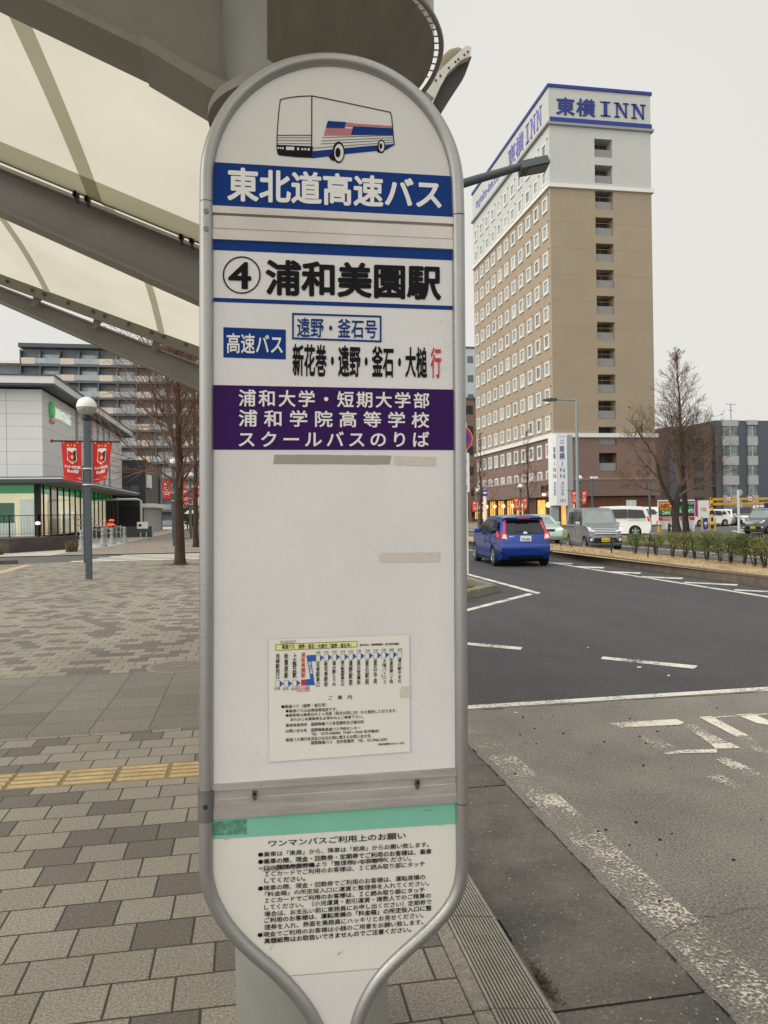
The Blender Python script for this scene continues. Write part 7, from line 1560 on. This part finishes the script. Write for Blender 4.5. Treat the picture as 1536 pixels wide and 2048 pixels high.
c.end('tail_lamp', [(0.54, 0.80), (0.74, 0.84), (0.76, 0.96), (0.66, 1.05), (0.565, 1.40), (0.50, 1.40), (0.60, 1.04), (0.56, 0.98)], tail, True, 0.02, mirror=True)
c.end('lamp_lens', [(0.565, 0.84), (0.72, 0.86), (0.68, 0.97), (0.60, 0.97)], headl, True, 0.026, mirror=True)
c.side('tail_lamp_side', [(-1.86, 0.84), (-1.88, 0.95), (-1.60, 1.08), (-1.52, 1.04), (-1.62, 0.94)], tail, 0.012)
MB().box(-1.76, -1.50, -0.56, 0.56, 1.435, 1.475, 0.018).build('spoiler', c.pm, c.t, False, True); MB().box(-1.768, -1.74, -0.2, 0.2, 1.432, 1.462).build('brake_light', tail, c.t, False, True)
c.plate(0.765, 0.925, platem, '70-86', True, mat('plate_green', (60, 96, 70), 0.5), 0.022, 0.165)
c.end('wiper', [(0.32, 1.055), (0.02, 1.075), (-0.2, 1.03), (-0.2, 1.02), (0.02, 1.06), (0.32, 1.045)], blackp, True, 0.03)
c.end('badge', [(0.06, 0.985), (-0.06, 0.985), (-0.05, 1.045), (0.05, 1.045)], chrome, True, 0.03); c.text('FIT', 0.50, 0.34, 0.885, 0.925, chrome)
c.end('bumper_crease', [(-0.8, 0.60), (0.8, 0.60), (0.8, 0.612), (-0.8, 0.612)], blackp, True, 0.006); c.end('lower_vent', [(0.52, 0.36), (0.78, 0.38), (0.80, 0.47), (0.62, 0.43)], blackp, True, 0.01, mirror=True); c.end('diffuser', [(-0.55, 0.22), (0.55, 0.22), (0.50, 0.33), (-0.50, 0.33)], blackp, True, 0.012)
MB().tube([(-1.35, 0, 1.50), (-1.55, 0, 1.68)], 0.006, 5).build('antenna', blackp, c.t, False, True)
KB = [(-1.62, 0.2), (-1.68, 0.35), (-1.69, 0.8), (-1.62, 1.05), (-1.50, 1.62), (-1.35, 1.71), (-0.6, 1.75), (0.45, 1.73), (0.70, 1.65), (1.06, 1.09), (1.48, 0.99), (1.65, 0.86), (1.70, 0.5), (1.69, 0.3), (1.6, 0.18)]
def kei(label, loc, head, pm, group=None):
    c = Car('kei_minivan', label, loc, head, 3.4, 1.475, KB, 1.0, (-1.2, 1.22), 0.28, pm, 0.13, group=group)
    c.side('side_window', [(-1.42, 1.06), (-1.34, 1.56), (-0.92, 1.6), (-0.92, 1.06)], cglass); c.side('side_window', [(-0.86, 1.06), (-0.86, 1.6), (-0.02, 1.61), (-0.02, 1.06)], cglass); c.side('side_window', [(0.05, 1.06), (0.05, 1.6), (0.5, 1.58), (0.82, 1.08)], cglass)
    c.side('door_seam', [(0.0, 0.3), (0.0, 1.04), (0.014, 1.04), (0.014, 0.3)], blackp, 0.003); c.side('slide_rail', [(-1.5, 0.93), (-1.5, 0.95), (-0.1, 0.95), (-0.1, 0.93)], blackp, 0.004); c.side('door_handle', [(0.06, 0.9), (0.06, 0.94), (0.22, 0.94), (0.22, 0.9)], chrome, 0.02); c.side('door_handle', [(-0.22, 0.9), (-0.22, 0.94), (-0.06, 0.94), (-0.06, 0.9)], chrome, 0.02)
    c.end('windscreen', [(-0.62, 1.11), (0.62, 1.11), (0.56, 1.61), (-0.56, 1.61)], mat('windscreen_pale', (120, 132, 130), 0.08, spec=0.9, coat=0.6, noise=0.3, scale=2.5), False, 0.012)
    c.end('headlight', [(0.40, 0.74), (0.68, 0.82), (0.70, 0.97), (0.60, 0.95), (0.44, 0.86)], headl, False, 0.03, mirror=True)
    for z in (0.68, 0.75, 0.82, 0.885): c.end('grille_bar', [(-0.46, z), (0.46, z), (0.50, z + 0.035), (-0.50, z + 0.035)], chrome, False, 0.03)
    c.end('grille', [(-0.44, 0.64), (0.44, 0.64), (0.52, 0.93), (-0.52, 0.93)], blackp, False, 0.02); c.end('lower_grille', [(-0.5, 0.32), (0.5, 0.32), (0.44, 0.53), (-0.44, 0.53)], blackp, False, 0.014); c.end('fog_lamp', [(0.54, 0.40), (0.64, 0.40), (0.64, 0.52), (0.54, 0.52)], headl, False, 0.03, mirror=True); c.end('fog_surround', [(0.50, 0.34), (0.68, 0.36), (0.68, 0.58), (0.54, 0.56)], blackp, False, 0.018, mirror=True)
    c.end('lip', [(-0.66, 0.25), (0.66, 0.25), (0.64, 0.31), (-0.64, 0.31)], chrome, False, 0.02)
    c.plate(0.36, 0.525, plate_y, '63-70', False, BK, 0.04); c.mirror(0.66, 1.10, chrome); return c
kp = kei('grey boxy kei minivan with yellow plate oncoming beyond the median', (0, 0, ROAD), 0, paint('car_grey', (122, 124, 128), 0.5, 0.32))
kp.t.location = (14.45, 30.9, ROAD); kp.t.rotation_euler.z = math.radians(-90 - 8)
VB = [(-2.2, 0.22), (-2.3, 0.4), (-2.31, 0.85), (-2.26, 1.1), (-2.02, 1.68), (-1.85, 1.79), (-0.8, 1.85), (0.6, 1.82), (0.95, 1.72), (1.72, 1.12), (2.12, 0.98), (2.28, 0.8), (2.33, 0.4), (2.22, 0.2)]
def minivan(label, loc, head, pm, group=None):
    c = Car('minivan', label, loc, head, 4.66, 1.73, VB, 1.02, (-1.38, 1.42), 0.32, pm, 0.16, group=group)
    c.side('side_window', [(-1.98, 1.12), (-1.82, 1.60), (-0.95, 1.66), (-0.95, 1.12)], cglass); c.side('side_window', [(-0.92, 1.12), (-0.92, 1.66), (0.1, 1.67), (0.1, 1.12)], cglass); c.side('side_window', [(0.16, 1.12), (0.16, 1.66), (0.72, 1.62), (1.38, 1.14)], cglass)
    c.side('door_seam', [(0.12, 0.3), (0.12, 1.1), (0.134, 1.1), (0.134, 0.3)], blackp, 0.003); c.side('slide_rail', [(-2.0, 0.98), (-2.0, 1.0), (-0.95, 1.0), (-0.95, 0.98)], blackp, 0.004); c.side('tail_lamp_side', [(-2.22, 0.95), (-2.14, 1.22), (-2.05, 1.22), (-2.1, 0.9)], tail, 0.012)
    c.end('windscreen', [(-0.72, 1.15), (0.72, 1.15), (0.64, 1.68), (-0.64, 1.68)], cglass, False, 0.012); c.end('rear_glass', [(-0.7, 1.15), (0.7, 1.15), (0.62, 1.62), (-0.62, 1.62)], cglass, True, 0.012); c.end('tail_lamp', [(0.66, 0.85), (0.82, 0.85), (0.80, 1.28), (0.68, 1.28)], tail, True, 0.015, mirror=True)
    c.end('headlight', [(0.45, 0.78), (0.8, 0.84), (0.8, 0.96), (0.5, 0.92)], headl, False, 0.02, mirror=True); c.end('grille', [(-0.42, 0.72), (0.42, 0.72), (0.46, 0.92), (-0.46, 0.92)], chrome, False, 0.015); c.end('lower_grille', [(-0.6, 0.32), (0.6, 0.32), (0.5, 0.55), (-0.5, 0.55)], blackp, False, 0.012); c.plate(0.5, 0.66, platem, '', False, BK); c.mirror(1.15, 1.15); return c
white_p = paint('car_white', (226, 226, 222), 0.0, 0.3)
v = minivan('white minivan seen side on, turning out of the car park behind the grey kei', (0, 0, -0.05), 0, white_p); q = AZ(1262, 1072, 47.5); v.t.location = (q.x - 1.0, q.y + 0.6, -0.08); v.t.rotation_euler.z = math.atan2(0.40, -0.917)
SB = [(-2.15, 0.25), (-2.25, 0.45), (-2.22, 0.9), (-1.75, 0.98), (-1.15, 1.38), (-0.6, 1.46), (0.1, 1.45), (0.45, 1.36), (1.2, 0.98), (1.95, 0.82), (2.18, 0.62), (2.2, 0.35), (2.1, 0.2)]
def sedan(label, loc, head, pm, group=None, dark=cglass):
    c = Car('sedan_car', label, loc, head, 4.45, 1.7, SB, 0.93, (-1.32, 1.3), 0.31, pm, 0.3, group=group)
    c.side('side_window', [(-1.35, 0.98), (-0.95, 1.34), (-0.25, 1.36), (-0.25, 0.98)], dark); c.side('side_window', [(-0.2, 0.98), (-0.2, 1.36), (0.22, 1.34), (0.95, 1.0)], dark)
    c.end('windscreen', [(-0.64, 1.0), (0.64, 1.0), (0.54, 1.34), (-0.54, 1.34)], mat('windscreen_pale', (120, 132, 130), 0.08), False, 0.012); c.end('headlight', [(0.45, 0.66), (0.8, 0.70), (0.8, 0.80), (0.5, 0.78)], headl, False, 0.02, mirror=True); c.end('grille', [(-0.35, 0.62), (0.35, 0.62), (0.38, 0.74), (-0.38, 0.74)], blackp, False, 0.015); c.plate(0.42, 0.58, platem, '', False, BK); c.mirror(0.85, 1.0)
    return c
sc = sedan('pale mint sedan mostly hidden behind the blue hatchback', (14.9, 38.6, ROAD), math.radians(-96), paint('car_mint', (186, 208, 200), 0.3, 0.3))
def parked(fn, label, px, py, zc_, head, pm):
    q = AZ(px, py, zc_); o = fn(label, (q.x, q.y, -0.06), head, pm, 'cars parked in the car park'); return o
parked(hatch, 'white parked hatchback facing the road behind the yellow gate', 1450, 1046, 72, math.radians(-130), white_p)
parked(hatch, 'white parked hatchback half hidden behind the price board', 1414, 1048, 70, math.radians(-178), white_p)
parked(minivan, 'black parked minivan right of the white hatchback, silver front', 1489, 1046, 74, math.radians(-128), paint('car_black', (52, 54, 58), 0.3, 0.3))
parked(minivan, 'white parked van behind the ticket machine', 1510, 1040, 80, math.radians(-165), white_p)
parked(minivan, 'white van between the white minivan and the price board', 1303, 1044, 74, math.radians(-60), paint('car_offwhite', (206, 204, 196), 0.0, 0.35))
k2 = kei('dark grey kei car cut by the right photo edge in the car park', (0, 0, -0.06), 0, paint('car_darkgrey', (84, 88, 92), 0.4, 0.3)); q = AZ(1530, 1068, 48); k2.t.location = (q.x + 0.5, q.y + 0.4, -0.06); k2.t.rotation_euler.z = math.radians(-155); k2.t.scale = (1, 1, 0.9)
